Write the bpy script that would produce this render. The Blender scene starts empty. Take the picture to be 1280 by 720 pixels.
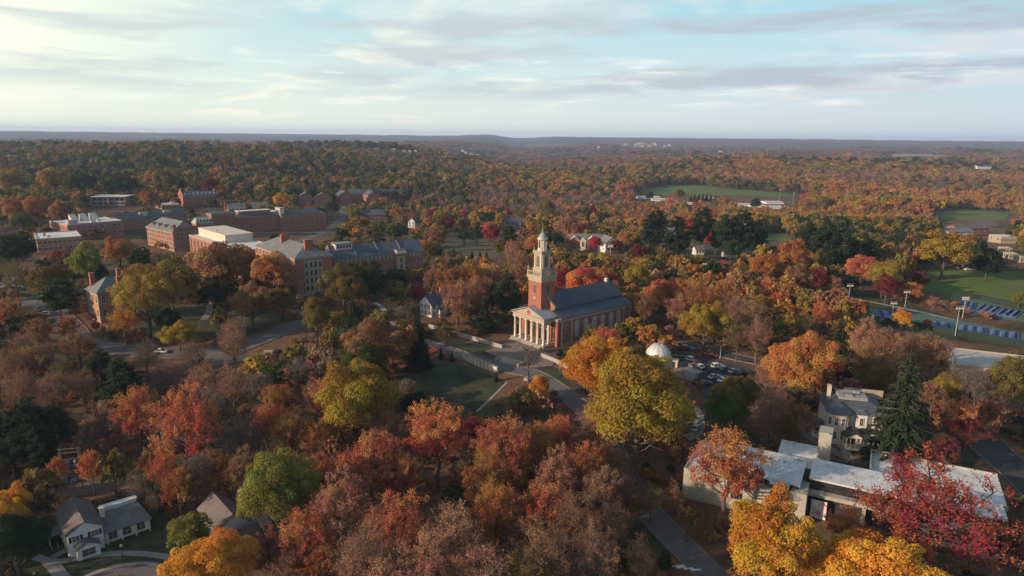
import bpy, math, random
import numpy as np
from mathutils import Vector, Matrix, Euler
PI = math.pi
S = bpy.context.scene
COL = S.collection

# ---------------------------------------------------------------- camera
FPX = 852.0                      # focal length in photo pixels (1280 wide)
CZ = 76.0
PITCH = math.radians(12.45)
ROLL = math.radians(0.63)
cam_d = bpy.data.cameras.new("camera")
cam = bpy.data.objects.new("camera", cam_d); COL.objects.link(cam)
cam_d.sensor_width = 36.0; cam_d.lens = 36.0 * FPX / 1280.0
cam_d.clip_start = 0.5; cam_d.clip_end = 60000.0
CM = Matrix.Rotation(PI/2 - PITCH, 3, 'X') @ Matrix.Rotation(ROLL, 3, 'Z')
cam.matrix_world = Matrix.Translation((0, 0, CZ)) @ CM.to_4x4()
S.camera = cam
# ---------------------------------------------------------------- world, sun, exposure
SUN_AZ_VEC = Vector((-0.93, -0.37, 0)).normalized()   # horizontal direction towards the sun
SUN_EL = math.radians(17.0)
W = bpy.data.worlds.new("World"); S.world = W; W.use_nodes = True
nt = W.node_tree; nt.nodes.clear()
def wn(t, **k):
    n = nt.nodes.new(t)
    for a, b in k.items(): setattr(n, a, b)
    return n
L = nt.links.new
sky = wn('ShaderNodeTexSky', sky_type='NISHITA'); sky.sun_disc = False
sky.sun_elevation = SUN_EL
sky.sun_rotation = math.atan2(SUN_AZ_VEC.x, SUN_AZ_VEC.y)
sky.air_density = 1.0; sky.dust_density = 1.2; sky.ozone_density = 1.5; sky.altitude = 300
bg = wn('ShaderNodeBackground'); out = wn('ShaderNodeOutputWorld')
bg.inputs['Strength'].default_value = 0.11
# clouds live on a plane far above: direction / z gives the plane coordinate
tc = wn('ShaderNodeTexCoord'); sep = wn('ShaderNodeSeparateXYZ'); L(tc.outputs['Generated'], sep.inputs[0])
def mth(op, a, b=None, c=None, clamp=False):
    n = wn('ShaderNodeMath', operation=op); n.use_clamp = clamp
    for i, v in enumerate((a, b, c)):
        if v is None: continue
        if isinstance(v, (int, float)): n.inputs[i].default_value = v
        else: L(v, n.inputs[i])
    return n.outputs[0]
zc = mth('ADD', mth('MAXIMUM', sep.outputs[2], 0.0), 0.06)
px = mth('DIVIDE', sep.outputs[0], zc); py = mth('DIVIDE', sep.outputs[1], zc)
def comb(x, y, z=0.0):
    n = wn('ShaderNodeCombineXYZ')
    for i, v in enumerate((x, y, z)):
        if isinstance(v, (int, float)): n.inputs[i].default_value = v
        else: L(v, n.inputs[i])
    return n.outputs[0]
def noise(vec, scale, detail=5, rough=0.55, dist=0.0):
    n = wn('ShaderNodeTexNoise'); n.inputs['Scale'].default_value = scale
    n.inputs['Detail'].default_value = detail; n.inputs['Roughness'].default_value = rough
    n.inputs['Distortion'].default_value = dist
    L(vec, n.inputs['Vector']); return n.outputs[0]
def ramp(fac, stops):
    n = wn('ShaderNodeValToRGB'); e = n.color_ramp.elements
    while len(e) < len(stops): e.new(0.5)
    for i, (p, c) in enumerate(stops):
        e[i].position = p; e[i].color = (c, c, c, 1) if not isinstance(c, tuple) else c
    L(fac, n.inputs[0]); return n.outputs[0]
def mix(fac, a, b):
    n = wn('ShaderNodeMix', data_type='RGBA')
    if isinstance(fac, (int, float)): n.inputs[0].default_value = fac
    else: L(fac, n.inputs[0])
    for i, v in ((6, a), (7, b)):
        if isinstance(v, tuple): n.inputs[i].default_value = v
        else: L(v, n.inputs[i])
    return n.outputs[2]
#WORLD_BODY
# high thin veil: broad, streaked
cv = comb(mth('MULTIPLY', px, 0.55), mth('ADD', mth('MULTIPLY', py, 0.50), mth('MULTIPLY', px, 0.22)))
veil = ramp(noise(cv, 0.75, 7, 0.62, 0.5), [(0.40, 0.0), (0.60, 1.0)])
low = ramp(sep.outputs[2], [(0.02, 1.0), (0.23, 0.0)])        # the veil closes towards the horizon
sunw = ramp(mth('ADD', sep.outputs[0], 0.62), [(0.06, 1.0), (0.50, 0.0)])      # the veil is thickest towards the sun
veil = mth('MAXIMUM', mth('MULTIPLY', veil, 0.92), mth('MAXIMUM', mth('MULTIPLY', low, 0.80), mth('MULTIPLY', sunw, 0.85)))
# darker flat-bottomed cloud bars
cb = comb(mth('MULTIPLY', sep.outputs[0], 5.0), mth('MULTIPLY', sep.outputs[2], 34.0), 3.3)
bars = ramp(noise(cb, 0.85, 5, 0.55, 0.3), [(0.46, 0.0), (0.60, 1.0)])
band = ramp(sep.outputs[2], [(0.045, 0.0), (0.07, 1.0), (0.15, 1.0), (0.19, 0.0)])
bars = mth('MULTIPLY', bars, band)
cb2 = comb(mth('MULTIPLY', sep.outputs[0], 9.0), mth('MULTIPLY', sep.outputs[2], 70.0), 9.1)
puffs = mth('MULTIPLY', ramp(noise(cb2, 1.0, 5, 0.6, 0.2), [(0.54, 0.0), (0.68, 1.0)]), ramp(sep.outputs[2], [(0.03, 0.0), (0.05, 1.0), (0.10, 1.0), (0.12, 0.0)]))
lr = ramp(mth('MULTIPLY_ADD', sep.outputs[0], 0.8, 0.5), [(0.0, 0.0), (1.0, 1.0)])   # warm side (towards the sun) to cool side
veil_col = mix(lr, (8.2, 8.0, 6.2, 1), (5.1, 5.3, 5.7, 1))
bar_col = mix(lr, (4.8, 5.4, 5.2, 1), (3.1, 3.5, 4.2, 1))
skyc = mix(0.75, sky.outputs[0], (2.3, 5.2, 6.2, 1))
c1 = mix(veil, skyc, veil_col)
c2 = mix(mth('MULTIPLY', bars, 0.85), c1, bar_col)
c3 = mix(mth('MULTIPLY', puffs, 0.45), c2, (8.2, 8.0, 7.3, 1))
zen = ramp(sep.outputs[2], [(0.20, 0.0), (0.50, 1.0)])         # overhead the sky is open and blue
c4_ = mix(mth('MULTIPLY', zen, 0.80), c3, sky.outputs[0])
L(c4_, bg.inputs['Color']); L(bg.outputs[0], out.inputs[0])

sun_d = bpy.data.lights.new("sun", 'SUN'); sun_d.energy = 4.8; sun_d.angle = math.radians(0.9); sun_d.color = (1.0, 0.75, 0.53)
sun = bpy.data.objects.new("sun", sun_d); COL.objects.link(sun)
sd = Vector((SUN_AZ_VEC.x*math.cos(SUN_EL), SUN_AZ_VEC.y*math.cos(SUN_EL), math.sin(SUN_EL)))
sun.rotation_euler = sd.to_track_quat('Z', 'Y').to_euler(); sun.location = sd * 300
S.view_settings.view_transform = 'Standard'; S.view_settings.look = 'None'
S.view_settings.exposure = 0.40; S.view_settings.gamma = 1.0; S.view_settings.use_curve_mapping = False
S.cycles.use_denoising = True
S.cycles.max_bounces = 5; S.cycles.diffuse_bounces = 3; S.cycles.transmission_bounces = 3; S.cycles.volume_bounces = 1
S.cycles.glossy_bounces = 2; S.cycles.transparent_max_bounces = 4
S.cycles.volume_step_rate = 4; S.cycles.sample_clamp_indirect = 5

# ---------------------------------------------------------------- terrain
def sst(a, b, x):
    t = np.clip((x - a) / (b - a), 0, 1); return t*t*(3 - 2*t)
def bump(x, y, cx, cy, rx, ry, h): return h*np.exp(-(((x-cx)/rx)**2 + ((y-cy)/ry)**2))
_rs = np.random.RandomState(5)
_W = [(_rs.uniform(0, 2*PI), _rs.uniform(0, 2*PI), _rs.uniform(0.75, 1.35)) for _ in range(10)]
def hills(x, y):
    z = 0
    for i, (a, ph, k) in enumerate(_W):
        wl = 3800.0 / (1 + 0.62*i) * k
        z = z + np.sin((x*math.cos(a)*0.55 + y*math.sin(a)*1.0)*2*PI/wl + ph) / (1 + 0.55*i)
    return z/3.0
def terr(x, y):
    x = np.asarray(x, float); y = np.asarray(y, float)
    r = np.sqrt(x*x + y*y)
    z = -12.0*(1 - sst(125, 235, y + 0.10*x))                       # the hill falls away in front of the chapel
    z = z + bump(x, y, 95, 135, 45, 40, 4.0)
    z = z - bump(x, y, -118, 205, 52, 40, 6.0)
    z = z - sst(330, 820, y - 0.15*x)*22*sst(-420, 60, x)            # valley with the playing fields behind
    z = z - sst(60, 260, x)*sst(520, 260, y)*4.0
    z = z + sst(700, 1600, y)*33*sst(150, -600, x)                    # wooded ridge on the left
    z = z + sst(1150, 2000, y - 0.2*x)*32*sst(100, 800, x)            # orange woods on the right
    z = z - sst(1900, 2800, r)*30*sst(-300, -1200, x) - sst(2200, 3100, r)*26
    far = sst(2400, 5200, r)
    z = z + far*(hills(x, y)*(34 - 29*sst(4000, 8000, r)) + 6) + sst(4600, 11500, r)*100
    z = z + sst(700, 1600, r)*(8.0*np.sin(x/210.0 + 1)*np.sin(y/190.0+x/400.0) + 5.0*np.sin(y/95.0 - x/260.0 + 2.0))*sst(900, 1500, r)
    return z
def tz(x, y): return float(terr(x, y))
CMn = np.array(CM)
def proj(x, y, z):
    v = CMn.T @ np.array([x, y, z - CZ]); return 640 + FPX*v[0]/(-v[2]), 360 - FPX*v[1]/(-v[2]), -v[2]
def projn(P):
    v = (np.asarray(P) - np.array([0, 0, CZ])) @ CMn
    d = -v[:, 2]; return 640 + FPX*v[:, 0]/d, 360 - FPX*v[:, 1]/d, d
def ray(px_, py_):
    d = CMn @ np.array([(px_-640)/FPX, (360-py_)/FPX, -1.0]); return d/np.linalg.norm(d)
_T = np.concatenate([np.arange(60, 700, 0.5), np.arange(700, 4000, 4.0), np.arange(4000, 16000, 30.0)])
def rp(px_, py_, h=0.0):
    """world point on the view ray where it is h above the ground"""
    d = ray(px_, py_)
    X, Y, Z = d[0]*_T, d[1]*_T, CZ + d[2]*_T
    g = Z - terr(X, Y) - h
    k = np.argmax(g < 0)
    if g[k] >= 0: k = len(g) - 1
    a = g[k-1]/(g[k-1]-g[k]) if k > 0 and g[k-1] != g[k] else 0
    t = _T[k-1] + a*(_T[k]-_T[k-1])
    return Vector((d[0]*t, d[1]*t, CZ + d[2]*t))
def gp(px_, py_): return rp(px_, py_, 0)

# ---------------------------------------------------------------- scene tree helpers
def tag(o, label=None, cat=None, group=None, kind=None):
    if label: o['label'] = label
    if cat: o['category'] = cat
    if group: o['group'] = group
    if kind: o['kind'] = kind
    return o
def empty(name, loc=(0, 0, 0), rz=0.0, label=None, cat=None, group=None, parent=None):
    o = bpy.data.objects.new(name, None); COL.objects.link(o); o.location = loc; o.rotation_euler = (0, 0, rz)
    o.empty_display_size = 0.5
    if parent: o.parent = parent
    return tag(o, label, cat, group)
def copy_tree(o, parent=None, **kw):
    c = o.copy(); COL.objects.link(c)
    if parent: c.parent = parent
    for ch in list(o.children): copy_tree(ch, c)
    for k, v in kw.items(): c[k] = v
    return c
class MB:
    """collects shapes in local coordinates; build() links them as one mesh object"""
    def __init__(s): s.V = []; s.F = []; s.M = []; s.SM = []
    def add(s, V, F, m=0, sm=False):
        b = len(s.V); s.V += [tuple(v) for v in V]
        for f in F: s.F.append(tuple(b+i for i in f)); s.M.append(m); s.SM.append(sm)
        return s
    def box(s, x0, x1, y0, y1, z0, z1, m=0):
        V = [(x0,y0,z0),(x1,y0,z0),(x1,y1,z0),(x0,y1,z0),(x0,y0,z1),(x1,y0,z1),(x1,y1,z1),(x0,y1,z1)]
        return s.add(V, [(0,3,2,1),(4,5,6,7),(0,1,5,4),(1,2,6,5),(2,3,7,6),(3,0,4,7)], m)
    def prism(s, P, z0, z1, m=0, mt=None):
        n = len(P); a = sum(P[i][0]*P[(i+1)%n][1]-P[(i+1)%n][0]*P[i][1] for i in range(n))
        if a < 0: P = P[::-1]
        V = [(x, y, z0) for x, y in P] + [(x, y, z1) for x, y in P]
        s.add(V, [tuple(range(n))[::-1]] + [(i, (i+1)%n, (i+1)%n+n, i+n) for i in range(n)], m)
        return s.add(V, [tuple(range(n, 2*n))], m if mt is None else mt)
    def ex(s, P, axis, a, b, m=0):
        """extrude a 2D outline (u, z) along x or y from a to b"""
        n = len(P); f = (lambda u, z, t: (t, u, z)) if axis == 'x' else (lambda u, z, t: (u, t, z))
        ar = sum(P[i][0]*P[(i+1)%n][1]-P[(i+1)%n][0]*P[i][1] for i in range(n))
        if (ar > 0) == (axis == 'y'): P = P[::-1]
        if a > b: a, b = b, a
        V = [f(u, z, a) for u, z in P] + [f(u, z, b) for u, z in P]
        return s.add(V, [tuple(range(n))[::-1], tuple(range(n, 2*n))] + [(i, (i+1)%n, (i+1)%n+n, i+n) for i in range(n)], m)
    def hip(s, x0, x1, y0, y1, z0, h, e=0.6, th=0.25, m=0, ridge=None):
        x0 -= e; x1 += e; y0 -= e; y1 += e
        s.box(x0, x1, y0, y1, z0-th, z0, m)
        w, d = x1-x0, y1-y0
        r = ridge if ridge is not None else min(w, d)/2
        if w >= d: R = [(x0+r, (y0+y1)/2, z0+h), (x1-r, (y0+y1)/2, z0+h)]; F = [(0,1,5,4),(1,2,5),(2,3,4,5),(3,0,4)]
        else: R = [((x0+x1)/2, y0+r, z0+h), ((x0+x1)/2, y1-r, z0+h)]; F = [(0,1,4),(1,2,5,4),(2,3,5),(3,0,4,5)]
        return s.add([(x0,y0,z0),(x1,y0,z0),(x1,y1,z0),(x0,y1,z0)] + R, F, m)
    def roofgable(s, x0, x1, y0, y1, z0, h, axis='x', e=0.5, th=0.25, m=0):
        """roof slabs with thickness; ridge runs along axis"""
        if axis == 'x': a, b, lo, hi = x0-e, x1+e, y0, y1
        else: a, b, lo, hi = y0-e, y1+e, x0, x1
        mid = (lo+hi)/2; sl = h/((hi-lo)/2); lo2, hi2 = lo-e, hi+e; zz = z0 - sl*e
        P = [(lo2, zz), (mid, z0+h), (hi2, zz), (hi2, zz+th*1.2), (mid, z0+h+th*1.3), (lo2, zz+th*1.2)]
        n = 6; f = (lambda u, z, t: (t, u, z)) if axis == 'x' else (lambda u, z, t: (u, t, z))
        V = [f(u, z, a) for u, z in P] + [f(u, z, b) for u, z in P]
        F = [(0,1,4,5),(1,2,3,4),(11,10,7,6),(10,9,8,7)] + [(i, i+6, (i+1)%6+6, (i+1)%6) for i in range(6)]
        return s.add(V, F, m)
    def gablewall(s, x0, x1, y0, y1, z0, z1, h, axis='x', m=0):
        if axis == 'x': return s.ex([(y0, z0), (y1, z0), (y1, z1), ((y0+y1)/2, z1+h), (y0, z1)], 'x', x0, x1, m)
        return s.ex([(x0, z0), (x1, z0), (x1, z1), ((x0+x1)/2, z1+h), (x0, z1)], 'y', y0, y1, m)
    def lathe(s, prof, n=12, cx=0, cy=0, m=0, sm=True, a0=0.0, cap=True):
        V = []; F = []
        for r, z in prof:
            for i in range(n):
                a = a0 + 2*PI*i/n; V.append((cx+r*math.cos(a), cy+r*math.sin(a), z))
        for j in range(len(prof)-1):
            for i in range(n): F.append((j*n+i, j*n+(i+1)%n, (j+1)*n+(i+1)%n, (j+1)*n+i))
        s.add(V, F, m, sm)
        if cap:
            if prof[0][0] > 1e-4: s.add(V[:n], [tuple(range(n))[::-1]], m)
            if prof[-1][0] > 1e-4: s.add(V[-n:], [tuple(range(n))], m)
        return s
    def cyl(s, cx, cy, z0, z1, r0, r1=None, n=8, m=0): return s.lathe([(r0, z0), (r0 if r1 is None else r1, z1)], n, cx, cy, m)
    def tube(s, p, q, r0, r1=None, n=6, m=0):
        p, q = Vector(p), Vector(q); r1 = r0 if r1 is None else r1
        d = (q-p).normalized(); u = d.orthogonal().normalized(); v = d.cross(u)
        V = [p + (u*math.cos(2*PI*i/n) + v*math.sin(2*PI*i/n))*r0 for i in range(n)] + [q + (u*math.cos(2*PI*i/n) + v*math.sin(2*PI*i/n))*r1 for i in range(n)]
        return s.add(V, [(i, (i+1)%n, (i+1)%n+n, i+n) for i in range(n)] + [tuple(range(n))[::-1], tuple(range(n, 2*n))], m, True)
    def build(s, name, mats, parent=None, loc=(0, 0, 0), rz=0.0):
        me = bpy.data.meshes.new(name); me.from_pydata(s.V, [], s.F)
        for m in (mats if isinstance(mats, (list, tuple)) else [mats]): me.materials.append(m)
        me.polygons.foreach_set('material_index', s.M); me.polygons.foreach_set('use_smooth', s.SM); me.update()
        o = bpy.data.objects.new(name, me); COL.objects.link(o); o.location = loc; o.rotation_euler = (0, 0, rz)
        if parent: o.parent = parent
        return o
def place(o, parent, loc, rz=0.0):
    """a copy of a part (and its sub-parts) under parent"""
    c = copy_tree(o, parent); c.location = loc; c.rotation_euler = (0, 0, rz); return c

# ---------------------------------------------------------------- materials
def newmat(name):
    m = bpy.data.materials.new(name); m.use_nodes = True; t = m.node_tree; t.nodes.clear(); return m, t
class NT:
    def __init__(s, t): s.t = t; s.L = t.links.new
    def n(s, ty, ins=None, **k):
        n = s.t.nodes.new(ty)
        for a, b in k.items(): setattr(n, a, b)
        for i, v in (ins or {}).items():
            if isinstance(v, bpy.types.NodeSocket): s.L(v, n.inputs[i])
            else: n.inputs[i].default_value = v
        return n
    def noise(s, vec, sc, det=4, ro=0.55, dist=0): return s.n('ShaderNodeTexNoise', {'Vector': vec, 'Scale': sc, 'Detail': det, 'Roughness': ro, 'Distortion': dist}).outputs[0]
    def ramp(s, f, st):
        n = s.t.nodes.new('ShaderNodeValToRGB'); e = n.color_ramp.elements
        while len(e) < len(st): e.new(0.5)
        for i, (p, c) in enumerate(st): e[i].position = p; e[i].color = c if isinstance(c, tuple) else (c, c, c, 1)
        s.L(f, n.inputs[0]); return n.outputs[0]
    def mix(s, f, a, b, bt='MIX'):
        return s.n('ShaderNodeMix', {0: f, 6: a, 7: b}, data_type='RGBA', blend_type=bt).outputs[2]
    def m(s, op, a, b=0.0): return s.n('ShaderNodeMath', {0: a, 1: b}, operation=op).outputs[0]
def c4(c): return (c[0], c[1], c[2], 1)
def mat(name, col, rough=0.8, var=0.12, scale=0.6, metal=0.0, spec=0.3, fine=8.0, bump=0.0, dirt=None, space='Object'):
    m, t = newmat(name); N = NT(t)
    co = N.n('ShaderNodeTexCoord').outputs[space]
    a = N.noise(co, scale, 4, 0.6); b = N.noise(co, fine, 3, 0.6)
    k = N.m('ADD', N.m('MULTIPLY', a, 0.65), N.m('MULTIPLY', b, 0.35))
    f = N.ramp(k, [(0.28, 1-var*2), (0.72, 1+var)])
    base = N.mix(1.0, c4(col), f, 'MULTIPLY')
    if dirt is not None: base = N.mix(N.ramp(N.noise(co, scale*1.7, 5, 0.65, 0.6), [(0.5, 0.0), (0.68, 0.7)]), base, c4(dirt))
    p = N.n('ShaderNodeBsdfPrincipled', {'Base Color': base, 'Roughness': rough, 'Metallic': metal, 'Specular IOR Level': spec})
    if bump: N.L(N.n('ShaderNodeBump', {'Height': b, 'Strength': bump, 'Distance': 0.05}).outputs[0], p.inputs['Normal'])
    N.L(p.outputs[0], N.n('ShaderNodeOutputMaterial').inputs[0]); return m
def brick(name, col, col2, mortar=(0.26, 0.18, 0.14)):
    m, t = newmat(name); N = NT(t)
    co = N.n('ShaderNodeTexCoord').outputs['Object']
    sp = N.n('ShaderNodeSeparateXYZ', {0: co})
    v = N.n('ShaderNodeCombineXYZ', {0: N.m('ADD', sp.outputs[0], sp.outputs[1]), 1: sp.outputs[2]}).outputs[0]
    b = N.n('ShaderNodeTexBrick', {'Vector': v, 'Color1': c4(col), 'Color2': c4(col2), 'Mortar': c4(mortar), 'Scale': 1.0, 'Mortar Size': 0.012, 'Brick Width': 0.23, 'Row Height': 0.08, 'Bias': 0.0})
    n1 = N.noise(co, 0.35, 5, 0.65); n2 = N.noise(co, 2.2, 4, 0.65)
    f = N.ramp(N.m('ADD', N.m('MULTIPLY', n1, 0.6), N.m('MULTIPLY', n2, 0.4)), [(0.3, 0.72), (0.7, 1.18)])
    p = N.n('ShaderNodeBsdfPrincipled', {'Base Color': N.mix(1.0, b.outputs[0], f, 'MULTIPLY'), 'Roughness': 0.88, 'Specular IOR Level': 0.2})
    N.L(p.outputs[0], N.n('ShaderNodeOutputMaterial').inputs[0]); return m
def slate(name, col, col2, rough=0.6, row=0.3):
    m, t = newmat(name); N = NT(t)
    co = N.n('ShaderNodeTexCoord').outputs['Object']
    sp = N.n('ShaderNodeSeparateXYZ', {0: co})
    v = N.n('ShaderNodeCombineXYZ', {0: N.m('ADD', sp.outputs[0], sp.outputs[1]), 1: N.m('MULTIPLY', sp.outputs[2], 1.6)}).outputs[0]
    b = N.n('ShaderNodeTexBrick', {'Vector': v, 'Color1': c4(col), 'Color2': c4(col2), 'Mortar': c4(tuple(x*0.6 for x in col)), 'Scale': 1.0, 'Mortar Size': 0.02, 'Brick Width': row*1.6, 'Row Height': row})
    f = N.ramp(N.noise(co, 0.3, 5, 0.7), [(0.3, 0.7), (0.7, 1.25)])
    p = N.n('ShaderNodeBsdfPrincipled', {'Base Color': N.mix(1.0, b.outputs[0], f, 'MULTIPLY'), 'Roughness': rough, 'Specular IOR Level': 0.4})
    N.L(p.outputs[0], N.n('ShaderNodeOutputMaterial').inputs[0]); return m
M = {}
M['brick'] = brick('red_brick', (0.36, 0.09, 0.052), (0.28, 0.068, 0.042))
M['brick_dark'] = brick('brown_brick', (0.27, 0.085, 0.058), (0.21, 0.068, 0.048))
M['brick_rose'] = brick('rose_brick', (0.36, 0.125, 0.08), (0.28, 0.098, 0.063))
M['brick_tan'] = brick('tan_brick', (0.50, 0.235, 0.115), (0.43, 0.20, 0.10))
M['slate'] = slate('slate', (0.085, 0.10, 0.125), (0.065, 0.075, 0.095))
M['slate_light'] = slate('weathered_slate', (0.17, 0.175, 0.18), (0.14, 0.145, 0.15))
M['slate_blue'] = slate('chapel_slate', (0.060, 0.068, 0.088), (0.042, 0.050, 0.066), 0.55)
M['shingle'] = slate('shingle', (0.16, 0.15, 0.145), (0.12, 0.115, 0.11), 0.85, 0.22)
M['shingle_brown'] = slate('brown_shingle', (0.15, 0.12, 0.11), (0.11, 0.09, 0.085), 0.85, 0.22)
M['stone'] = mat('limestone', (0.36, 0.305, 0.235), 0.85, 0.12, 0.8, dirt=(0.25, 0.22, 0.18))
M['stone_grey'] = mat('grey_stone', (0.33, 0.31, 0.28), 0.88, 0.15, 0.8, dirt=(0.2, 0.18, 0.15))
M['white'] = mat('white_paint', (0.56, 0.49, 0.40), 0.6, 0.08, 0.7)
M['white_wall'] = mat('white_siding', (0.60, 0.60, 0.60), 0.7, 0.06, 1.2)
M['copper'] = mat('weathered_copper', (0.27, 0.31, 0.30), 0.6, 0.1, 1.5)
M['metal'] = mat('galvanised_metal', (0.42, 0.43, 0.44), 0.45, 0.08, 1.0, metal=0.6)
M['darkmetal'] = mat('dark_metal', (0.05, 0.05, 0.055), 0.5, 0.1, 1.0, metal=0.4)
M['flat_roof'] = mat('white_membrane_roof', (0.60, 0.59, 0.57), 0.8, 0.10, 0.12, fine=1.2, dirt=(0.40, 0.38, 0.35))
M['grey_roof'] = mat('grey_membrane_roof', (0.30, 0.30, 0.30), 0.85, 0.15, 0.12, fine=1.2)
M['metal_roof'] = mat('white_metal_roof', (0.58, 0.60, 0.60), 0.55, 0.10, 0.25, fine=1.5, dirt=(0.33, 0.30, 0.24))
M['glass'] = mat('window_glass', (0.03, 0.035, 0.045), 0.12, 0.2, 0.4, spec=0.7)
M['leaded'] = mat('leaded_glass', (0.46, 0.46, 0.46), 0.3, 0.25, 0.8, spec=0.6)
M['concrete'] = mat('concrete', (0.38, 0.36, 0.32), 0.9, 0.1, 0.5, dirt=(0.26, 0.24, 0.2))
M['wire'] = mat('wire', (0.10, 0.10, 0.10), 0.6)
M['wood'] = mat('weathered_wood', (0.17, 0.13, 0.10), 0.85, 0.15, 2.0)
M['black'] = mat('black_paint', (0.02, 0.022, 0.025), 0.5)
M['door'] = mat('dark_door', (0.06, 0.035, 0.025), 0.5)
M['rubber'] = mat('rubber', (0.015, 0.015, 0.015), 0.8)
M['chimney'] = M['brick']
HAZE = 7.0e-5
KEEP = []
def keep(pts, dist=None):
    P = np.array(pts, float)
    if dist is None:
        i = int(np.argmin(P[:, 1])); dist = (gp(*P[i])-Vector((0, 0, CZ))).length
    KEEP.append((P, dist))
# ---------------------------------------------------------------- ground sheet
def axis_pts(segs):
    a = []
    for lo, hi, st in segs: a += list(np.arange(lo, hi, st))
    return np.array(a + [segs[-1][1]])
def grid_mesh(name, xs, ys, zf, material):
    X, Y = np.meshgrid(xs, ys); Z = zf(X, Y); nx, ny = len(xs), len(ys)
    me = bpy.data.meshes.new(name)
    me.vertices.add(nx*ny); me.vertices.foreach_set('co', np.stack([X, Y, Z], -1).astype(np.float32).ravel())
    i = (np.arange(ny-1)[:, None]*nx + np.arange(nx-1)[None]).ravel()
    q = np.stack([i, i+1, i+1+nx, i+nx], -1).astype(np.int32)
    n = len(q); me.loops.add(n*4); me.loops.foreach_set('vertex_index', q.ravel())
    me.polygons.add(n); me.polygons.foreach_set('loop_start', np.arange(n, dtype=np.int32)*4)
    me.polygons.foreach_set('use_smooth', np.ones(n, bool)); me.update(calc_edges=True)
    me.materials.append(material)
    o = bpy.data.objects.new(name, me); COL.objects.link(o); return o
def ground_mat():
    m, t = newmat('forest_floor'); N = NT(t)
    pos = N.n('ShaderNodeNewGeometry').outputs['Position']
    n1 = N.noise(pos, 0.035, 6, 0.65, 0.3); n2 = N.noise(pos, 0.6, 5, 0.7); n3 = N.noise(pos, 0.012, 4, 0.6)
    litter = N.mix(N.ramp(n2, [(0.35, 0.0), (0.65, 1.0)]), (0.085, 0.056, 0.038, 1), (0.17, 0.10, 0.06, 1))
    litter = N.mix(N.ramp(n1, [(0.45, 0.0), (0.62, 0.6)]), litter, (0.19, 0.09, 0.05, 1))
    grass = N.mix(N.ramp(n2, [(0.3, 0.0), (0.7, 1.0)]), (0.030, 0.042, 0.018, 1), (0.06, 0.072, 0.03, 1))
    near = N.mix(N.ramp(N.noise(pos, 0.02, 5, 0.6, 0.5), [(0.50, 0.0), (0.60, 0.9)]), litter, grass)
    # far land: woods of mixed colour with paler clearings
    sp = N.n('ShaderNodeSeparateXYZ', {0: pos})
    v = N.n('ShaderNodeCombineXYZ', {0: sp.outputs[0], 1: sp.outputs[1]}).outputs[0]
    f1 = N.noise(v, 0.0022, 8, 0.7, 0.4)
    woods = N.ramp(f1, [(0.30, (0.022, 0.032, 0.016, 1)), (0.45, (0.055, 0.042, 0.026, 1)), (0.55, (0.085, 0.052, 0.032, 1)), (0.68, (0.050, 0.042, 0.026, 1))])
    woods = N.mix(1.0, woods, N.ramp(N.noise(v, 0.03, 6, 0.75), [(0.3, 0.55), (0.7, 1.35)]), 'MULTIPLY')
    clear = N.ramp(N.noise(v, 0.0011, 3, 0.45, 0.3), [(0.655, 0.0), (0.67, 1.0)])
    farc = N.mix(N.m('MULTIPLY', clear, 0.8), woods, N.mix(N.ramp(N.noise(v, 0.004, 1, 0.5), [(0.45, 0.0), (0.55, 1.0)]), (0.09, 0.11, 0.045, 1), (0.22, 0.18, 0.11, 1)))
    d = N.n('ShaderNodeVectorMath', {0: v}, operation='LENGTH').outputs['Value']
    k = N.ramp(N.m('DIVIDE', d, 8000.0), [(0.40, 0.0), (0.52, 1.0)])
    b = N.mix(k, near, farc)
    p = N.n('ShaderNodeBsdfPrincipled', {'Base Color': b, 'Roughness': 0.95, 'Specular IOR Level': 0.1})
    N.L(N.n('ShaderNodeBump', {'Height': n2, 'Strength': 0.6, 'Distance': 0.4}).outputs[0], p.inputs['Normal'])
    N.L(p.outputs[0], N.n('ShaderNodeOutputMaterial').inputs[0]); return m
gx = axis_pts([(-14000, -3000, 180), (-3000, -700, 40), (-700, -320, 10), (-320, 320, 4), (320, 700, 10), (700, 3000, 40), (3000, 14000, 180)])
gy = axis_pts([(-600, 60, 40), (60, 480, 4), (480, 900, 8), (900, 3000, 25), (3000, 16000, 110)])
g = grid_mesh('ground', gx, gy, terr, ground_mat()); g['kind'] = 'structure'

# sheets and ribbons that follow the ground
M['grass'] = mat('lawn_grass', (0.044, 0.053, 0.025), 0.95, 0.45, 0.11, fine=1.5, space='Object', dirt=(0.085, 0.075, 0.035))
def mown(name, c1, c2):
    m, t = newmat(name); N = NT(t); co = N.n('ShaderNodeTexCoord').outputs['Object']
    wv = N.n('ShaderNodeTexWave', {'Vector': co, 'Scale': 0.055, 'Distortion': .3, 'Detail': 1.0}, wave_type='BANDS', bands_direction='DIAGONAL').outputs[0]
    b = N.mix(N.ramp(wv, [(.45, 0.0), (.55, 1.0)]), c4(c1), c4(c2))
    b = N.mix(N.ramp(N.noise(co, .05, 5, .7), [(.5, 0.0), (.72, .8)]), b, (0.14, 0.13, 0.06, 1)); b = N.mix(1.0, b, N.ramp(N.noise(co, .6, 3, .6), [(.3, .85), (.7, 1.15)]), 'MULTIPLY')
    N.L(N.n('ShaderNodeBsdfPrincipled', {'Base Color': b, 'Roughness': .95, 'Specular IOR Level': .1}).outputs[0], N.n('ShaderNodeOutputMaterial').inputs[0]); return m
M['mown'] = mown('mown_turf', (0.085, 0.125, 0.032), (0.105, 0.15, 0.038))
M['field'] = mat('playing_field_grass', (0.10, 0.140, 0.036), 0.95, 0.15, 0.03, fine=0.4, dirt=(0.11, 0.13, 0.045))
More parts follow.
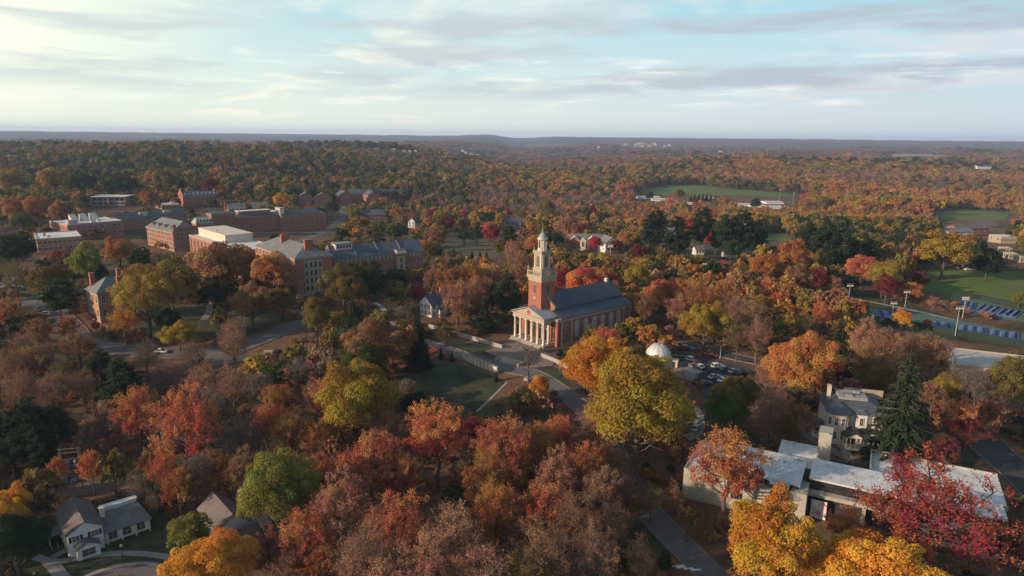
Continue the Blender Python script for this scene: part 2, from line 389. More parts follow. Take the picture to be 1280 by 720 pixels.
M['leafy'] = mat('leaf_litter', (0.15, 0.072, 0.040), 0.95, 0.25, 0.15, fine=2.5, dirt=(0.06, 0.055, 0.025))
M['asphalt'] = mat('asphalt', (0.055, 0.055, 0.06), 0.9, 0.15, 0.15, fine=2.0, dirt=(0.075, 0.07, 0.065))
M['asphalt_old'] = mat('worn_asphalt', (0.125, 0.115, 0.115), 0.9, 0.15, 0.12, fine=2.0, dirt=(0.11, 0.085, 0.068))
M['path'] = mat('concrete_path', (0.26, 0.24, 0.22), 0.9, 0.12, 0.4, dirt=(0.17, 0.14, 0.11))
M['kerb'] = mat('kerb_stone', (0.19, 0.175, 0.16), 0.9, 0.12, 0.6)
M['line'] = mat('road_paint', (0.70, 0.70, 0.66), 0.7, 0.15, 1.0)
M['plaza'] = mat('brick_paving', (0.18, 0.13, 0.11), 0.9, 0.15, 0.5, dirt=(0.3, 0.25, 0.2))
M['track'] = mat('dirt_track', (0.12, 0.088, 0.066), 0.95, 0.15, 0.3)
M['dry'] = mat('dry_grass', (0.12, 0.095, 0.06), 0.95, 0.2, 0.05, fine=.6, dirt=(0.07, 0.075, 0.035))
M['dryfield'] = mat('dry_meadow', (0.26, 0.21, 0.14), 0.95, 0.1, 0.02)
M['gravel'] = mat('pale_gravel', (0.42, 0.40, 0.37), 0.95, 0.2, 0.4)
OCC = []                                          # occupied ground: (polygon px list as world xy)
def inpoly(x, y, P):
    x = np.asarray(x, float); y = np.asarray(y, float); r = np.zeros(x.shape, bool); n = len(P); j = n-1
    for i in range(n):
        xi, yi = P[i]; xj, yj = P[j]
        c = ((yi > y) != (yj > y)) & (x < (xj-xi)*(y-yi)/((yj-yi) + 1e-12) + xi)
        r ^= c; j = i
    return r
def spline(P, n=8, closed=False):
    P = [np.array(p, float) for p in P]; R = []
    Q = [P[-1]]+P+[P[0], P[1]] if closed else [2*P[0]-P[1]]+P+[2*P[-1]-P[-2]]
    for i in range(1, len(Q)-2):
        for k in range(n):
            t = k/n; a, b, c, d = Q[i-1], Q[i], Q[i+1], Q[i+2]
            R.append(0.5*((2*b)+(c-a)*t+(2*a-5*b+4*c-d)*t*t+(-a+3*b-3*c+d)*t**3))
    if not closed: R.append(P[-1])
    return R
def wpts(pts): return [tuple(gp(*p)[:2]) for p in pts]
def _mesh(name, V, F, material, kind='structure', smooth=True):
    me = bpy.data.meshes.new(name); me.from_pydata(V, [], F); me.materials.append(material)
    me.polygons.foreach_set('use_smooth', [smooth]*len(F)); me.update()
    o = bpy.data.objects.new(name, me); COL.objects.link(o)
    if kind: o['kind'] = kind
    return o
def sheet(name, P, material, off=0.06, step=4.0, occ=True, edge=0.0, keep_trees=False):
    """polygon in world xy draped over the ground: grid cells clipped to the outline"""
    if occ: OCC.append(list(P))
    xs = [p[0] for p in P]; ys = [p[1] for p in P]
    step = max(step, (max(xs)-min(xs))/90, (max(ys)-min(ys))/90)
    x0, y0 = math.floor(min(xs)/step)*step, math.floor(min(ys)/step)*step
    def clip(poly, ax, lim, sgn):
        o = []
        for i in range(len(poly)):
            a, b = poly[i], poly[(i+1) % len(poly)]; da, db = sgn*(a[ax]-lim), sgn*(b[ax]-lim)
            if da >= 0: o.append(a)
            if (da >= 0) != (db >= 0):
                t = da/(da-db); o.append((a[0]+(b[0]-a[0])*t, a[1]+(b[1]-a[1])*t))
        return o
    V, F = [], []; idx = {}
    def vi(p):
        k = (round(p[0], 3), round(p[1], 3))
        if k not in idx: idx[k] = len(V); V.append((k[0], k[1], tz(*k)+off))
        return idx[k]
    y = y0
    while y < max(ys):
        row = clip(clip(list(P), 1, y, 1), 1, y+step, -1)
        if len(row) >= 3:
            x = x0
            while x < max(xs):
                c = clip(clip(row, 0, x, 1), 0, x+step, -1)
                if len(c) >= 3:
                    f = [vi(p) for p in c]; g_ = []
                    for a in f:
                        if not g_ or g_[-1] != a: g_.append(a)
                    if len(g_) > 2 and g_[0] == g_[-1]: g_.pop()
                    if len(set(g_)) >= 3 and len(set(g_)) == len(g_):
                        ar = sum(V[g_[i]][0]*V[g_[(i+1)%len(g_)]][1]-V[g_[(i+1)%len(g_)]][0]*V[g_[i]][1] for i in range(len(g_)))
                        if abs(ar) > 1e-3: F.append(tuple(g_ if ar > 0 else g_[::-1]))
                x += step
        y += step
    return _mesh(name, V, F, material)
def ribbon(name, W_, width, material, off=0.10, kerb=None, n=8, occ=True, closed=False, world=True, pad=1.5):
    C = spline(W_, n, closed)
    def nrm(i):
        a = C[(i-1) % len(C)] if closed else C[max(i-1, 0)]; b = C[(i+1) % len(C)] if closed else C[min(i+1, len(C)-1)]
        d = (b-a); d = d/(np.linalg.norm(d)+1e-9); return np.array([-d[1], d[0]])
    Nn = [nrm(i) for i in range(len(C))]
    def strip(o0, o1, z0, nm, mt, thick=0.0, cols=3):
        V, F = [], []
        for c, q in zip(C, Nn):
            for k in range(cols):
                p = c + q*(o0+(o1-o0)*k/(cols-1)); V.append((p[0], p[1], tz(*p)+z0))
            if thick:
                for o_ in (o0, o1):
                    p = c+q*o_; V.append((p[0], p[1], tz(*p)+z0-thick))
        st = cols + (2 if thick else 0); m_ = len(C)
        for i in range(m_ if closed else m_-1):
            j = (i+1) % m_
            for k in range(cols-1): F.append((i*st+k, i*st+k+1, j*st+k+1, j*st+k)[::-1])
            if thick:
                F.append((i*st, j*st, j*st+cols, i*st+cols)[::-1]); F.append((i*st+cols-1, i*st+cols+1, j*st+cols+1, j*st+cols-1)[::-1])
        return _mesh(nm, V, F, mt)
    strip(-width/2, width/2, off, name, material, cols=4)
    if kerb:
        for s_ in (-1, 1): strip(s_*width/2, s_*(width/2+0.20), off+0.12, 'kerb', kerb, 0.3, 2)
    if occ:
        w = width/2 + pad
        OCC.append([tuple(c+q*w) for c, q in zip(C, Nn)] + [tuple(c-q*w) for c, q in list(zip(C, Nn))[::-1]])
    return C
def px_ribbon(name, pts, width, material, **k): return ribbon(name, wpts(pts), width, material, **k)
def px_sheet(name, pts, material, **k): return sheet(name, wpts(pts), material, **k)

# lawns
px_sheet('lawn', [(500,468),(560,452),(612,468),(632,478),(596,512),(560,520),(500,515)], M['grass'])
px_sheet('lawn', [(560,424),(625,437),(620,446),(585,440),(556,430)], M['grass'])
px_sheet('lawn', [(668,452),(712,465),(735,492),(700,478),(672,462)], M['grass'])
px_sheet('lawn', [(150,372),(330,395),(360,398),(300,425),(190,425),(140,410)], M['grass'])
px_sheet('lawn', [(0,350),(40,357),(60,385),(30,372),(0,365)], M['grass'])
px_sheet('lawn', [(1045,572),(1100,560),(1215,585),(1235,560),(1180,545),(1110,535),(1050,552)], M['grass'])
px_sheet('lawn', [(985,415),(1080,425),(1090,500),(960,540),(900,520)], M['leafy'], occ=False, off=0.04)
px_sheet('lawn', [(40,655),(110,690),(180,672),(225,680),(230,720),(60,760),(0,720)], M['grass'])
px_sheet('lawn', [(790,600),(860,628),(900,660),(905,706),(860,690),(810,640)], M['leafy'], occ=False)
px_sheet('playing_field', [(1145,340),(1180,336),(1290,340),(1300,384),(1235,378),(1140,362)], M['mown'], off=0.08)
px_sheet('playing_field', [(798,239),(826,233),(868,231),(906,236),(958,239.5),(1004,244),(975,247.5),(925,244.5),(880,245.5),(845,243),(815,244)], M['mown'], off=0.3, step=20)
px_sheet('playing_field', [(1165,266),(1205,262),(1262,266),(1258,276),(1180,275)], M['mown'], off=0.3, step=20)
px_sheet('playing_field', [(940,290),(985,293),(990,302),(935,300)], M['field'], off=0.2, step=10)
px_sheet('playing_field', [(990,262),(1040,264),(1042,272),(992,271)], M['field'], off=0.3, step=14)
px_sheet('bare_field', [(560,296),(600,299),(640,312),(620,322),(580,318),(550,308)], M['dry'], off=0.1, step=8)
px_sheet('clearing', [(1000,358),(1095,366),(1200,400),(1290,420),(1290,436),(1180,425),(1060,396),(1000,378)], M['grass'], off=0.04)
px_sheet('baseball_infield', [(1208,276),(1240,274),(1250,283),(1215,286)], M['track'], off=0.6, step=10)
px_sheet('far_meadow', [(1112,193),(1165,192.4),(1185,196.5),(1115,196.5)], M['dryfield'], off=.6, step=60)
px_sheet('sports_turf', [(860,300),(905,303),(960,312),(950,330),(900,345),(850,330)], M['grass'], off=0.05, step=8)

# roads and paths
CH_ROAD = px_ribbon('road', [(905,735),(862,692),(820,650),(790,610),(765,560),(738,520),(700,488),(668,468),(640,462),(600,452),(555,436),(515,425),(470,412),(430,405)], 6.2, M['asphalt_old'], kerb=M['kerb'])
px_ribbon('road', [(-30,384),(20,378),(62,384),(86,404),(108,428),(150,437),(215,441),(280,440),(330,424),(372,405),(420,392)], 8.0, M['asphalt_old'], kerb=M['kerb'], off=0.13)
px_ribbon('road', [(262,455),(330,444),(400,437)], 5.0, M['asphalt_old'], off=0.12)
px_ribbon('road', [(788,418),(830,427),(870,434),(925,448),(1000,462)], 7.0, M['asphalt'], kerb=M['kerb'], off=0.14)
px_ribbon('footpath', [(1010,362),(1060,372),(1130,386),(1200,402),(1290,424)], 3.4, M['path'], off=0.14)
px_ribbon('road', [(1200,520),(1240,562),(1290,605),(1330,650)], 11, M['asphalt'], kerb=M['kerb'], off=0.13)
px_ribbon('road', [(370,303),(400,292),(420,280),(430,268),(420,258)], 8, M['asphalt_old'], off=0.13)
px_ribbon('road', [(530,288),(575,294),(620,302),(680,306),(740,303)], 6, M['asphalt_old'], off=0.2)
px_ribbon('dirt_track', [(30,498),(60,516),(100,522),(150,526)], 3.4, M['track'])
px_ribbon('dirt_track', [(0,630),(60,615),(130,610),(190,606)], 7.0, M['track'])
px_ribbon('footpath', [(0,360),(18,348),(30,335)], 2.4, M['path'])
px_ribbon('footpath', [(0,354),(45,362),(58,374)], 2.4, M['path'])
px_ribbon('footpath', [(225,345),(250,362),(262,385),(255,400)], 3.0, M['path'])
px_ribbon('footpath', [(330,372),(350,385),(380,392)], 3.0, M['path'])
px_ribbon('footpath', [(468,378),(480,388),(478,398),(500,408)], 2.5, M['path'])
px_ribbon('footpath', [(596,515),(616,496),(634,478)], 0.9, M['path'], off=0.12)
# bottom left: curved walk and the circular drive
px_ribbon('footpath', [(44,697),(60,701),(80,702),(110,696),(150,692),(190,694),(225,700)], 1.9, M['path'], off=0.14)
px_ribbon('footpath', [(60,701),(70,712),(80,726)], 2.6, M['path'], off=0.18)
px_ribbon('footpath', [(66,697),(84,688)], 1.8, M['path'], off=0.20)
dc = gp(140, 748)
def ring(r, ry=None, n=26): return [(dc.x + r*math.cos(2*PI*i/n), dc.y + (ry or r)*math.sin(2*PI*i/n)) for i in range(n)]
ribbon('drive', ring(7.6), 5.4, M['asphalt_old'], off=0.12, closed=True, n=3)
ribbon('footpath', ring(11.0), 1.2, M['path'], off=0.18, closed=True, n=3)
# right side drives around the white house and modern building
px_ribbon('driveway', [(930,505),(975,520),(1010,545),(1045,566),(1085,580)], 3.2, M['plaza'], off=0.13)
px_ribbon('footpath', [(1050,556),(1058,566),(1062,580)], 2.2, M['path'], off=0.18)
px_ribbon('footpath', [(990,515),(1010,533),(1020,545)], 2.2, M['path'], off=0.19)
px_ribbon('footpath', [(858,548),(872,540),(874,520),(862,505)], 3.0, M['path'], off=0.15)
# crosswalk stripes at the bottom of the main road
for i in range(4):
    a = Vector(CH_ROAD[9]).to_2d() if False else gp(846+i*9, 708+i*1.5)
    mb = MB(); mb.box(-1.6, 1.6, -0.28, 0.28, 0, 0.012)
    o = mb.build('crosswalk_stripe', M['line'], None, (a.x, a.y, tz(a.x, a.y)+0.115), 0.15); o['kind'] = 'structure'
# parking lot beside the observatory
PARK = wpts([(835,447),(852,440),(925,456),(958,470),(935,500),(880,498),(868,478)])
sheet('parking_lot', PARK, M['asphalt'], off=0.10)
for i in range(11):
    a = gp(846+i*8.6, 457.5+i*1.75); mb = MB(); mb.box(-.06, .06, -2.4, 2.4, 0, .012)
    o = mb.build('bay_line', M['line'], None, (a.x, a.y, tz(a.x, a.y)+.125), math.radians(24)); o['kind'] = 'structure'
PLZ = wpts([(606,440),(640,425),(700,447),(690,458),(652,462)])
sheet('chapel_forecourt', PLZ, M['plaza'], off=0.20)
# ---------------------------------------------------------------- building helpers
_WP = {}
def win_proto(w, h, style='sash', frame='white', glass='glass'):
    """window standing on z=0, facing -Y, on the wall plane y=0"""
    k = (w, h, style, frame, glass)
    if k in _WP: return _WP[k]
    f = MB(); t = 0.12; dp = 0.14
    f.box(-w/2-t, -w/2, -dp, 0.02, -0.02, h+t); f.box(w/2, w/2+t, -dp, 0.02, -0.02, h+t); f.box(-w/2, w/2, -dp, 0.02, h, h+t)
    f.box(-w/2-t*1.6, w/2+t*1.6, -dp-.08, 0.02, -0.16, -0.02)
    if style in ('sash', 'grid'):
        f.box(-0.03, 0.03, -0.08, -0.045, 0, h); f.box(-w/2, w/2, -0.082, -0.047, h*.5-.035, h*.5+.035)
    if style == 'grid':
        for q in (.25, .75): f.box(-w/2, w/2, -0.078, -0.05, h*q-.02, h*q+.02)
    fo = f.build('window', M[frame]); COL.objects.unlink(fo)
    g_ = MB(); g_.box(-w/2, w/2, -0.045, 0.01, 0, h); go = g_.build('pane', M[glass]); COL.objects.unlink(go); go.parent = fo
    _WP[k] = fo; return fo
def flatwin_proto(w, h, frame='white', glass='glass'):
    """small far window: frame and pane in one mesh"""
    k = (w, h, 'flat', frame, glass)
    if k in _WP: return _WP[k]
    f = MB(); t = .08
    f.box(-w/2-t, -w/2, -.12, .02, -t, h+t); f.box(w/2, w/2+t, -.12, .02, -t, h+t); f.box(-w/2, w/2, -.12, .02, h, h+t); f.box(-w/2, w/2, -.12, .02, -t, 0)
    f.box(-w/2, w/2, -.05, .01, 0, h, 1); f.box(-w/2, w/2, -.07, -.05, h*.48, h*.52)
    o = f.build('window', [M[frame], M[glass]]); COL.objects.unlink(o); _WP[k] = o; return o
def put(o, parent, loc, rz=0.0):
    c = o.copy(); COL.objects.link(c); c.parent = parent; c.location = loc; c.rotation_euler = (0, 0, rz)
    for ch in o.children:
        d = ch.copy(); COL.objects.link(d); d.parent = c
    return c
def win_row(e, proto, face, w, d, n, z, m0=None, m1=None, skip=()):
    """n windows spread over a face: 'front' (y=0), 'left' (x=0), 'right' (x=w)"""
    Lg = w if face == 'front' else d; a = m0 if m0 is not None else Lg/n/2; b = Lg-(m1 if m1 is not None else Lg/n/2)
    for i in range(n):
        if i in skip: continue
        u = a if n == 1 else a+(b-a)*i/(n-1)
        if face == 'front': put(proto, e, (u, 0, z))
        elif face == 'left': put(proto, e, (0, u, z), -PI/2)
        elif face == 'right': put(proto, e, (w, u, z), PI/2)
def frame3(K, L, R, H, ang=None, w=None, d=None):
    k, l, r = rp(*K, H), rp(*L, H) if L else None, rp(*R, H) if R else None
    if ang is None: ang = math.atan2(r.y-k.y, r.x-k.x)
    else: ang = math.radians(ang)
    X = Vector((math.cos(ang), math.sin(ang))); Y = Vector((-X.y, X.x))
    if w is None: w = (r-k).to_2d().dot(X)
    if d is None: d = (l-k).to_2d().dot(Y)
    return k, ang, w, d, k.z-H
def footprint(e, x0, x1, y0, y1, ztop=0, kp=True, pad=1.0):
    """register the ground it stands on and the part of the view it fills"""
    c, s = math.cos(e.rotation_euler.z), math.sin(e.rotation_euler.z); ox, oy, oz = e.location
    g_ = lambda x, y: (ox+x*c-y*s, oy+x*s+y*c)
    OCC.append([g_(x0-pad, y0-pad), g_(x1+pad, y0-pad), g_(x1+pad, y1+pad), g_(x0-pad, y1+pad)])
    if kp:
        pts = []
        for x, y in ((x0, y1), (x0, y0), (x1, y0), (x1, y1)):
            for z in (oz+ztop*0.12, oz+ztop*1.15):
                p = proj(*g_(x, y), z); pts.append((p[0], p[1]))
        pts = sorted(set(pts))
        def half(P):
            h = []
            for p in P:
                while len(h) > 1 and (h[-1][0]-h[-2][0])*(p[1]-h[-2][1])-(h[-1][1]-h[-2][1])*(p[0]-h[-2][0]) <= 0: h.pop()
                h.append(p)
            return h[:-1]
        hull = half(pts)+half(pts[::-1]); KEEP.append((np.array(hull), proj(*g_(x0, y0), oz)[2]))
def hall(name, label, cat, K, L, R, H, roof='hip', rh=5, wall='brick', roofm='slate', storeys=3, nx=8, ny=8, win=(1.2, 1.9), near=False, ang=None, w=None, d=None,
         trim='stone', axis=None, group=None, base=0.9, ridge=None, frame='white', style='sash', nodim=False, wins=True, band=True, e_=0.6):
    k, a, w, d, z0 = frame3(K, L, R, H, ang, w, d)
    e = empty(name, (k.x, k.y, z0), a, label, cat, group)
    b = MB()
    if roof == 'gable':
        ax = axis or ('x' if w >= d else 'y'); b.gablewall(0, w, 0, d, -3, H, rh-0.02, ax)
    else: b.box(0, w, 0, d, -3, H)
    b.build('wall', M[wall], e)
    r = MB()
    if roof == 'hip': r.hip(0, w, 0, d, H+0.26, rh, e_, 0.25, ridge=ridge)
    elif roof == 'gable': r.roofgable(0, w, 0, d, H, rh, ax, e_)
    elif roof == 'flat':
        r.box(0.35, w-.35, 0.35, d-.35, H, H+0.25)
    ro = r.build('roof', M[roofm], e)
    t = MB()
    if roof == 'flat':
        t.box(-.12, w+.12, -.12, .35, H-.25, H+.75); t.box(-.12, w+.12, d-.35, d+.12, H-.25, H+.75); t.box(-.12, .35, .35, d-.35, H-.25, H+.75); t.box(w-.35, w+.12, .35, d-.35, H-.25, H+.75)
        t.build('parapet', M[trim], e)
    else:
        if roof == 'hip': t.box(-.35, w+.35, -.35, 0, H-.55, H); t.box(-.35, 0, 0, d, H-.55, H); t.box(w, w+.35, 0, d, H-.55, H)
        elif ax == 'x': t.box(0, w, -.25, 0, H-.75, H-.25)
        else: t.box(-.25, 0, 0, d, H-.75, H-.25)
        t.build('cornice', M[trim], e)
    if band:
        t = MB(); t.box(-.06, w+.06, -.06, 0, base-.25, base); t.box(-.06, 0, 0, d, base-.25, base); t.build('stone_band', M[trim], e)
    if wins:
        pr = win_proto(*win, style, frame) if near else flatwin_proto(*win, frame)
        sh = (H-base)/storeys
        for s in range(storeys):
            z = base+sh*s+(sh-win[1])*0.5
            if nx: win_row(e, pr, 'front', w, d, nx, z)
            if ny: win_row(e, pr, 'left', w, d, ny, z)
            if ny: win_row(e, pr, 'right', w, d, max(2, ny//2), z)
    footprint(e, 0, w, 0, d, H+(rh if roof != 'flat' else 1))
    return e, w, d, ro
def chimney(e, x, y, z0, z1, w=1.6, d=1.0, m='brick', parent=None):
    c = MB(); c.box(x-w/2, x+w/2, y-d/2, y+d/2, z0, z1); c.box(x-w/2-.12, x+w/2+.12, y-d/2-.12, y+d/2+.12, z1-.35, z1-.1)
    return c.build('chimney', M[m], parent or e)
def ac_unit(e, x, y, z, s=1.6, name='roof_unit'):
    c = MB(); c.box(x, x+s*1.3, y, y+s, z, z+s*.7); c.cyl(x+s*.45, y+s*.5, z+s*.7, z+s*.8, s*.3, n=10)
    return c.build(name, M['metal'], e)
def dormer(ro, x, y, z, w=1.7, h=1.9, dp=2.6, rz=0.0, wall='white', roofm='slate'):
    """gabled dormer facing -Y before turning"""
    b = MB(); b.gablewall(-w/2, w/2, 0, dp, 0, h, .7, 'y', 0); b.box(-w*.28, w*.28, -.03, 0.01, .35, h*.92, 1)
    o = b.build('dormer', [M[wall], M['glass']], ro, (x, y, z), rz)
    r = MB(); r.roofgable(-w/2, w/2, -.1, dp, h, .72, 'y', .15, .12); r.build('dormer_roof', M[roofm], o); return o
# ---------------------------------------------------------------- the chapel
CA = math.radians(41.0)
ch = empty('chapel', (18.4, 243.6, 0.0), CA, 'long red brick chapel with columned portico and white steeple in the centre', 'chapel')
w_, l_ = 23.0, 40.0          # width (Y), nave length (X)
cy = w_/2
b = MB(); b.box(0, l_, 0, w_, -2.5, 10.5)
b.build('wall', M['brick_dark'], ch)
b = MB(); b.box(1.5, l_-1.0, 5, w_-5, 10.5, 13.6)
b.add([(1.5, 5, 13.6), (1.5, w_-5, 13.6), (1.5, cy, 18.0), (l_-1, 5, 13.6), (l_-1, w_-5, 13.6), (l_-1, cy, 18.0)], [(0, 2, 1), (3, 4, 5), (0, 3, 5, 2), (1, 2, 5, 4)])
b.build('clerestory', M['brick'], ch)
b = MB()
for s, y0, y1 in ((1, -.5, 5.0), (-1, w_+.5, w_-5.0)):
    zz0, zz1 = 10.65, 13.0
    V = [(-.3, y0, zz0), (l_+.4, y0, zz0), (l_+.4, y1, zz1), (-.3, y1, zz1)]
    V += [(x, y, z-.25) for x, y, z in V]
    b.add(V, [(0, 1, 2, 3) if s > 0 else (3, 2, 1, 0), (4, 7, 6, 5) if s > 0 else (5, 6, 7, 4), (0, 4, 5, 1), (1, 5, 6, 2), (3, 2, 6, 7), (0, 3, 7, 4)])
b.build('aisle_roof', M['slate_blue'], ch)
b = MB(); b.roofgable(2.2, l_-.4, 5, w_-5, 13.6, 4.4, 'x', .55, .25); rf = b.build('roof', M['slate_blue'], ch)
b = MB(); b.box(l_-3.2, l_-2.0, cy-.6, cy+.6, 17.6, 19.6); b.build('ridge_vent', M['white'], rf)
# raised brick gable parapet behind the tower, with white coping
b = MB(); b.ex([(4.6, 10.3), (w_-4.6, 10.3), (w_-4.6, 14.0), (cy, 18.8), (4.6, 14.0)], 'x', .7, 1.5); b.build('front_gable', M['brick'], ch)
b = MB(); b.ex([(4.3, 13.8), (4.3, 14.15), (cy, 19.15), (w_-4.3, 14.15), (w_-4.3, 13.8), (cy, 18.75)], 'x', .55, 1.65); b.build('coping', M['stone'], ch)
b = MB()
b.box(-.25, l_+.25, -.3, 0, 9.55, 10.4); b.box(-.3, 0, -.3, 3.4, 9.55, 10.4); b.box(l_, l_+.3, 0, w_, 9.55, 10.4); b.box(0, l_, w_, w_+.3, 9.55, 10.4)
b.box(-.12, l_+.1, -.12, 0, -2.5, 0.9); b.box(2.2, l_-1, 4.8, 5.0, 12.98, 13.35)
b.build('cornice', M['stone'], ch)
for x in (0.0, 5.2, 35.0, 39.2):
    b = MB(); b.box(x, x+.8, -.22, 0, .92, 9.53); b.box(x-.1, x+.9, -.28, 0, 8.9, 9.3); b.build('pilaster', M['stone'], ch)
def arch_outline(w, h, n=10):
    r = w/2; P = [(-r, 0), (r, 0)]
    for i in range(n+1):
        a = PI*i/n; P.append((r*math.cos(a), h-r+r*math.sin(a)))
    return P
def arch_window(w, h, mat_='leaded'):
    f = MB(); O, I = arch_outline(w+.5, h+.25), arch_outline(w, h); n = len(O)
    V = [(x, -.16, z) for x, z in O]+[(x, -.16, z) for x, z in I]+[(x, 0.02, z) for x, z in O]+[(x, -.05, z) for x, z in I]
    F = []
    for i in range(n):
        j = (i+1) % n
        F += [(i, j, j+n, i+n), (i, i+2*n, j+2*n, j), (i+n, j+n, j+3*n, i+3*n)]
    f.add(V, F)
    for x in (-w/6, w/6): f.box(x-.05, x+.05, -.12, -.05, 0, h-w*.18)
    for z in (h*.25, h*.5, h*.72): f.box(-w/2, w/2, -.11, -.05, z-.05, z+.05)
    fo = f.build('arched_window', M['stone']); COL.objects.unlink(fo)
    g_ = MB(); g_.ex(I, 'y', -.048, 0.01); go = g_.build('pane', M[mat_]); COL.objects.unlink(go); go.parent = fo; return fo
aw = arch_window(2.1, 6.4)
for x in (8.3, 13.2, 18.1, 23.0, 27.9, 32.4): put(aw, ch, (x, 0, 2.3))
rw = MB(); rw.lathe([(0.75, 0), (0.75, .18), (.5, .18)], 16, cap=False); rwo = rw.build('round_window', M['stone'], ch, (2.9, 0, 6.9)); rwo.rotation_euler = (PI/2, 0, 0)
pn = MB(); pn.lathe([(0.5, 0), (0.5, .1)], 16); pn.build('pane', M['glass'], rwo)
c = put(rwo, ch, (37.6, 0, 6.9)); c.rotation_euler = (PI/2, 0, 0)
sq = win_proto(1.2, 2.4, 'grid', 'stone'); put(sq, ch, (2.9, 0, 2.2)); put(sq, ch, (37.6, 0, 2.2))
# back wall windows on the short far end are hidden; the left aisle mirrors the right one
for x in (8.3, 13.2, 18.1, 23.0, 27.9, 32.4): put(aw, ch, (x, w_, 2.3), PI)
# portico
PX0, PY0, PY1 = -6.2, 2.8, w_-2.8
b = MB(); b.box(PX0-.6, 0, PY0-.5, PY1+.5, -2.0, .75); b.build('portico_floor', M['stone'], ch)
for k in range(4):
    b = MB(); b.box(PX0-.6-.42*(k+1), PX0-.6-.42*k, PY0+.2, PY1-.2, -2.0, .75-.17*(k+1)); b.build('step', M['stone_grey'], ch)
b = MB(); b.box(PX0, -.0, PY0, PY0+1.0, 9.0, 10.5); b.box(PX0, 0, PY1-1.0, PY1, 9.0, 10.5); b.box(PX0, PX0+1.0, PY0+1, PY1-1, 9.0, 10.5)
b.box(PX0-.35, 0, PY0-.35, PY1+.35, 10.5, 10.85)
b.box(PX0+1.0, 0, PY0+1.0, PY1-1.0, 10.1, 10.45)
b.build('entablature', M['stone'], ch)
b = MB(); b.ex([(PY0, 10.85), (PY1, 10.85), (cy, 13.7)], 'x', PX0+.3, 0.0); b.build('pediment', M['stone'], ch)
b = MB(); b.lathe([(0.01, .0), (.8, 0), (.8, .12), (.55, .12), (.55, .02)], 16); o = b.build('pediment_emblem', M['brick'], ch, (PX0+.28, cy, 11.95)); o.rotation_euler = (0, -PI/2, 0)
b = MB()
hh = 13.95
V = [(PX0-.45, PY0-.5, 10.87), (PX0-.45, cy, hh), (PX0-.45, PY1+.5, 10.87), (0.6, PY0-.5, 10.87), (.6, cy, hh), (.6, PY1+.5, 10.87)]
V += [(x, y, z+.3) for x, y, z in V]
b.add(V, [(6, 9, 10, 7), (7, 10, 11, 8), (0, 1, 4, 3), (1, 2, 5, 4), (0, 6, 7, 1), (1, 7, 8, 2), (0, 3, 9, 6), (2, 8, 11, 5), (3, 4, 10, 9), (4, 5, 11, 10)])
b.build('portico_roof', mat('lead_roof', (0.27, 0.29, 0.32), .5, .12, .8), ch)
cp_ = MB(); cp_.box(-.62, .62, -.62, .62, .75, 1.0); cp_.lathe([(.58, 1.0), (.58, 1.12), (.5, 1.2), (.5, 3.5), (.42, 8.4), (.5, 8.5), (.6, 8.75)], 14); cp_.box(-.65, .65, -.65, .65, 8.75, 9.0)
colm = cp_.build('column', M['white'], ch, (PX0+.65, PY0+.75, 0))
sp_ = (PY1-PY0-1.5)/5
for k in range(1, 6): put(colm, ch, (PX0+.65, PY0+.75+sp_*k, 0))
put(colm, ch, (PX0+3.3, PY0+.75, 0)); put(colm, ch, (PX0+3.3, PY1-.75, 0))
for y in (PY0+.15, cy-4.6, cy+3.9, PY1-.85):
    b = MB(); b.box(-.14, 0, y, y+.7, .75, 9.0); b.build('pilaster', M['stone'], ch)
for k, y in enumerate((cy-3.9, cy, cy+3.9)):
    f = MB(); f.box(-.2, 0, y-1.25, y-1.0, .75, 5.1); f.box(-.2, 0, y+1.0, y+1.25, .75, 5.1); f.box(-.25, 0, y-1.35, y+1.35, 5.1, 5.5)
    do = f.build('door_frame', M['white'], ch); f = MB(); f.box(-.1, -.01, y-1.0, y-.02, .75, 5.1); f.box(-.1, -.01, y+.02, y+1.0, .75, 5.1); f.build('door', M['door'], do)
for y in (cy-7.2, cy+7.2): put(sq, ch, (0, y, 2.4), -PI/2)
# brick corner piers between portico and side wall
b = MB(); b.box(-1.6, 0, .35, 2.3, -2, 9.5); b.build('corner_pier', M['brick'], ch); b = MB(); b.box(-1.85, .02, .15, 2.5, 9.5, 10.5); b.build('pier_cap', M['stone'], ch)
# tower
TW = 7.0; tx0, ty0 = -3.0, cy-TW/2
b = MB(); b.box(tx0, tx0+TW, ty0, ty0+TW, 10.0, 24.4); tw = b.build('tower', M['brick'], ch)
tcx, tcy = tx0+TW/2, cy
b = MB(); b.box(tx0-.4, tx0+TW+.4, ty0-.4, ty0+TW+.4, 24.4, 24.9); b.box(tx0-.6, tx0+TW+.6, ty0-.6, ty0+TW+.6, 24.9, 25.6); b.box(tx0-.15, tx0+TW+.15, ty0-.15, ty0+TW+.15, 23.4, 24.4); b.build('tower_cornice', M['stone'], ch)
for fx, fy, rz in ((tx0, cy, -PI/2), (tcx, ty0, 0), (tcx, ty0+TW, PI)):
    p1 = win_proto(1.1, 3.0, 'grid', 'stone'); put(p1, tw, (fx, fy, 19.0), rz)
    b = MB(); b.box(-.55, .55, -.06, 0, 0, .9); b.build('stone_plaque', M['stone'], tw, (fx, fy, 16.6), rz)
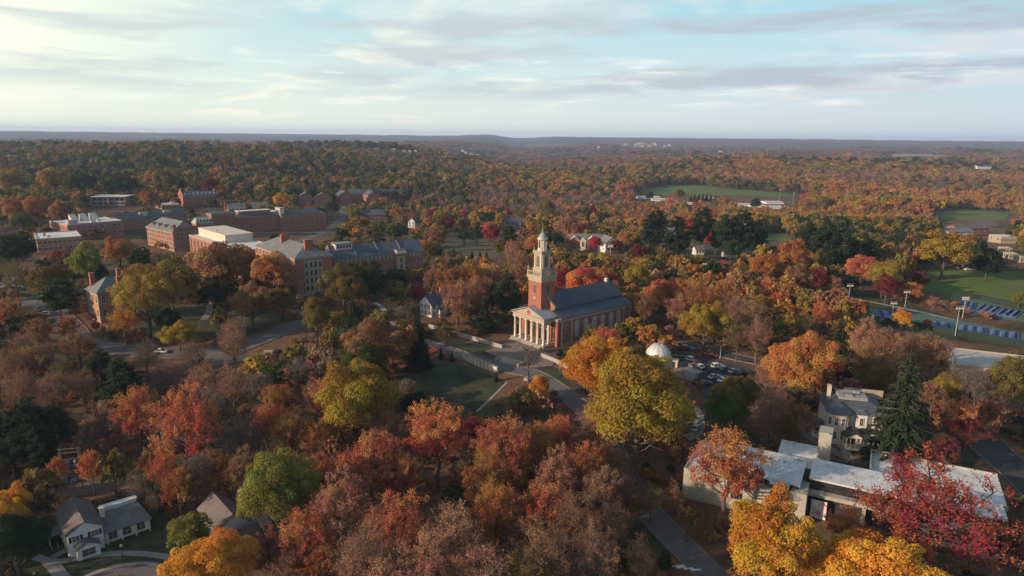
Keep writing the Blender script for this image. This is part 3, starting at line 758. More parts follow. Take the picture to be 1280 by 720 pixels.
# balustrade with corner urns
b = MB(); a0, a1, c0, c1 = tx0-.3, tx0+TW+.3, ty0-.3, ty0+TW+.3
for z, hgt in ((25.6, .25), (27.0, .28)):
    b.box(a0, a1, c0, c0+.35, z, z+hgt); b.box(a0, a1, c1-.35, c1, z, z+hgt); b.box(a0, a0+.35, c0+.35, c1-.35, z, z+hgt); b.box(a1-.35, a1, c0+.35, c1-.35, z, z+hgt)
for k in range(13):
    u = k/12
    for (x, y) in ((a0+.17+(a1-a0-.35)*u, c0+.17), (a0+.17+(a1-a0-.35)*u, c1-.17), (a0+.17, c0+.17+(c1-c0-.35)*u), (a1-.17, c0+.17+(c1-c0-.35)*u)): b.cyl(x, y, 25.85, 27.0, .10, n=6)
b.build('balustrade', M['stone'], ch)
for x in (a0+.2, a1-.2):
    for y in (c0+.2, c1-.2):
        b = MB(); b.box(x-.35, x+.35, y-.35, y+.35, 25.6, 27.5); b.lathe([(.12, 27.5), (.34, 28.0), (.34, 28.4), (.1, 28.8), (.02, 29.9)], 8, x, y); b.build('urn', M['stone'], ch)
# belfry stage
BW = 4.2; bx, by = tcx-BW/2, tcy-BW/2
b = MB(); b.box(bx-.35, bx+BW+.35, by-.35, by+BW+.35, 25.6, 28.4); b.box(bx, bx+BW, by, by+BW, 28.4, 34.2)
b.box(bx-.3, bx+BW+.3, by-.3, by+BW+.3, 33.6, 34.0); b.box(bx-.45, bx+BW+.45, by-.45, by+BW+.45, 34.2, 34.8); bf = b.build('belfry', M['stone'], ch)
for fx, fy, rz in ((bx, tcy, -PI/2), (tcx, by, 0), (tcx, by+BW, PI), (bx+BW, tcy, PI/2)):
    o = put(arch_window(1.3, 4.0, 'black') if 'bw' not in globals() else bw, bf, (fx, fy, 28.9), rz)
    if 'bw' not in globals():
        bw = o
    for s in (-1, 1):
        b = MB(); b.box(s*1.62-.26, s*1.62+.26, -.2, 0, 28.4, 33.6); b.build('pilaster', M['white'], bf, (fx, fy, 0), rz)
for sx in (-1, 1):
    for sy in (-1, 1):
        b = MB(); b.lathe([(.22, 34.8), (.25, 35.2), (.1, 35.4), (.18, 35.7), (.02, 36.5)], 8, tcx+sx*2.15, tcy+sy*2.15); b.build('urn', M['stone'], ch)
# lantern
b = MB(); b.lathe([(1.9, 34.8), (1.9, 35.8), (1.75, 35.9)], 8, tcx, tcy, sm=False, a0=PI/8); b.build('lantern_base', M['white'], ch)
b = MB()
for k in range(8):
    a = PI/8+k*PI/4; b.cyl(tcx+1.5*math.cos(a), tcy+1.5*math.sin(a), 35.85, 39.6, .21, n=8)
b.lathe([(.75, 35.85), (.75, 39.6)], 8, tcx, tcy, sm=False)
b.lathe([(1.85, 39.6), (1.95, 39.9), (1.95, 40.3)], 16, tcx, tcy, sm=False); b.build('lantern', M['white'], ch)
b = MB(); b.lathe([(1.6, 40.3), (1.5, 40.9), (1.2, 41.6), (.75, 42.15), (.36, 42.5), (.26, 43.1), (.12, 43.3), (.22, 43.5), (.09, 43.8), (.05, 46.4)], 16, tcx, tcy); b.build('dome', M['copper'], ch)
for _o in ch.children:
    if _o.name.split('.')[0] in ('lantern', 'lantern_base', 'dome'):
        for _v in _o.data.vertices: _v.co.z = 34.8+(_v.co.z-34.8)*.86
footprint(ch, -8, l_, -1, w_, 18, pad=1.5)
keep([(636,440),(640,385),(664,378),(690,352),(765,345),(795,375),(795,412),(705,436)], 250)
KEEP.append((np.array([(655,380),(655,345),(668,300),(674,282),(686,282),(692,345),(694,380)], float), 248.0))

# ---------------------------------------------------------------- big hip-roofed hall and its white penthouse
e, w, d, ro = hall('brick_hall', 'hip-roofed brick hall with a white stone window panel facing right of the white penthouse', 'college hall', (369, 324), (309, 309), (415, 319), 19, 'hip', 5.0, 'brick_rose', 'slate_light', 4, 0, 11, (1.3, 2.4), True, ang=41, base=2.0)
b = MB(); b.box(w*.22, w*.72, -.18, 0, 1.6, 17.6); pnl = b.build('stone_panel', M['stone'], e)
pr = win_proto(1.15, 2.3, 'sash', 'stone')
for s in range(4):
    for k in range(4): put(pr, e, (w*.22+w*.5*(k+.5)/4, -.18, 3.0+s*3.75))
b = MB(); b.box(-.12, w, -.12, 0, -2.8, 1.7); b.box(-.12, 0, 0, d, -2.8, 1.7); b.build('plinth', M['stone'], e)
chimney(e, w*.5, 5.5, 21.5, 26.8, 4.2, 1.6, parent=ro); chimney(e, w*.42, 30, 21.5, 27.0, 4.0, 1.6, parent=ro)
e2, w2, d2, ro2 = hall('glass_front_hall', 'flat-roofed hall of tall window strips under the big white penthouse', 'college hall', (300, 315), (229, 297), None, 15, 'flat', 1, 'brick_rose', 'flat_roof', 3, 0, 0, (1.2, 2.0), True, ang=43, w=22, wins=False)
pr = win_proto(1.5, 12.0, 'grid', 'stone')
win_row(e2, pr, 'left', w2, d2, 13, 1.6)
b = MB(); b.box(5, w2-1, d2*.42, d2-2.5, 15.25, 19.6); b.box(4.7, w2-.7, d2*.42-.3, d2-2.2, 19.6, 19.95); ph_ = b.build('penthouse', M['white'], e2)
b = MB(); b.box(8, 9, d2*.7, d2*.7+1, 19.95, 20.6); b.build('roof_vent', M['metal'], ph_)
# ---------------------------------------------------------------- long slate wing
e3, w3, d3, ro3 = hall('long_slate_wing', 'long brick wing with slate roof, ribbon windows and a glazed roof lantern', 'college hall', (416, 323), None, (529, 314), 15, 'gable', 5.0, 'brick_dark', 'slate', 3, 15, 3, (1.1, 1.7), True, ang=33, d=15, axis='x')
b = MB(); b.box(1, w3-1, -.1, 0, 12.6, 14.1); b.build('ribbon_surround', M['stone'], e3)
for k in range(22):
    o = put(win_proto(1.5, 1.0, 'sash'), e3, (2.2+k*(w3-4.4)/21, -.1, 12.85))
b = MB(); b.box(w3*.66, w3*.80, -1.3, 0, -2, 14.6); bay = b.build('bay', M['brick_dark'], e3)
b = MB(); b.box(w3*.685, w3*.775, -1.42, -1.3, 3, 13.2); b.build('stone_panel', M['stone'], bay)
for s in range(3): put(win_proto(1.3, 2.2, 'grid', 'stone'), bay, (w3*.73, -1.42, 3.6+s*3.2))
b = MB(); b.box(w3*.68, w3*.79, -1.2, 5.0, 14.6, 16.6); b.box(w3*.675, w3*.795, -1.4, 5.2, 16.6, 16.9, 1); b.build('dormer', [M['white'], M['slate']], ro3)
b = MB(); b.box(3.2, 12.0, 4.4, 10.6, 17, 21.2); b.box(2.8, 12.4, 4.0, 11.0, 21.2, 21.6, 1); ln = b.build('roof_lantern', [M['white'], M['slate_light']], ro3)
for k in range(5): put(win_proto(1.15, 1.6, 'sash'), ln, (4.4+k*1.6, 4.4, 19.2))
b = MB(); b.ex([(0, 14.9), (15, 14.9), (7.5, 20.6)], 'x', -.4, -.02); b.build('gable_trim', M['white'], e3)
for k in range(1, 4):
    b = MB(); x = w3*k/4; b.ex([(-.4, 14.9), (7.5, 20.55), (15.4, 14.9), (15.4, 15.35), (7.5, 21.0), (-.4, 15.35)], 'x', x-.25, x+.25); b.build('firewall', M['slate_light'], ro3)
# ---------------------------------------------------------------- gabled hall with white windows
e, w, d, ro = hall('gabled_hall', 'brick hall with pale gabled roof and a tall end wall facing right', 'college hall', (216, 291), (176, 284), (246, 287.5), 13, 'hip', 6.5, 'brick_rose', 'slate_light', 4, 3, 11, (1.4, 1.9), True, ang=49, base=.6, ridge=5.5)
for k in range(4): dormer(ro, -.0+1.6, d*(k+.7)/4.4, 14.3, 2.2, 1.8, 4, -PI/2, 'stone', 'slate_light')
b = MB(); b.box(0.5, w-.5, -.25, 0, 13.2, 16.4); b.build('parapet_wall', M['brick_dark'], e)
chimney(e, 1.5, .9, 13.5, 18.2, 2.0, 1.2, parent=ro); chimney(e, w-1.5, .9, 13.5, 18.2, 2.0, 1.2, parent=ro)
# ---------------------------------------------------------------- flat-roofed hall with skylight wedges
e, w, d, ro = hall('flat_roofed_hall', 'brick hall with white flat roof and upright white skylight wedges', 'college hall', (84, 282), (56, 276), (146, 278), 11, 'flat', 1, 'brick_rose', 'flat_roof', 2, 9, 6, (2.4, 1.6), True, ang=52, w=38, d=34)
for k in range(3):
    b = MB(); b.ex([(0, 11.3), (9, 11.3), (9, 16.5)], 'x', 10+k*7, 10.5+k*7+4); o = b.build('skylight', M['white'], e, (0, 16, 0))
b = MB(); b.box(3, 9, 6, 12, 11.25, 14); b.build('plant_room', M['grey_roof'], e); ac_unit(e, 18, 5, 11.25, 2.2); ac_unit(e, 24, 9, 11.25, 1.8)
e, w, d, ro = hall('slate_roofed_hall', 'long low hall with dark slate roof behind the skylight wedges', 'college hall', (145, 275), None, (226, 268), 9, 'gable', 4.2, 'brick_rose', 'slate', 2, 14, 3, (1.6, 1.7), True, ang=52, w=58, d=15, axis='x')
ac_unit(e, 22, 2.2, 10.6, 2.4); b = MB(); b.box(20, 27, 3, 6.5, 10.4, 13.0); b.build('dormer', M['stone'], ro); b = MB(); b.box(40, 46, 3, 6.5, 10.4, 13.2); b.build('dormer', M['stone'], ro)
e, w, d, ro = hall('white_roofed_hall', 'square flat-topped hall with bright white roof at the far left', 'college hall', (46, 300), (32, 289), (102, 297), 9, 'flat', 1, 'brick_tan', 'flat_roof', 2, 9, 8, (2.2, 1.5), True, ang=37, d=34)
ac_unit(e, 6, 8, 9.25, 1.6); chimney(e, 5, 16, 9, 12, 1.4, 1.4, 'stone_grey')
e, w, d, ro = hall('low_hall', 'low white-roofed building cut off by the left edge, beyond the square white roof', 'college hall', (2, 305), None, (33, 296), 6, 'flat', 1, 'stone', 'flat_roof', 1, 7, 3, (2.4, 1.6), False, ang=55, d=14, w=30)
e, w, d, ro = hall('modern_pavilion', 'modern pavilion with a thin overhanging white roof at the edge of the woods', 'pavilion', (114, 247), None, (153, 247), 9, 'flat', 1, 'grey_roof', 'flat_roof', 2, 6, 4, (4.0, 2.4), True, ang=10, d=20, w=33)
b = MB(); b.box(-2.5, w+2, -3, d+2, 9.8, 10.3); b.build('roof_canopy', M['flat_roof'], e)
for x in (-1, w*.48, w-1):
    b = MB(); b.box(x, x+1.6, -1.4, 0, -2, 9.8); b.build('fin_wall', M['brick_tan'], e)
e, w, d, ro = hall('dormitory', 'four-storey brick dormitory with dark mansard roof and end chimneys', 'dormitory', (229, 245), (223, 243), (272, 244), 12, 'hip', 3.6, 'brick_dark', 'slate', 3, 9, 3, (1.3, 1.9), True, ang=41, base=.5, ridge=2.6)
for k in range(8): dormer(ro, w*(k+.6)/8.2, .4, 12.4, 1.8, 1.9, 2.4, 0, 'white', 'slate')
b = MB(); b.ex([(0, 0), (d, 0), (d, 13), (d*.7, 17.2), (d*.3, 17.2), (0, 13)], 'x', -.5, -.02); b.build('end_gable', M['brick'], e)
chimney(e, .3, d/2, 16, 19.5, 1.4, 3.0, parent=ro); chimney(e, w-.6, d/2, 14.5, 18.2, 1.2, 2.6, parent=ro)
e, w, d, ro = hall('low_hall', 'low white flat-roofed annex left of the four-storey dormitory', 'annex', (202, 257), None, (224, 256), 4.5, 'flat', 1, 'brick_rose', 'flat_roof', 1, 5, 2, (1.6, 1.4), False, ang=41, d=26)
ac_unit(e, 12, 12, 4.7, 3)
# ---------------------------------------------------------------- cluster behind the penthouse
e, w, d, ro = hall('tower_block', 'square brick block with flat dark cap behind the white penthouse', 'college hall', (264, 268), (259, 267), (293, 267), 17, 'hip', 1.6, 'brick', 'slate', 3, 4, 2, (1.3, 2.6), True, ang=41, d=12, base=.5)
e, w, d, ro = hall('mansard_wing', 'brick wing with a green-grey glazed mansard left of the square block', 'college hall', (245, 280), (242, 279), (265, 279), 11, 'hip', 4.6, 'brick', 'copper', 3, 5, 2, (1.3, 1.8), True, ang=41, d=10, base=.5, ridge=2.0)
for k in range(5): dormer(ro, w*(k+.5)/5, .3, 11.5, 1.6, 2.6, 1.6, 0, 'white', 'copper')
e, w, d, ro = hall('brick_hall', 'dark-roofed brick hall with two window rows right of the square block', 'college hall', (293, 272), None, (346, 270), 12, 'hip', 3.0, 'brick', 'slate', 2, 13, 2, (1.4, 2.5), True, ang=41, d=16, base=.5)
b = MB(); b.box(5, w-6, 4, 12, 12.8, 16.2); b.box(4.6, w-5.6, 3.6, 12.4, 16.2, 16.6, 1); b.build('roof_monitor', [M['brick'], M['flat_roof']], ro)
e, w, d, ro = hall('lantern_hall', 'brick hall with slate roof and pale glazed end lantern, farthest right of its cluster', 'college hall', (352, 270), (330, 262), (384, 264), 13, 'hip', 4.2, 'brick', 'slate', 3, 9, 4, (1.3, 1.9), True, ang=41, base=.5, d=14)
b = MB(); b.box(-.5, 3.5, 2, d-2, 13.2, 19.4); b.box(-.9, 3.9, 1.6, d-1.6, 19.4, 19.8, 1); ln = b.build('roof_lantern', [M['white'], M['copper']], ro)
for k in range(4): put(flatwin_proto(1.2, 3.4), ln, (-.5, 3.6+k*2.2, 14.8), -PI/2)
e, w, d, ro = hall('grey_roofed_hall', 'low building with pale gabled roof behind the brick cluster', 'college hall', (286, 262), None, (328, 258), 6, 'gable', 5, 'brick', 'slate_light', 1, 6, 2, (1.6, 1.8), False, ang=35, d=18, axis='x')
chimney(e, -1, 9, 5, 14, 2, 1.4)
e, w, d, ro = hall('white_topped_hall', 'low white-topped brick building in front of the pale gabled roof', 'college hall', (302, 268), None, (340, 265), 9, 'flat', 1, 'brick', 'flat_roof', 2, 6, 2, (1.6, 1.8), False, ang=41, d=16)
# ---------------------------------------------------------------- distant buildings
def far_house(K, R, H, roof, rh, wall, roofm, label, cat='house', name='house', st=2, nx=5, d=10, ang=None, axis=None, group=None, w=None, ny=2):
    e, w, d, ro = hall(name, label, cat, K, None, R, H, roof, rh, wall, roofm, st, nx, ny, (1.2, 1.5), False, ang=ang, d=d, axis=axis, group=group, w=w, e_=.5)
    return e, w, d, ro
far_house((374,246),(390,246),8,'gable',5,'brick_rose','shingle','brick gabled townhouse, leftmost of the row behind the parking road',d=14,ang=20,axis='y',nx=4)
far_house((392,247),(414,247),8,'gable',5,'brick_rose','shingle','brick gabled townhouse with long side, second of the row',d=14,ang=20,axis='y',nx=5)
far_house((425,244),(436,243),11,'gable',5,'brick','slate','tall brick townhouse with lit gable left of the dark roofed block',d=16,ang=35,axis='y',nx=3,st=3)
far_house((436,242),(458,239),9,'gable',5,'brick','slate','dark-roofed terrace between the two lit brick gables',d=14,ang=20,axis='x',nx=6)
far_house((460,244),(470,243),11,'gable',5,'brick','slate','brick townhouse with lit gable, right of the dark-roofed terrace',d=16,ang=35,axis='y',nx=3,st=3)
far_house((470,242),(500,238),8,'gable',5,'brick','slate','long dark-roofed terrace stretching right from the lit brick gable',d=14,ang=20,axis='x',nx=8)
e, w, d, ro = far_house((451,269),(482,266),7,'gable',5,'brick_rose','slate','brick house with slate roof and two end chimneys among orange trees',d=13,ang=14,axis='x',nx=6)
chimney(e, .5, d/2, 9, 15, 1.2, 1.8, 'stone', ro); chimney(e, w-.5, d/2, 9, 15, 1.2, 1.8, 'stone', ro)
far_house((510,277),(517,278),6,'gable',4,'white_wall','shingle','tiny white gabled house right of the brick house with two chimneys',d=8,ang=-10,axis='y',nx=2)
e, w, d, ro = far_house((712,300),(757,302),7.5,'gable',3.6,'brick','slate_light','long brick apartment house with two white-edged front gables beyond the chapel',name='apartment_house',cat='apartment house',d=16,ang=-6,axis='x',nx=0)
for k, x in enumerate((.14, .62)):
    b = MB(); b.gablewall(w*x-3.6, w*x+3.6, -2.2, 0, -2, 7.2, 3.2, 'y'); gb = b.build('gable_bay', M['brick'], e)
    b = MB(); b.roofgable(w*x-3.6, w*x+3.6, -2.4, 3, 7.2, 3.3, 'y', .4); b.build('bay_roof', M['white'], gb)
    for s in range(2): put(flatwin_proto(1.5, 1.5), gb, (w*x, -2.2, 1+s*3.1))
b = MB(); b.gablewall(w*.38-2.2, w*.38+2.2, -2.6, 0, -2, 7.4, 2.4, 'y'); cb_ = b.build('entry_bay', M['white'], e)
put(arch_window(1.5, 3.6, 'glass'), cb_, (w*.38, -2.6, 3.2))
win_row(e, flatwin_proto(1.2, 1.5), 'front', w, d, 10, 1.0); win_row(e, flatwin_proto(1.2, 1.5), 'front', w, d, 10, 4.2)
far_house((757,304),(772,303),7,'gable',4,'white_wall','slate_light','pale gabled wing at the right end of the twin-gabled apartment house',d=12,ang=20,axis='y',nx=3)
far_house((632,278),(652,277),7,'gable',4,'stone_grey','slate','grey house half hidden among trees left of the steeple top',d=10,ang=8,axis='x',nx=4)
far_house((830,288),(856,290),5,'gable',3.4,'stone_grey','slate_light','grey bungalow with pale roof among dark pines',d=10,ang=-8,axis='x',nx=4,st=1)
far_house((812,292),(826,292),4,'gable',3,'stone_grey','slate_light','small grey roofed house left of the grey bungalow',d=9,ang=-6,axis='x',nx=3,st=1)
far_house((870,312),(884,313),4,'gable',2.5,'white_wall','shingle','small white shed-like house beside dark pines above the floodlight',d=8,ang=5,axis='x',nx=3,st=1)
far_house((908,315),(922,316),4,'gable',2.5,'white_wall','shingle','small white house right of the crimson tree',d=8,ang=5,axis='x',nx=3,st=1)
far_house((1222,208),(1236,208),7,'gable',4,'white_wall','shingle','lone pale farmhouse in far woods near the right edge',d=16,ang=5,axis='x',nx=3,st=1)
# sports complex beyond the valley
G_ = 'low white-roofed buildings beside the far green sports field'
for (x0, x1, y, H, lab) in ((798, 826, 246.5, 6, 'long white-roofed building, leftmost beside the far sports field'), (816, 834, 249.5, 5, 'white-roofed shed just below the leftmost long white roof'),
     (836, 848, 252, 5, 'small white-roofed shed left of the row of dark firs'), (880, 896, 248, 6, 'white-roofed hall just right of the row of dark firs'), (918, 944, 256, 4, 'wide pale roof of the sports complex, below its right end'), (940, 958, 257.5, 4, 'bright white roof at the right end of the sports complex'),
     (958, 980, 253, 5, 'pale roofed hall farthest right beside the far sports field'), (856, 868, 254.5, 4, 'low pale roof under the row of dark firs'), (964, 985, 259, 4, 'flat pale roof nearest of those beside the far sports field')):
    hall('sports_building', lab, 'sports building', (x0, y), None, (x1, y+.3), H*.55, 'flat', 1, 'white_wall', 'flat_roof', 1, 0, 0, (2.2, 1.4), False, d=22, base=.4, group=G_, wins=False)
e, w, d, ro = hall('barn', 'dark red barn with a rounded pale roof near the infield', 'barn', (1197, 286), None, (1216, 284), 6, 'gable', 3.0, 'brick', 'shingle_brown', 1, 5, 2, (1.6, 1.2), False, ang=12, d=14)
e, w, d, ro = hall('barn', 'pale gabled building touching the red barn on its left', 'barn', (1186, 290), None, (1198, 288), 4.5, 'gable', 2.6, 'white_wall', 'slate_light', 1, 3, 2, (1.6, 1.2), False, ang=12, d=12)
e, w, d, ro = hall('shop_building', 'long low building with white flat roof at the right edge beyond the field', 'shop building', (1252, 297), None, (1300, 301), 5, 'flat', 1, 'stone', 'flat_roof', 1, 10, 2, (2.0, 1.8), True, ang=-5, d=18)
for k in range(3):
    xx = (1262, 1276, 1255)[k]; yy = (318, 322, 311)[k]
    far_house((xx, yy), (xx+12, yy+.5), 3.5, 'flat', 1, 'stone', 'flat_roof', ('pale flat shed at the right edge beyond the dark pine, middle of three', 'pale flat shed nearest of three at the right edge', 'pale flat shed farthest of three at the right edge')[k], d=7, ang=-5, nx=3, st=1, name='shed', cat='shed')
# far town houses: white specks in the haze
rs = np.random.RandomState(3)
places = [(rs.uniform(575, 600), rs.uniform(188, 196)) for _ in range(4)] + [(rs.uniform(780, 838), rs.uniform(180, 184)) for _ in range(14)] + [(505, 190), (512, 190.3), (519, 190), (748, 185), (900, 190.8), (470, 187.5), (492, 188)]
FARLAB = {}
_NTH = ['leftmost', 'second from left', 'third from left', 'fourth from left', 'fifth from left', 'sixth from left', 'seventh from left', 'eighth from left', 'ninth from left', 'tenth from left', 'eleventh from left', 'twelfth from left', 'thirteenth from left', 'rightmost']
for lo_, hi_, w_n in ((560, 610, 'of the pale houses in the hazy valley right of centre-left ridge'), (775, 845, 'of the tiny pale houses on the far hazy hillside'), (460, 500, 'of the two pale houses above the left ridge'), (502, 525, 'of the three pale houses in the hazy gap'), (740, 760, 'lone pale house'), (890, 910, 'lone pale house')):
    for k_, i_ in enumerate(sorted([i for i, (x, y) in enumerate(places) if lo_ <= x <= hi_], key=lambda i: places[i][0])):
        FARLAB[i_] = f"{_NTH[k_]} {w_n}" if 'lone' not in w_n else ('lone pale house far off on the hills behind the steeple' if lo_ == 740 else 'lone pale house far off beyond the orange woods')
for i, (x, y) in enumerate(places):
    p = gp(x, y); L_ = math.hypot(p.x, p.y); s = L_/2500
    e = empty('far_house', (p.x, p.y, p.z), rs.uniform(-.4, .4), FARLAB[i], 'house', 'pale far-off houses in the haze')
    w = rs.uniform(7, 19)*s; b = MB(); b.gablewall(-w/2, w/2, 0, 8*s, -3, 4.5*s, 2*s, 'x'); b.build('wall', M['stone'], e)
    b = MB(); b.roofgable(-w/2, w/2, 0, 8*s, 4.5*s, 2.1*s, 'x', .5); b.build('roof', M['grey_roof'], e)
    OCC.append([(p.x-w, p.y-120*s), (p.x+w, p.y-120*s), (p.x+w, p.y+20*s), (p.x-w, p.y+20*s)])
    x0, y0, _ = proj(p.x, p.y, p.z+6); KEEP.append((np.array([(x0-6, y0-1.6), (x0+6, y0-1.6), (x0+6, y0+1), (x0-6, y0+1)]), L_))
# ---------------------------------------------------------------- houses
e, w, d, ro = hall('brick_house', 'tall tan brick house with grey hipped roof half hidden by the golden tree', 'house', (122, 367), (100, 362.5), None, 12.5, 'hip', 5.0, 'brick_tan', 'slate_light', 2, 4, 3, (1.3, 2.6), True, ang=50, w=15, base=1.2, e_=.9)
chimney(e, 1.8, d-2, 14, 19.6, 1.8, 1.4, parent=ro); chimney(e, w-3, d-2.5, 14, 20.0, 1.8, 1.4, parent=ro); chimney(e, 9, 1.5, 13, 18.0, 1.8, 1.4, parent=ro)
for x, y in ((-.25, -.25), (-.25, d-.35), (w-.35, -.25)):
    b = MB(); b.box(x, x+.6, y, y+.6, 1.2, 11.9); b.build('corner_pilaster', M['stone'], e)
# small white house left of the chapel
k, a, w, d, z0 = frame3((539, 380), (522, 376.5), (562, 377), 6, 46)
w, d = 9.0, 7.6
e = empty('white_house', (k.x, k.y, z0), a, 'small white gabled house with dark roof left of the chapel', 'house')
b = MB(); b.gablewall(0, w, 0, d, -2, 5.8, 3.2, 'x'); b.build('wall', M['white_wall'], e)
b = MB(); b.roofgable(0, w, 0, d, 5.8, 3.25, 'x', .45); ro = b.build('roof', M['slate'], e)
b = MB(); b.box(w+.01, w+8, 1.2, d-.5, -2, 4.6); b.build('side_wing', M['white_wall'], e)
b = MB(); b.roofgable(w+.2, w+8, 1.2, d-.5, 4.6, 2.2, 'x', .4); b.build('wing_roof', M['slate'], e)
chimney(e, w-.5, d*.5, 7, 11.4, 1.0, .9, parent=ro)
b = MB(); b.box(3, 6.5, -2.2, 0, -1.5, 3.2); b.box(2.8, 6.7, -2.4, 0, 3.2, 3.4, 1); b.build('porch', [M['white'], M['slate']], e)
pr = win_proto(1.0, 1.5)
for z in (.8, 3.6): win_row(e, pr, 'left', w, d, 3, z)
for x, z in ((1.5, .8), (7.6, .8), (1.5, 3.6), (4.5, 3.8), (7.6, 3.6), (11, 1.2), (14.5, 1.2)): put(pr, e, (x, 0 if x < w else 1.2, z))
footprint(e, 0, w+8, 0, d, 8)
# ---------------------------------------------------------------- white gabled house, bottom left
k, a, w, d, z0 = frame3((84, 669), None, (126, 655.5), 5.5, 42, d=13, w=6.4)
e = empty('gabled_house', (k.x, k.y, z0), a, 'white gabled house with brown roof, dark shutters and a long porch wing', 'house')
b = MB(); b.gablewall(0, w, 0, d, -3, 5.4, 1.9, 'y'); b.build('wall', M['white_wall'], e)
b = MB(); b.roofgable(0, w, 0, d, 5.4, 1.95, 'y', .35, .18); ro = b.build('roof', M['shingle_brown'], e)
b = MB(); b.gablewall(1.0, 5.2, -2.4, 0, -3, 2.6, 1.0, 'y'); bay = b.build('front_bay', M['white_wall'], e)
b = MB(); b.roofgable(1.0, 5.2, -2.4, 0, 2.6, 1.05, 'y', .3, .14); b.build('bay_roof', M['shingle'], bay)
wp = win_proto(2.4, 1.5, 'grid'); put(wp, bay, (3.1, -2.4, .75))
wn2 = win_proto(1.3, 1.15, 'grid')
for x in (1.4, 4.9):
    o = put(wn2, e, (x, 0, 3.5))
    for s in (-1, 1):
        b = MB(); b.box(s*1.03-.22, s*1.03+.22, -.1, -.0, -.05, 1.2); b.build('shutter', M['black'], o)
for y in (2.0, 4.6, 7.2, 9.8): put(win_proto(.9, 1.1), e, (0, y, 3.4), -PI/2); put(win_proto(.9, 1.2), e, (0, y, .7), -PI/2)
b = MB(); b.box(6.42, 15.8, 1.4, 8.4, -3, 2.9); wg = b.build('wing', M['white_wall'], e)
V = [(6.0, .2, 2.95), (16.2, .2, 2.95), (14.6, 5.2, 5.6), (6.0, 5.2, 5.6), (6.0, 9.2, 2.95), (16.2, 9.2, 2.95)]; V += [(x, y, z-.18) for x, y, z in V]
b = MB(); b.add(V, [(0, 1, 2, 3), (3, 2, 5, 4), (1, 5, 2), (0, 6, 7, 1), (4, 5, 11, 10), (1, 7, 11, 5), (6, 9, 8, 7), (9, 10, 11, 8), (0, 3, 9, 6), (3, 4, 10, 9)]); b.build('wing_roof', M['shingle'], wg)
for x in (7.2, 10.0, 12.8, 15.6):
    b = MB(); b.box(x-.13, x+.13, .35, .61, -3, 2.9); b.build('porch_post', M['white'], wg)
for x in (8.4, 11.2, 14.0): put(win_proto(1.6, 1.7, 'grid'), wg, (x, 1.4, .6))
b = MB(); b.box(7.5, 14.6, 6.0, 7.2, 4.3, 6.1); b.box(7.3, 14.8, 5.8, 7.4, 6.1, 6.25, 1); b.build('shed_dormer', [M['white_wall'], M['flat_roof']], wg)
b = MB(); b.box(6.9, 7.8, 4.0, 4.8, 3.5, 7.2); b.box(6.8, 7.9, 3.9, 4.9, 7.0, 7.15); b.build('chimney', M['white'], e)
b = MB(); b.box(-7.4, -.6, 8.2, 13.6, -3, -2.4); 
for x, y in ((-7.0, 8.4), (-4.6, 8.4), (-2.4, 8.4), (-7.0, 13.2), (-1.0, 13.2)): b.box(x-.12, x+.12, y-.12, y+.12, -2.4, 2.3)
b.box(-7.2, -.4, 12.6, 13.4, -2.4, 2.3)
cp = b.build('carport', M['white'], e); b = MB(); b.roofgable(-7.4, -.2, 7.9, 13.8, 2.35, 1.5, 'x', .3, .16); b.build('carport_roof', M['shingle'], cp)
b = MB(); b.box(-3.0, -1.2, 5.6, 9.0, -2.6, -.2); 
for i in range(8): b.box(-2.4, -1.2, 5.6-.5*(i+1), 5.6-.5*i, -2.6, -.4-.25*i)
b.tube((-2.4, 9, .8), (-2.4, 1.8, -1.2), .05); b.tube((-1.2, 9, .8), (-1.2, 1.8, -1.2), .05)
b.build('outside_stair', M['white'], e)
footprint(e, -7.5, 16, -2.5, 14, 7); keep([(20,650),(80,622),(165,620),(188,650),(186,668),(130,690),(100,702),(80,700),(30,672)], 142)
# ---------------------------------------------------------------- grey-roofed house behind the yellow-orange tree
k, a, w, d, z0 = frame3((272, 663), None, (300, 655), 4.6, 42, d=12, w=6.6)
e = empty('grey_roofed_house', (k.x, k.y, z0), a, 'house with mottled grey gabled roof and white chimney beside the tall green tree', 'house')
b = MB(); b.gablewall(0, w, 0, d, -3, 4.5, 2.6, 'y'); b.build('wall', M['white_wall'], e)
b = MB(); b.roofgable(0, w, 0, d, 4.5, 2.65, 'y', .4, .18); ro = b.build('roof', M['shingle_brown'], e)
b = MB(); b.gablewall(2.2, 7.6, -4.6, 0, -3, 2.6, 1.7, 'x'); bb = b.build('front_wing', M['stone_grey'], e)
b = MB(); b.roofgable(2.2, 7.6, -4.6, 0, 2.6, 1.75, 'x', .35, .16); b.build('wing_roof', M['shingle_brown'], bb)
put(win_proto(.8, 1.0), e, (1.1, 0, 3.0)); put(win_proto(2.2, 1.4, 'grid'), bb, (2.2, -2.3, .3), -PI/2); put(win_proto(1.2, 1.2), bb, (5.2, -4.6, .4))
b = MB(); b.gablewall(w, w+6, 2, 9, -3, 3.4, 2.2, 'x'); b2 = b.build('side_wing', M['white_wall'], e); b = MB(); b.roofgable(w, w+6, 2, 9, 3.4, 2.25, 'x', .35, .16); b.build('side_roof', M['shingle_brown'], b2)
b = MB(); b.box(w+.4, w+1.4, 5.0, 5.9, 5.0, 9.3); b.box(w+.28, w+1.52, 4.88, 6.02, 8.9, 9.1); b.build('chimney', M['white'], e)
footprint(e, 0, w+6, -4.6, d, 6)
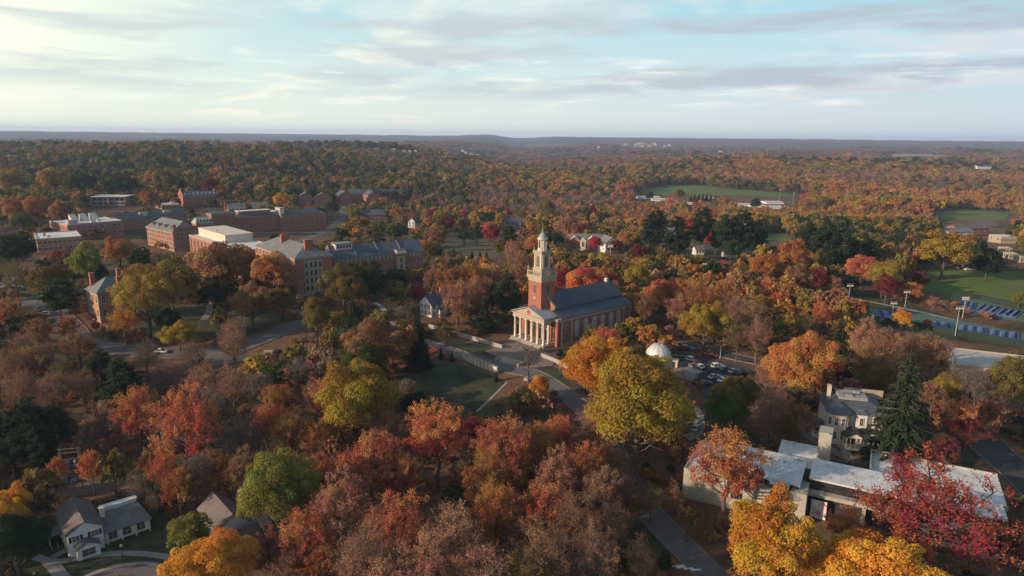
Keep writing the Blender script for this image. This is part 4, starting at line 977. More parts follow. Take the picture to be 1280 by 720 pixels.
# ---------------------------------------------------------------- white house with bay windows and porch
VA = math.radians(-14)
vo = Vector((87.0, 175.4)); vz = tz(88, 178)
e = empty('victorian_house', (vo.x, vo.y, vz), VA, 'white two-storey house with bays, grey-blue hipped roof and gabled entry porch', 'house')
VH = 8.0; vw, vd = 14.0, 12.0
b = MB(); b.box(0, vw, 0, vd, -2, VH); b.build('wall', M['white_wall'], e)
b = MB(); b.hip(0, vw, 0, vd, VH+.25, 3.0, .7, .22, ridge=6); ro = b.build('roof', M['slate'], e)
b = MB(); b.box(3.2, 10.4, 3.2, 9.6, 10.2, 11.0); b.box(5.0, 6.6, 3.6, 5.0, 11.0, 11.4); b.box(7.6, 9.0, 6.6, 7.8, 11.0, 11.5); b.build('roof_deck', M['grey_roof'], ro)
b = MB(); b.box(6, 16.5, vd+.1, vd+.5, 8, 10.6); b.build('rear_parapet', M['stone'], e)
P = [(-.4, 0), (-.4, -1.6), (1.0, -3.0), (4.2, -3.0), (5.6, -1.6), (5.6, 0)]
b = MB(); b.prism(P, -2, VH); b.prism([(x*1.0+(x-2.6)*.05, y*1.06-.05) for x, y in P], 3.7, 4.1); bay = b.build('corner_bay', M['white'], e)
b = MB(); n = len(P); V = [(2.6+(x-2.6)*1.18, y*1.18, VH+.25) for x, y in P]+[(2.6, 1.5, VH+2.4)]+[(2.6+(x-2.6)*1.18, y*1.18, VH) for x, y in P]
b.add(V, [(i, i+1, n) for i in range(n-1)]+[(i, i+n+1, i+n+2, i+1) for i in range(n-1)]+[tuple(range(n+1, 2*n+1))[::-1]]); b.build('bay_roof', M['slate'], bay)
pw = win_proto(.75, 2.0)
for z in (1.0, 4.9):
    for x in (1.7, 3.5): put(pw, bay, (x, -3.0, z))
    put(pw, bay, (.3, -2.3, z), -PI/4); put(pw, bay, (4.9, -2.3, z), PI/4); put(pw, bay, (-.4, -.8, z), -PI/2)
for x0, x1 in ((7.0, 9.6), (11.2, 13.8)):
    b = MB(); b.box(x0, x1, -1.4, 0, 3.6, VH-.05); bb = b.build('upper_bay', M['white_wall'], e)
    b = MB(); b.hip(x0, x1, -1.4, .6, VH+.1, 1.0, .35, .15); b.build('bay_roof', M['slate'], bb); put(win_proto(.85, 2.0), bb, ((x0+x1)/2, -1.4, 4.9))
b = MB(); b.box(7.0, 13.8, -3.0, 0, -2, 3.3); sd_ = b.build('side_room', M['white_wall'], e)
b = MB(); b.hip(7.0, 13.8, -3.0, .8, 3.5, .9, .35, .15); b.build('side_roof', M['black'], sd_)
b = MB(); b.box(3.8, 7.6, -6.4, -3.05, -.4, .15)
for x, y in ((4.0, -6.2), (7.4, -6.2), (4.0, -3.3), (5.0, -6.2), (6.4, -6.2)): b.box(x-.14, x+.14, y-.14, y+.14, .15, 3.1)
b.box(3.7, 7.7, -6.5, -3.0, 3.1, 3.45); po = b.build('entry_porch', M['white'], e)
b = MB(); b.roofgable(3.7, 7.7, -6.6, -2.4, 3.45, 1.2, 'y', .35, .15); b.build('porch_roof', M['black'], po)
b = MB(); b.ex([(3.7, 3.46), (7.7, 3.46), (5.7, 4.6)], 'y', -6.4, -6.25); b.build('porch_gable', M['white'], po)
b = MB(); b.box(5.1, 6.3, -3.08, -3.0, .15, 2.6); b.build('door', M['door'], e)
b = MB(); b.box(-3.4, -.41, -.6, 4.5, -.5, .1)
for x, y in ((-3.2, -.4), (-3.2, 1.8), (-3.2, 4.2), (-1.8, -.4)): b.box(x-.13, x+.13, y-.13, y+.13, .1, 3.0)
b.box(-3.6, -.41, -.8, 4.7, 3.0, 3.3); sp2 = b.build('side_porch', M['white'], e)
b = MB(); b.hip(-3.6, -.41, -.8, 4.7, 3.45, .6, .2, .12); b.build('side_porch_roof', M['slate'], sp2)
chimney(e, 1.2, 7, 9.5, 13.0, 1.0, .8, 'white', ro)
footprint(e, -3.5, vw, -6.5, vd, 10); keep([(1018,552),(1020,500),(1048,482),(1090,485),(1112,510),(1098,555),(1060,562)], 184)
# ---------------------------------------------------------------- flat-roofed white building
MA = math.radians(-28.3); mz = tz(41.9, 151)
e = empty('flat_roofed_building', (41.9, 151.0, mz), MA, 'long flat-roofed modern building with white metal roofs and pale stone tower', 'building')
sw = mat('pale_block', (0.36, 0.35, 0.29), .85, .1, .4, dirt=(.24, .22, .17))
b = MB(); b.box(0, 24, 0, 17.6, -3, 7.3); b.build('west_block', sw, e)
b = MB(); b.box(.25, 23.75, .25, 17.35, 7.3, 7.45); b.build('west_roof', M['metal_roof'], e)
b = MB(); b.box(-.05, 24, -.05, .25, 7.3, 7.75); b.box(-.05, .25, .25, 17.4, 7.3, 7.75); b.box(-.05, 24, 17.35, 17.65, 7.3, 7.75); b.build('parapet', M['concrete'], e)
b = MB(); b.box(9, 25.2, 1.6, 15.2, 7.5, 9.2); cl_ = b.build('clerestory', M['glass'], e)
for k in range(9):
    b = MB(); x = 9.2+k*1.95; b.box(x-.05, x+.05, 1.5, 1.6, 7.5, 9.2); b.build('mullion', M['concrete'], cl_)
b = MB(); b.box(8.4, 25.8, .7, 15.8, 9.2, 9.55); b.build('upper_roof', M['metal_roof'], e)
b = MB(); b.box(19.8, 21.6, -.12, -.0, 0, 7.2); b.box(21.8, 23.4, -.1, -.0, 5.2, 7.2); b.box(11.2, 13.8, -.06, 0.0, 3.0, 4.9); b.build('glazing', M['glass'], e)
b = MB(); b.box(19.4, 23.6, -.9, .7, 9.0, 9.3); b.build('entry_canopy', M['metal_roof'], e)
b = MB(); b.box(24.02, 27.4, -.6, 6, -3, 8.3); b.build('stone_pier', sw, e)
b = MB(); b.box(27.4, 64, 5.6, 15.4, -3, 7.0); b.build('east_block', M['darkmetal'], e)
b = MB(); b.box(27.4, 64, 3.6, 5.58, 6.3, 7.15); b.build('ledge', M['concrete'], e)
b = MB(); b.box(27.5, 63.8, 5.7, 15.3, 7.0, 9.7); ec = b.build('east_clerestory', M['glass'], e)
for k in range(18):
    b = MB(); x = 28+k*2.1; b.box(x-.06, x+.06, 5.58, 5.7, 7.0, 9.7); b.build('mullion', M['darkmetal'], ec)
b = MB(); b.box(27.2, 64.5, 4.9, 15.9, 9.7, 10.1); b.build('east_roof', M['metal_roof'], e)
pm, t = newmat('poster'); N = NT(t); co = N.n('ShaderNodeTexCoord').outputs['Object']
pc = N.ramp(N.noise(co, .45, 2, .5, .4), [(.40, (.72, .72, .70, 1)), (.5, (.55, .45, .42, 1)), (.56, (.62, .60, .6, 1)), (.62, (.5, .2, .22, 1))])
N.L(N.n('ShaderNodeBsdfPrincipled', {'Base Color': pc, 'Roughness': .6}).outputs[0], N.n('ShaderNodeOutputMaterial').inputs[0])
b = MB(); b.box(28.0, 28.3, 2.4, 2.6, 0, 5.7); b.box(31.2, 31.4, 2.4, 2.6, 0, 5.7); 
b = MB(); b.box(28.2, 31.5, 3.62, 3.72, 1.2, 5.6); b.build('poster', pm, e)
b = MB(); b.box(27.42, 40, 3.75, 5.58, -3, 1.0); b.box(38.5, 39.2, 3.6, 5.5, 1.0, 6.3); b.box(50, 50.7, 3.6, 5.5, -3, 6.3); b.build('low_wall', sw, e)
b = MB(); b.box(39.5, 66, 16.5, 33.5, -3, 7.0); b.build('rear_block', sw, e)
b = MB(); b.box(39.3, 66.2, 16.3, 16.7, 7, 8.0); b.box(39.3, 66.2, 33.3, 33.7, 7, 8.0); b.box(39.3, 39.7, 16.7, 33.3, 7, 8.0); b.box(44.2, 44.6, 16.7, 33.3, 7, 7.9); b.build('rear_parapet', M['concrete'], e)
b = MB(); b.box(39.7, 44.2, 16.7, 33.3, 7, 7.15); b.box(44.6, 66.2, 16.7, 33.3, 7, 7.5); b.build('rear_roof', M['metal_roof'], e)
b = MB(); b.box(27.6, 30.4, 19.5, 24.5, -2, 15.0); b.box(27.5, 30.5, 19.4, 24.6, 15.0, 15.35); b.box(28.1, 29.9, 19.45, 20.1, 15.35, 15.6); b.build('stone_tower', sw, e)
b = MB(); b.ex([(17.7, 6.0), (28.5, 7.6), (28.5, 7.9), (17.7, 6.3)], 'x', 18.5, 27.5); b.build('sloped_roof', M['metal_roof'], e)
b = MB(); b.box(19, 27, 17.7, 27.5, -2, 5.9); b.build('link_block', sw, e)
for x, y in ((4, 12), (6, 14.5), (3, 6)): ac_unit(e, x, y, 7.45, 1.2)
b = MB()
for k in range(1, 5): b.box(8.5+k*3.4-.02, 8.5+k*3.4+.02, .75, 15.7, 9.55, 9.60)
for k in range(1, 12): b.box(27.3+k*3.1-.02, 27.3+k*3.1+.02, 5.0, 15.8, 10.1, 10.13)
b.build('roof_seams', M['metal_roof'], e)
b = MB()
for x, y in ((12, 5), (20, 11), (23, 13.5), (34, 11), (47, 8), (58, 13)): b.cyl(x, y, 9.5 if x < 26 else 10.05, 10.1 if x < 26 else 10.7, .16, n=8); b.box(x+.8, x+1.5, y, y+.7, 9.5 if x < 26 else 10.05, 9.9 if x < 26 else 10.45)
b.build('roof_vents', M['metal'], e)
footprint(e, 0, 66, -1, 18, 9, kp=False); footprint(e, 38, 67, 16, 34, 9, kp=False); footprint(e, 18, 31, 17, 28, 9, kp=False)
keep([(852,628),(852,585),(872,547),(960,555),(1018,535),(1040,535),(1042,572),(1090,560),(1240,585),(1270,650),(1240,700),(1100,690),(1000,650)], 155)
b = MB(); b.box(0, 22, -.15, .15, -1, 1.1); b.box(0, 22, -2.6, -2.3, -1, .6); b.box(6, 6.4, -2.3, -.15, -1, .6); 
t_ = gp(1200, 668); b.build('terrace_wall', M['concrete'], None, (t_.x-8, t_.y, t_.z+.2), math.radians(-30)); tag(bpy.data.objects['terrace_wall'], 'low pale terrace walls under the large red maple at the lower right', 'wall')
# long white-roofed building below the tennis courts
e, w, d, ro = hall('long_shed', 'long low building with bright white roof below the tennis courts', 'shed', (1196, 458), None, (1300, 478), 4, 'flat', 1, 'concrete', 'gravel', 1, 10, 3, (2.2, 1.2), False, ang=-24, d=22, w=56)
# ---------------------------------------------------------------- observatory
oz = tz(50.6, 224.5)
e = empty('observatory', (50.6, 224.5, oz), math.radians(-20), 'small observatory with a silvery white dome beside the parking lot', 'observatory')
b = MB(); b.lathe([(4.5, -1.5), (4.5, 2.6)], 28); b.box(3.9, 6.8, -1.5, 1.5, -1.5, 2.3); b.build('wall', M['white'], e)
b = MB(); b.lathe([(4.75, 2.6), (4.75, 3.05), (4.4, 3.15)], 28); b.box(3.9, 7.0, -1.7, 1.7, 2.32, 2.5); b.build('cornice', M['white'], e)
dm = mat('dome_metal', (0.60, 0.60, 0.58), .38, .06, .6, metal=.25, spec=.5)
b = MB(); b.lathe([(4.35*math.cos(t), 3.12+4.35*math.sin(t)) for t in [PI/2*i/12 for i in range(13)]], 32); do = b.build('dome', dm, e)
b = MB()
for s in (-.75, .75):
    pts = [(4.42*math.cos(t), s, 3.12+4.42*math.sin(t)) for t in [PI*.62*i/12 for i in range(13)]]
    for p, q in zip(pts, pts[1:]): b.tube(p, q, .12, n=5)
for k in range(12):
    an = 2*PI*k/12; pts = [(4.38*math.cos(t)*math.cos(an), 4.38*math.cos(t)*math.sin(an), 3.12+4.38*math.sin(t)) for t in [PI/2*i/8 for i in range(9)]]
    for p, q in zip(pts, pts[1:]): b.tube(p, q, .045, n=4)
b.box(-.35, .35, -.35, .35, 7.4, 8.0); b.build('shutter_rail', M['metal'], do, (0, 0, 0), 2.2)
for a_ in (-1.9, -2.7, -1.1): put(win_proto(.9, 1.3), e, (4.5*math.cos(a_), 4.5*math.sin(a_), .8), a_+PI/2)
b = MB(); b.box(-.5, .5, -.06, 0, 0, 2.1); b.build('door', M['door'], e, (5.6, -1.5, 0.05))
footprint(e, -5, 8, -5, 5, 6); keep([(806,460),(806,436),(822,428),(842,440),(842,458)], 232)
px_sheet('observatory_forecourt', [(838,455),(862,450),(880,462),(872,480),(846,472)], M['plaza'], off=.18)
ob = gp(866, 472); b = MB(); b.box(-1.8, 1.8, -2.0, 2.0, -1, 2.2); b.box(-1.95, 1.95, -2.15, 2.15, 2.2, 2.4); b.box(.5, 1.4, -2.06, -2.0, 0, 2.0, 1)
o = b.build('annex', [M['stone_grey'], M['door']], None, (ob.x, ob.y, ob.z), math.radians(35)); tag(o, 'small flat-topped grey annex below the observatory dome', 'annex')
# ---------------------------------------------------------------- walls, balustrade and steps below the chapel
def wall_line(name, pts, h, th, m, label, coping=True, world=None, cat='wall', panels=False):
    C = spline(world or wpts(pts), 5); b = MB(); cpz = MB()
    for i in range(len(C)-1):
        p, q = C[i], C[i+1]; L_ = np.linalg.norm(q-p); u = (q-p)/L_; n = np.array([-u[1], u[0]])*th/2
        z0, z1 = tz(*p), tz(*q)
        for mbx, nn, lo, hi in ((b, n, -1.0, h), (cpz, n*1.35, h, h+.14)):
            V = [(*(p-nn), z0+lo), (*(q-nn), z1+lo), (*(q+nn), z1+lo), (*(p+nn), z0+lo), (*(p-nn), z0+hi), (*(q-nn), z1+hi), (*(q+nn), z1+hi), (*(p+nn), z0+hi)]
            mbx.add(V, [(4, 5, 6, 7), (0, 1, 5, 4), (2, 3, 7, 6)]+([(3, 0, 4, 7)] if i == 0 else [])+([(1, 2, 6, 5)] if i == len(C)-2 else []))
        if panels and i % 2 == 0: cpz.box(p[0]-.45, p[0]+.45, p[1]-.45, p[1]+.45, z0-1, z0+h+.35)
    e = empty(name, (C[0][0], C[0][1], tz(*C[0])), 0, label, cat)
    for mbx, nm, mt in ((b, 'masonry', m), (cpz, 'coping', M['stone'])):
        mbx.V = [(x-e.location.x, y-e.location.y, z-e.location.z) for x, y, z in mbx.V]
        if mbx.V: mbx.build(nm, mt, e)
    return e
wall_line('retaining_wall', [(536,409),(560,417),(595,426),(628,436)], 1.3, .6, M['stone_grey'], 'grey stone retaining wall running left from the chapel forecourt')
wall_line('retaining_wall', [(676,446),(694,453),(714,463)], 1.3, .6, M['stone_grey'], 'short stone retaining wall on the right of the forecourt steps')
wall_line('balustrade_wall', [(578,447),(586,452),(597,457),(608,461),(622,467)], 2.2, .7, M['white'], 'curved pale stone balustrade wall between the road and the dark lawn', panels=True)
wall_line('garden_wall', [(655,475),(668,478),(680,476)], .7, .5, M['stone_grey'], 'low rough stone wall at the foot of the leafless tree')
s0 = gp(625, 452); s1 = gp(652, 460)
dx = Vector((s1.x-s0.x, s1.y-s0.y)); b = MB()
for i in range(9): b.box(0, dx.length, -.42*(i+1), -.42*i, -1.5, .9-.13*i)
for x in (-.5, dx.length+.02): b.box(x, x+.48, -3.9, .3, -1.5, 1.1)
o = b.build('stone_steps', M['stone'], None, (s0.x+.8, s0.y+3.4, s0.z), math.atan2(dx.y, dx.x)); tag(o, 'wide stone steps leading from the road up to the chapel forecourt', 'steps')
wall_line('hedge_wall', [(330,441),(372,440),(412,441)], .8, .4, M['stone'], 'thin pale wall across the dark grass left of the rust-red tree')
wall_line('hedge_wall', [(225,340),(240,352),(250,366)], .5, .4, M['stone'], 'low pale kerb wall by the paths behind the golden trees')
# ---------------------------------------------------------------- tennis courts
green = mat('court_green', (0.075, 0.14, 0.10), .9, .08, .3); blue = mat('court_blue', (0.07, 0.12, 0.30), .9, .08, .3)
px_sheet('tennis_ground', [(1082,385),(1140,391),(1215,404),(1290,420),(1290,434),(1230,424),(1150,410),(1090,400)], green, off=.22)
px_sheet('tennis_ground', [(1186,372),(1225,376),(1290,391),(1290,405),(1240,398),(1196,386)], green, off=.22)
def court(p, label):
    P = [gp(*q) for q in p]; c = sum((Vector(q[:]) for q in P), Vector())/4; u = (P[1]-P[0]).to_2d(); a = math.atan2(u.y, u.x)
    wv = u.length*1.12; v = (P[3]-P[0]).to_2d(); dv = 1.2*abs(v.x*-math.sin(a)+v.y*math.cos(a))
    e = empty('tennis_court', (c.x, c.y, tz(c.x, c.y)+.42), a, label, 'tennis court', 'blue tennis courts')
    b = MB(); b.box(-wv/2, wv/2, -dv/2, dv/2, -.6, 0); b.build('court_surface', blue, e)
    l = MB(); t = .09; n = 3
    for k in range(n):
        x0 = -wv/2+wv*k/n+wv*.03; x1 = -wv/2+wv*(k+1)/n-wv*.03; y0, y1 = -dv*.42, dv*.42
        for y in (y0, y1, y0*.5, y1*.5): l.box(x0, x1, y-t/2, y+t/2, 0.002, .02)
        for x in (x0, x1): l.box(x-t/2, x+t/2, y0+t/2, y1-t/2, 0.002, .024)
    l.build('court_lines', M['line'], e)
    nt_ = MB()
    for k in range(n):
        x = -wv/2+wv*(k+.5)/n; nt_.box(x-.03, x+.03, -dv*.42, dv*.42, 0.03, .85)
    nt_.build('net', M['darkmetal'], e)
court([(1097,396),(1132,400),(1130,392),(1098,389)], 'blue tennis courts at the left end of the lower row')
court([(1155,409),(1192,414),(1188,405.5),(1152,401)], 'blue tennis courts second in the lower row, right of the tiny red tree')
court([(1202,416),(1234,421),(1230,411.5),(1199,407)], 'blue tennis courts third from the left in the lower row')
court([(1241,423),(1274,428.5),(1270,418),(1237,413)], 'blue tennis courts at the right end of the lower row')
court([(1200,386),(1220,389),(1216,379.5),(1197,376.5)], 'blue tennis court at the left of the upper row')
court([(1226,390),(1249,394),(1244,384),(1222,380.5)], 'blue tennis court in the middle of the upper row')
court([(1253,395),(1276,399),(1270,389),(1248,385.5)], 'blue tennis court at the right of the upper row')
scr = mat('windscreen', (0.018, 0.035, 0.028), .9, .1, .5)
def fence(pts, h, label):
    C = [Vector(gp(*p)) for p in pts]; e = empty('court_fence', C[0], 0, label, 'fence'); b = MB(); f = MB()
    for p, q in zip(C, C[1:]):
        n = max(2, int((q-p).length/3))
        for i in range(n):
            a_ = p.lerp(q, i/n); c_ = p.lerp(q, (i+1)/n); a_.z = tz(a_.x, a_.y); c_.z = tz(c_.x, c_.y)
            u = (c_-a_).normalized(); nn = Vector((-u.y, u.x, 0))*.05; A_, B_ = a_-C[0], c_-C[0]
            V = [A_-nn+Vector((0, 0, .1)), B_-nn+Vector((0, 0, .1)), B_+nn+Vector((0, 0, .1)), A_+nn+Vector((0, 0, .1))]; V += [v+Vector((0, 0, h-.3)) for v in V]
            b.add(V, [(0, 1, 5, 4), (2, 3, 7, 6), (4, 5, 6, 7)]); f.tube(A_-Vector((0, 0, .5)), A_+Vector((0, 0, h)), .05, n=5)
    b.build('windscreen', scr, e); f.build('fence_frame', M['darkmetal'], e)
fence([(1092,403),(1150,412),(1232,426),(1290,437)], 3.2, 'dark screened fence along the lower side of the tennis courts')
fence([(1190,371),(1226,375),(1290,389)], 3.0, 'dark screened fence behind the upper tennis courts')
fence([(1062,391),(1086,389)], 3.0, 'short dark screened fence at the left end of the tennis courts')
# ---------------------------------------------------------------- poles and lamps
def px_h(p, yb, yt):
    return (yb-yt)*proj(p.x, p.y, p.z)[2]/FPX/math.cos(PITCH)
def floodlight(x, yb, yt, label, n=6):
    p = gp(x, yb); h = px_h(p, yb, yt); e = empty('floodlight', p, 0, label, 'floodlight', 'floodlight poles')
    b = MB(); b.cyl(0, 0, -.5, h, .24, .13, 8); b.build('pole', M['metal'], e)
    b = MB(); b.box(-1.5, 1.5, -.08, .08, h-.5, h-.35); b.box(-1.5, 1.5, -.08, .08, h+.35, h+.5); b.build('crossarm', M['metal'], e)
    for k in range(n):
        b = MB(); b.box(-.4, .4, -.45, -.1, -.35, .35); b.box(-.34, .34, -.5, -.45, -.29, .29); b.build('lamp', M['white'], e, (-1.05+1.05*(k % 3), 0, h-.42+.85*(k//3)))
floodlight(762, 338, 308, 'tall floodlight pole left of the others, behind the chapel roof'); floodlight(880, 352, 331, 'tall floodlight pole standing above the orange tree right of the chapel')
floodlight(1060, 380, 356, 'floodlight pole left of the tennis courts by the footpath', 3); floodlight(1130, 392, 364, 'floodlight pole beside the small golden tree', 3); floodlight(1203, 398, 373, 'floodlight pole between the upper and lower tennis courts')
floodlight(1194, 420, 384, 'floodlight pole among the lower tennis courts', 3); floodlight(1115, 396, 378, 'short T-topped pole at the left tennis courts', 3)
floodlight(991, 256, 241, 'thin floodlight pole by the far sports field, leftmost of three', 3); floodlight(1027, 258, 240, 'thin floodlight pole by the far sports field, middle of three', 3); floodlight(974, 252, 238, 'thin floodlight pole by the far sports field, nearest its left corner', 3)
def pole(x, yb, yt, label, arms=1):
    p = gp(x, yb); h = px_h(p, yb, yt); e = empty('utility_pole', p, .3, label, 'utility pole')
    b = MB(); b.cyl(0, 0, -.5, h, .17, .11, 8); b.build('pole', M['wood'], e)
    for k in range(arms):
        b = MB(); b.box(-1.3, 1.3, -.07, .07, h-.5-k*1.0, h-.36-k*1.0)
        for q in (-1.15, -.5, .5, 1.15): b.cyl(q, 0, h-.36-k, h-.12-k, .05, n=6)
        b.build('crossarm', M['wood'], e)
    return e, p, h
pole(993, 300, 279, 'wooden utility pole left of the dark pines'); pole(668, 290, 276, 'slim utility pole left of the steeple top'); pole(943, 452, 400, 'tall pale pole among leafless trees right of the parking lot', 0); pole(1047, 378, 370, 'short wooden pole by the footpath left of the floodlights', 0)
e1, p1, h1 = pole(120, 520, 471, 'tall utility pole with crossarm whose wires run down the dark slope', 2)
p2 = gp(93, 612); h2 = px_h(p2, 612, 557)
e = empty('power_pylon', p2, .25, 'wide two-legged power frame with three crossarms above parked cars', 'power frame')
for s in (-1, 1):
    b = MB(); b.cyl(s*2.0, 0, -.5, h2, .18, .13, 8); b.build('leg', M['wood'], e)
for z in (h2-.3, h2-1.3, h2-3.0):
    b = MB(); b.box(-2.6, 2.6, -.1, .1, z-.12, z+.12)
    for q in (-2.3, -.9, .9, 2.3): b.cyl(q, 0, z+.12, z+.4, .07, n=6)
    b.build('crossarm', M['wood'], e)
b = MB(); b.lathe([(.3, 0), (.32, .2), (.32, 1.0), (.2, 1.1)], 10, .9, .35); b.lathe([(.3, 0), (.32, .2), (.32, 1.0), (.2, 1.1)], 10, -.9, .35); b.build('transformer', M['metal'], e, (0, 0, h2-4.6))
for k, (q1, q2, zz1, zz2) in enumerate(((-1.15, -2.3, -.12, .1), (-.5, -.9, -.12, .1), (.5, .9, -.12, .1), (1.15, 2.3, -.12, .1), (-1.15, -2.3, -1.12, -.9), (1.15, 2.3, -1.12, -.9))):
    A_ = Vector((p1.x+q1*math.cos(.3), p1.y+q1*math.sin(.3), p1.z+h1+zz1)); B_ = Vector((p2.x+q2*math.cos(.25), p2.y+q2*math.sin(.25), p2.z+h2+zz2)); b = MB(); pts = [A_.lerp(B_, t/10)-Vector((0, 0, 4*1.2*(t/10)*(1-t/10))) for t in range(11)]
    for a_, c_ in zip(pts, pts[1:]): b.tube(a_-A_, c_-A_, .016, n=4)
    o = b.build('power_line', M['wire'], None, A_); tag(o, _NTH[k]+' strand of the sagging lines from pole to power frame', 'power line', 'power lines on the dark slope')
def street_lamp(x, yb, yt, label, globe=False, grp='street lamps'):
    p = gp(x, yb); h = px_h(p, yb, yt); e = empty('street_lamp', p, .4, label, 'street lamp', grp)
    b = MB(); b.lathe([(.14, -.3), (.14, .4), (.07, .5), (.05, h)], 8); b.build('pole', M['darkmetal' if globe else 'metal'], e)
    b = MB()
    if globe: b.lathe([(.05, h-.1), (.24, h), (.3, h+.22), (.22, h+.44), (.02, h+.5)], 12); b.build('lamp_globe', M['white'], e)
    else: b.tube((0, 0, h-.1), (1.4, 0, h+.15), .05); b.build('arm', M['metal'], e); b = MB(); b.box(1.2, 2.0, -.18, .18, h+.05, h+.22); b.build('lamp_head', M['white'], e)
street_lamp(153, 696, 682, 'black lamp post with white globe on the lawn beside the long porch', True); street_lamp(89, 705, 694, 'black lamp post with white globe at the fork of the curved path', True); street_lamp(44, 726, 717, 'lamp post with white globe at the bottom edge left of the drive', True)
street_lamp(55, 590, 553, 'tall street lamp left of the power frame'); street_lamp(141, 505, 472, 'street lamp right of the utility pole on the dark slope'); street_lamp(900, 448, 432, 'street lamp on the road above the parking lot'); street_lamp(845, 434, 418, 'street lamp behind the observatory dome'); street_lamp(312, 702, 688, 'lamp post right of the grey-roofed house', True)
# ---------------------------------------------------------------- cars
def car_parts(colname, col, suv=False):
    paint = mat('paint_'+colname, col, .35, .03, 1.0, spec=.6)
    L_, W_, H1, H2 = 4.5, 1.8, .85 if not suv else 1.0, 1.45 if not suv else 1.75
    b = MB(); hw = W_/2
    prof = [(-L_/2, .35), (L_/2, .35), (L_/2, .62), (L_/2-.1, H1-.12), (1.05, H1), (-1.75 if not suv else -2.1, H1+.03), (-L_/2, H1-.08)]
    b.ex(prof, 'y', -hw, hw)     # prof is x-z, extruded across
    b.V = [(v[0], v[1]*(1.0 if v[2] > .5 else .94), v[2]) for v in b.V]
    roofp = [(.25, H1), (-1.5 if not suv else -2.0, H1), (-1.2 if not suv else -1.9, H2-.05), (-.9, H2), (-.1, H2), (.0, H2-.02)]
    r = MB(); a0, a1 = (-1.15 if not suv else -1.85), .0
    r.box(a0, a1, -hw*.80, hw*.80, H2-.09, H2)
    g_ = MB(); x0, x1 = (-1.85 if not suv else -2.15), .95
    V = [(x0, -hw*.93, H1), (x1, -hw*.93, H1), (x1, hw*.93, H1), (x0, hw*.93, H1), (a0, -hw*.79, H2-.09), (a1, -hw*.79, H2-.09), (a1, hw*.79, H2-.09), (a0, hw*.79, H2-.09)]
    g_.add(V, [(4, 5, 6, 7), (0, 1, 5, 4), (1, 2, 6, 5), (2, 3, 7, 6), (3, 0, 4, 7)])
    for y in (-1, 1):
        r.tube((a1, y*hw*.79, H2-.06), (x1-.05, y*hw*.91, H1), .04, n=4); r.tube((a0, y*hw*.79, H2-.06), (x0+.05, y*hw*.91, H1), .05, n=4); r.tube((-.5, y*hw*.80, H2-.06), (-.45, y*hw*.94, H1), .04, n=4)
    return b, r, g_, paint, L_, W_
_CARS = {}
def car(x, y, heading, colname, label, suv=False, grp='parked cars'):
    cols = {'white': (.75, .75, .74), 'black': (.02, .02, .024), 'grey': (.16, .17, .18), 'silver': (.42, .43, .44), 'red': (.22, .02, .02), 'blue': (.05, .09, .2)}
    key = (colname, suv)
    p = gp(x, y); z = tz(p.x, p.y)+.12
    if key in _CARS: e = copy_tree(_CARS[key])
    else:
        b, r, g_, paint, L_, W_ = car_parts(colname, cols[colname], suv)
        e = empty('parked_car'); b.build('body', paint, e); r.build('roof', paint, e); g_.build('windows', M['glass'], e)
        for sx in (-1.38, 1.38):
            for sy in (-.82, .82):
                wv = MB(); wv.lathe([(.33, -.11), (.33, .11)], 14); wo = wv.build('wheel', M['rubber'], e, (sx, sy, .33)); wo.rotation_euler = (PI/2, 0, 0)
                rm = MB(); rm.lathe([(.2, -.13), (.2, .13)], 10); rm.build('rim', M['metal'], wo)
        for sy in (-.62, .62):
            hl = MB(); hl.box(2.2, 2.27, sy-.18, sy+.18, .6, .72); hl.build('headlight', M['white'], e)
        _CARS[key] = e
    e.location = (p.x, p.y, z); e.rotation_euler = (0, 0, math.radians(heading)); e['label'] = label; e['category'] = 'car'; e['group'] = grp; return e
car(843,444,118,'black','black car nearest the observatory dome in the parking lot'); car(851,449,118,'grey','dark grey car between the black car and the first white car')
car(861,451,112,'white','white car third from the dome in the parking row',True); car(864,459,112,'grey','grey car just below the first white car in the row')
car(874,460,112,'white','white car in the middle of the parking row'); car(883,464,112,'black','black car right of the middle white car in the row')
car(897,460,20,'white','white car at the right end of the parking row',True)
car(872,479,40,'black','black car partly hidden at the lower left of the parking lot'); car(882,481,28,'grey','dark grey car at the bottom of the parking lot')
car(907,463,25,'grey','dark grey car right of the white one at the end of the parking row'); car(918,466,25,'silver','silver car second from the right in the parking row'); car(929,469,25,'black','black car at the far right of the parking row')
car(893,473,28,'silver','silver car in the second row, below the black car'); car(905,477,28,'white','white car in the second row of the parking lot, nearest the dark green tree'); car(868,455,112,'red','dark red car squeezed between the first white car and the grey car')
car(890,446,-8,'red','dark red car on the road above the parking lot'); car(850,434,-20,'silver','silver van-like car by the roadside above the observatory',True); car(860,437,-20,'grey','grey car right of the silver one on the road')
car(49,388,-30,'black','black car on the road at the far left'); car(57,394,-30,'white','white car behind the black car on the left road'); car(202,441,-2,'white','pale car on the road below the large golden tree',False)
car(76,404,-45,'grey','dark grey car at the bend of the left road'); car(84,410,-45,'silver','silver car at the bend of the left road')
car(1130,374,-8,'white','white car beside the dark red tree above the tennis courts',True); car(870,537,60,'silver','silver car behind the left end of the flat-roofed building'); car(737,586,60,'white','pale car parked among leafless trees beside the main road')
car(488,350,20,'white','white car below the long slate-roofed wing'); car(50,605,10,'silver','silver car left of the blue cars by the power frame',True); car(88,585,12,'silver','pale van behind the power frame',True); car(84,604,15,'blue','blue car under the power frame'); car(48,610,8,'blue','blue car left of the power frame')
car(397,283,10,'grey','grey car on the road behind the long wing'); car(404,278,10,'black','black car farther along the road behind the long wing'); car(1005,463,10,'silver','silver car on the road right of the parking lot')
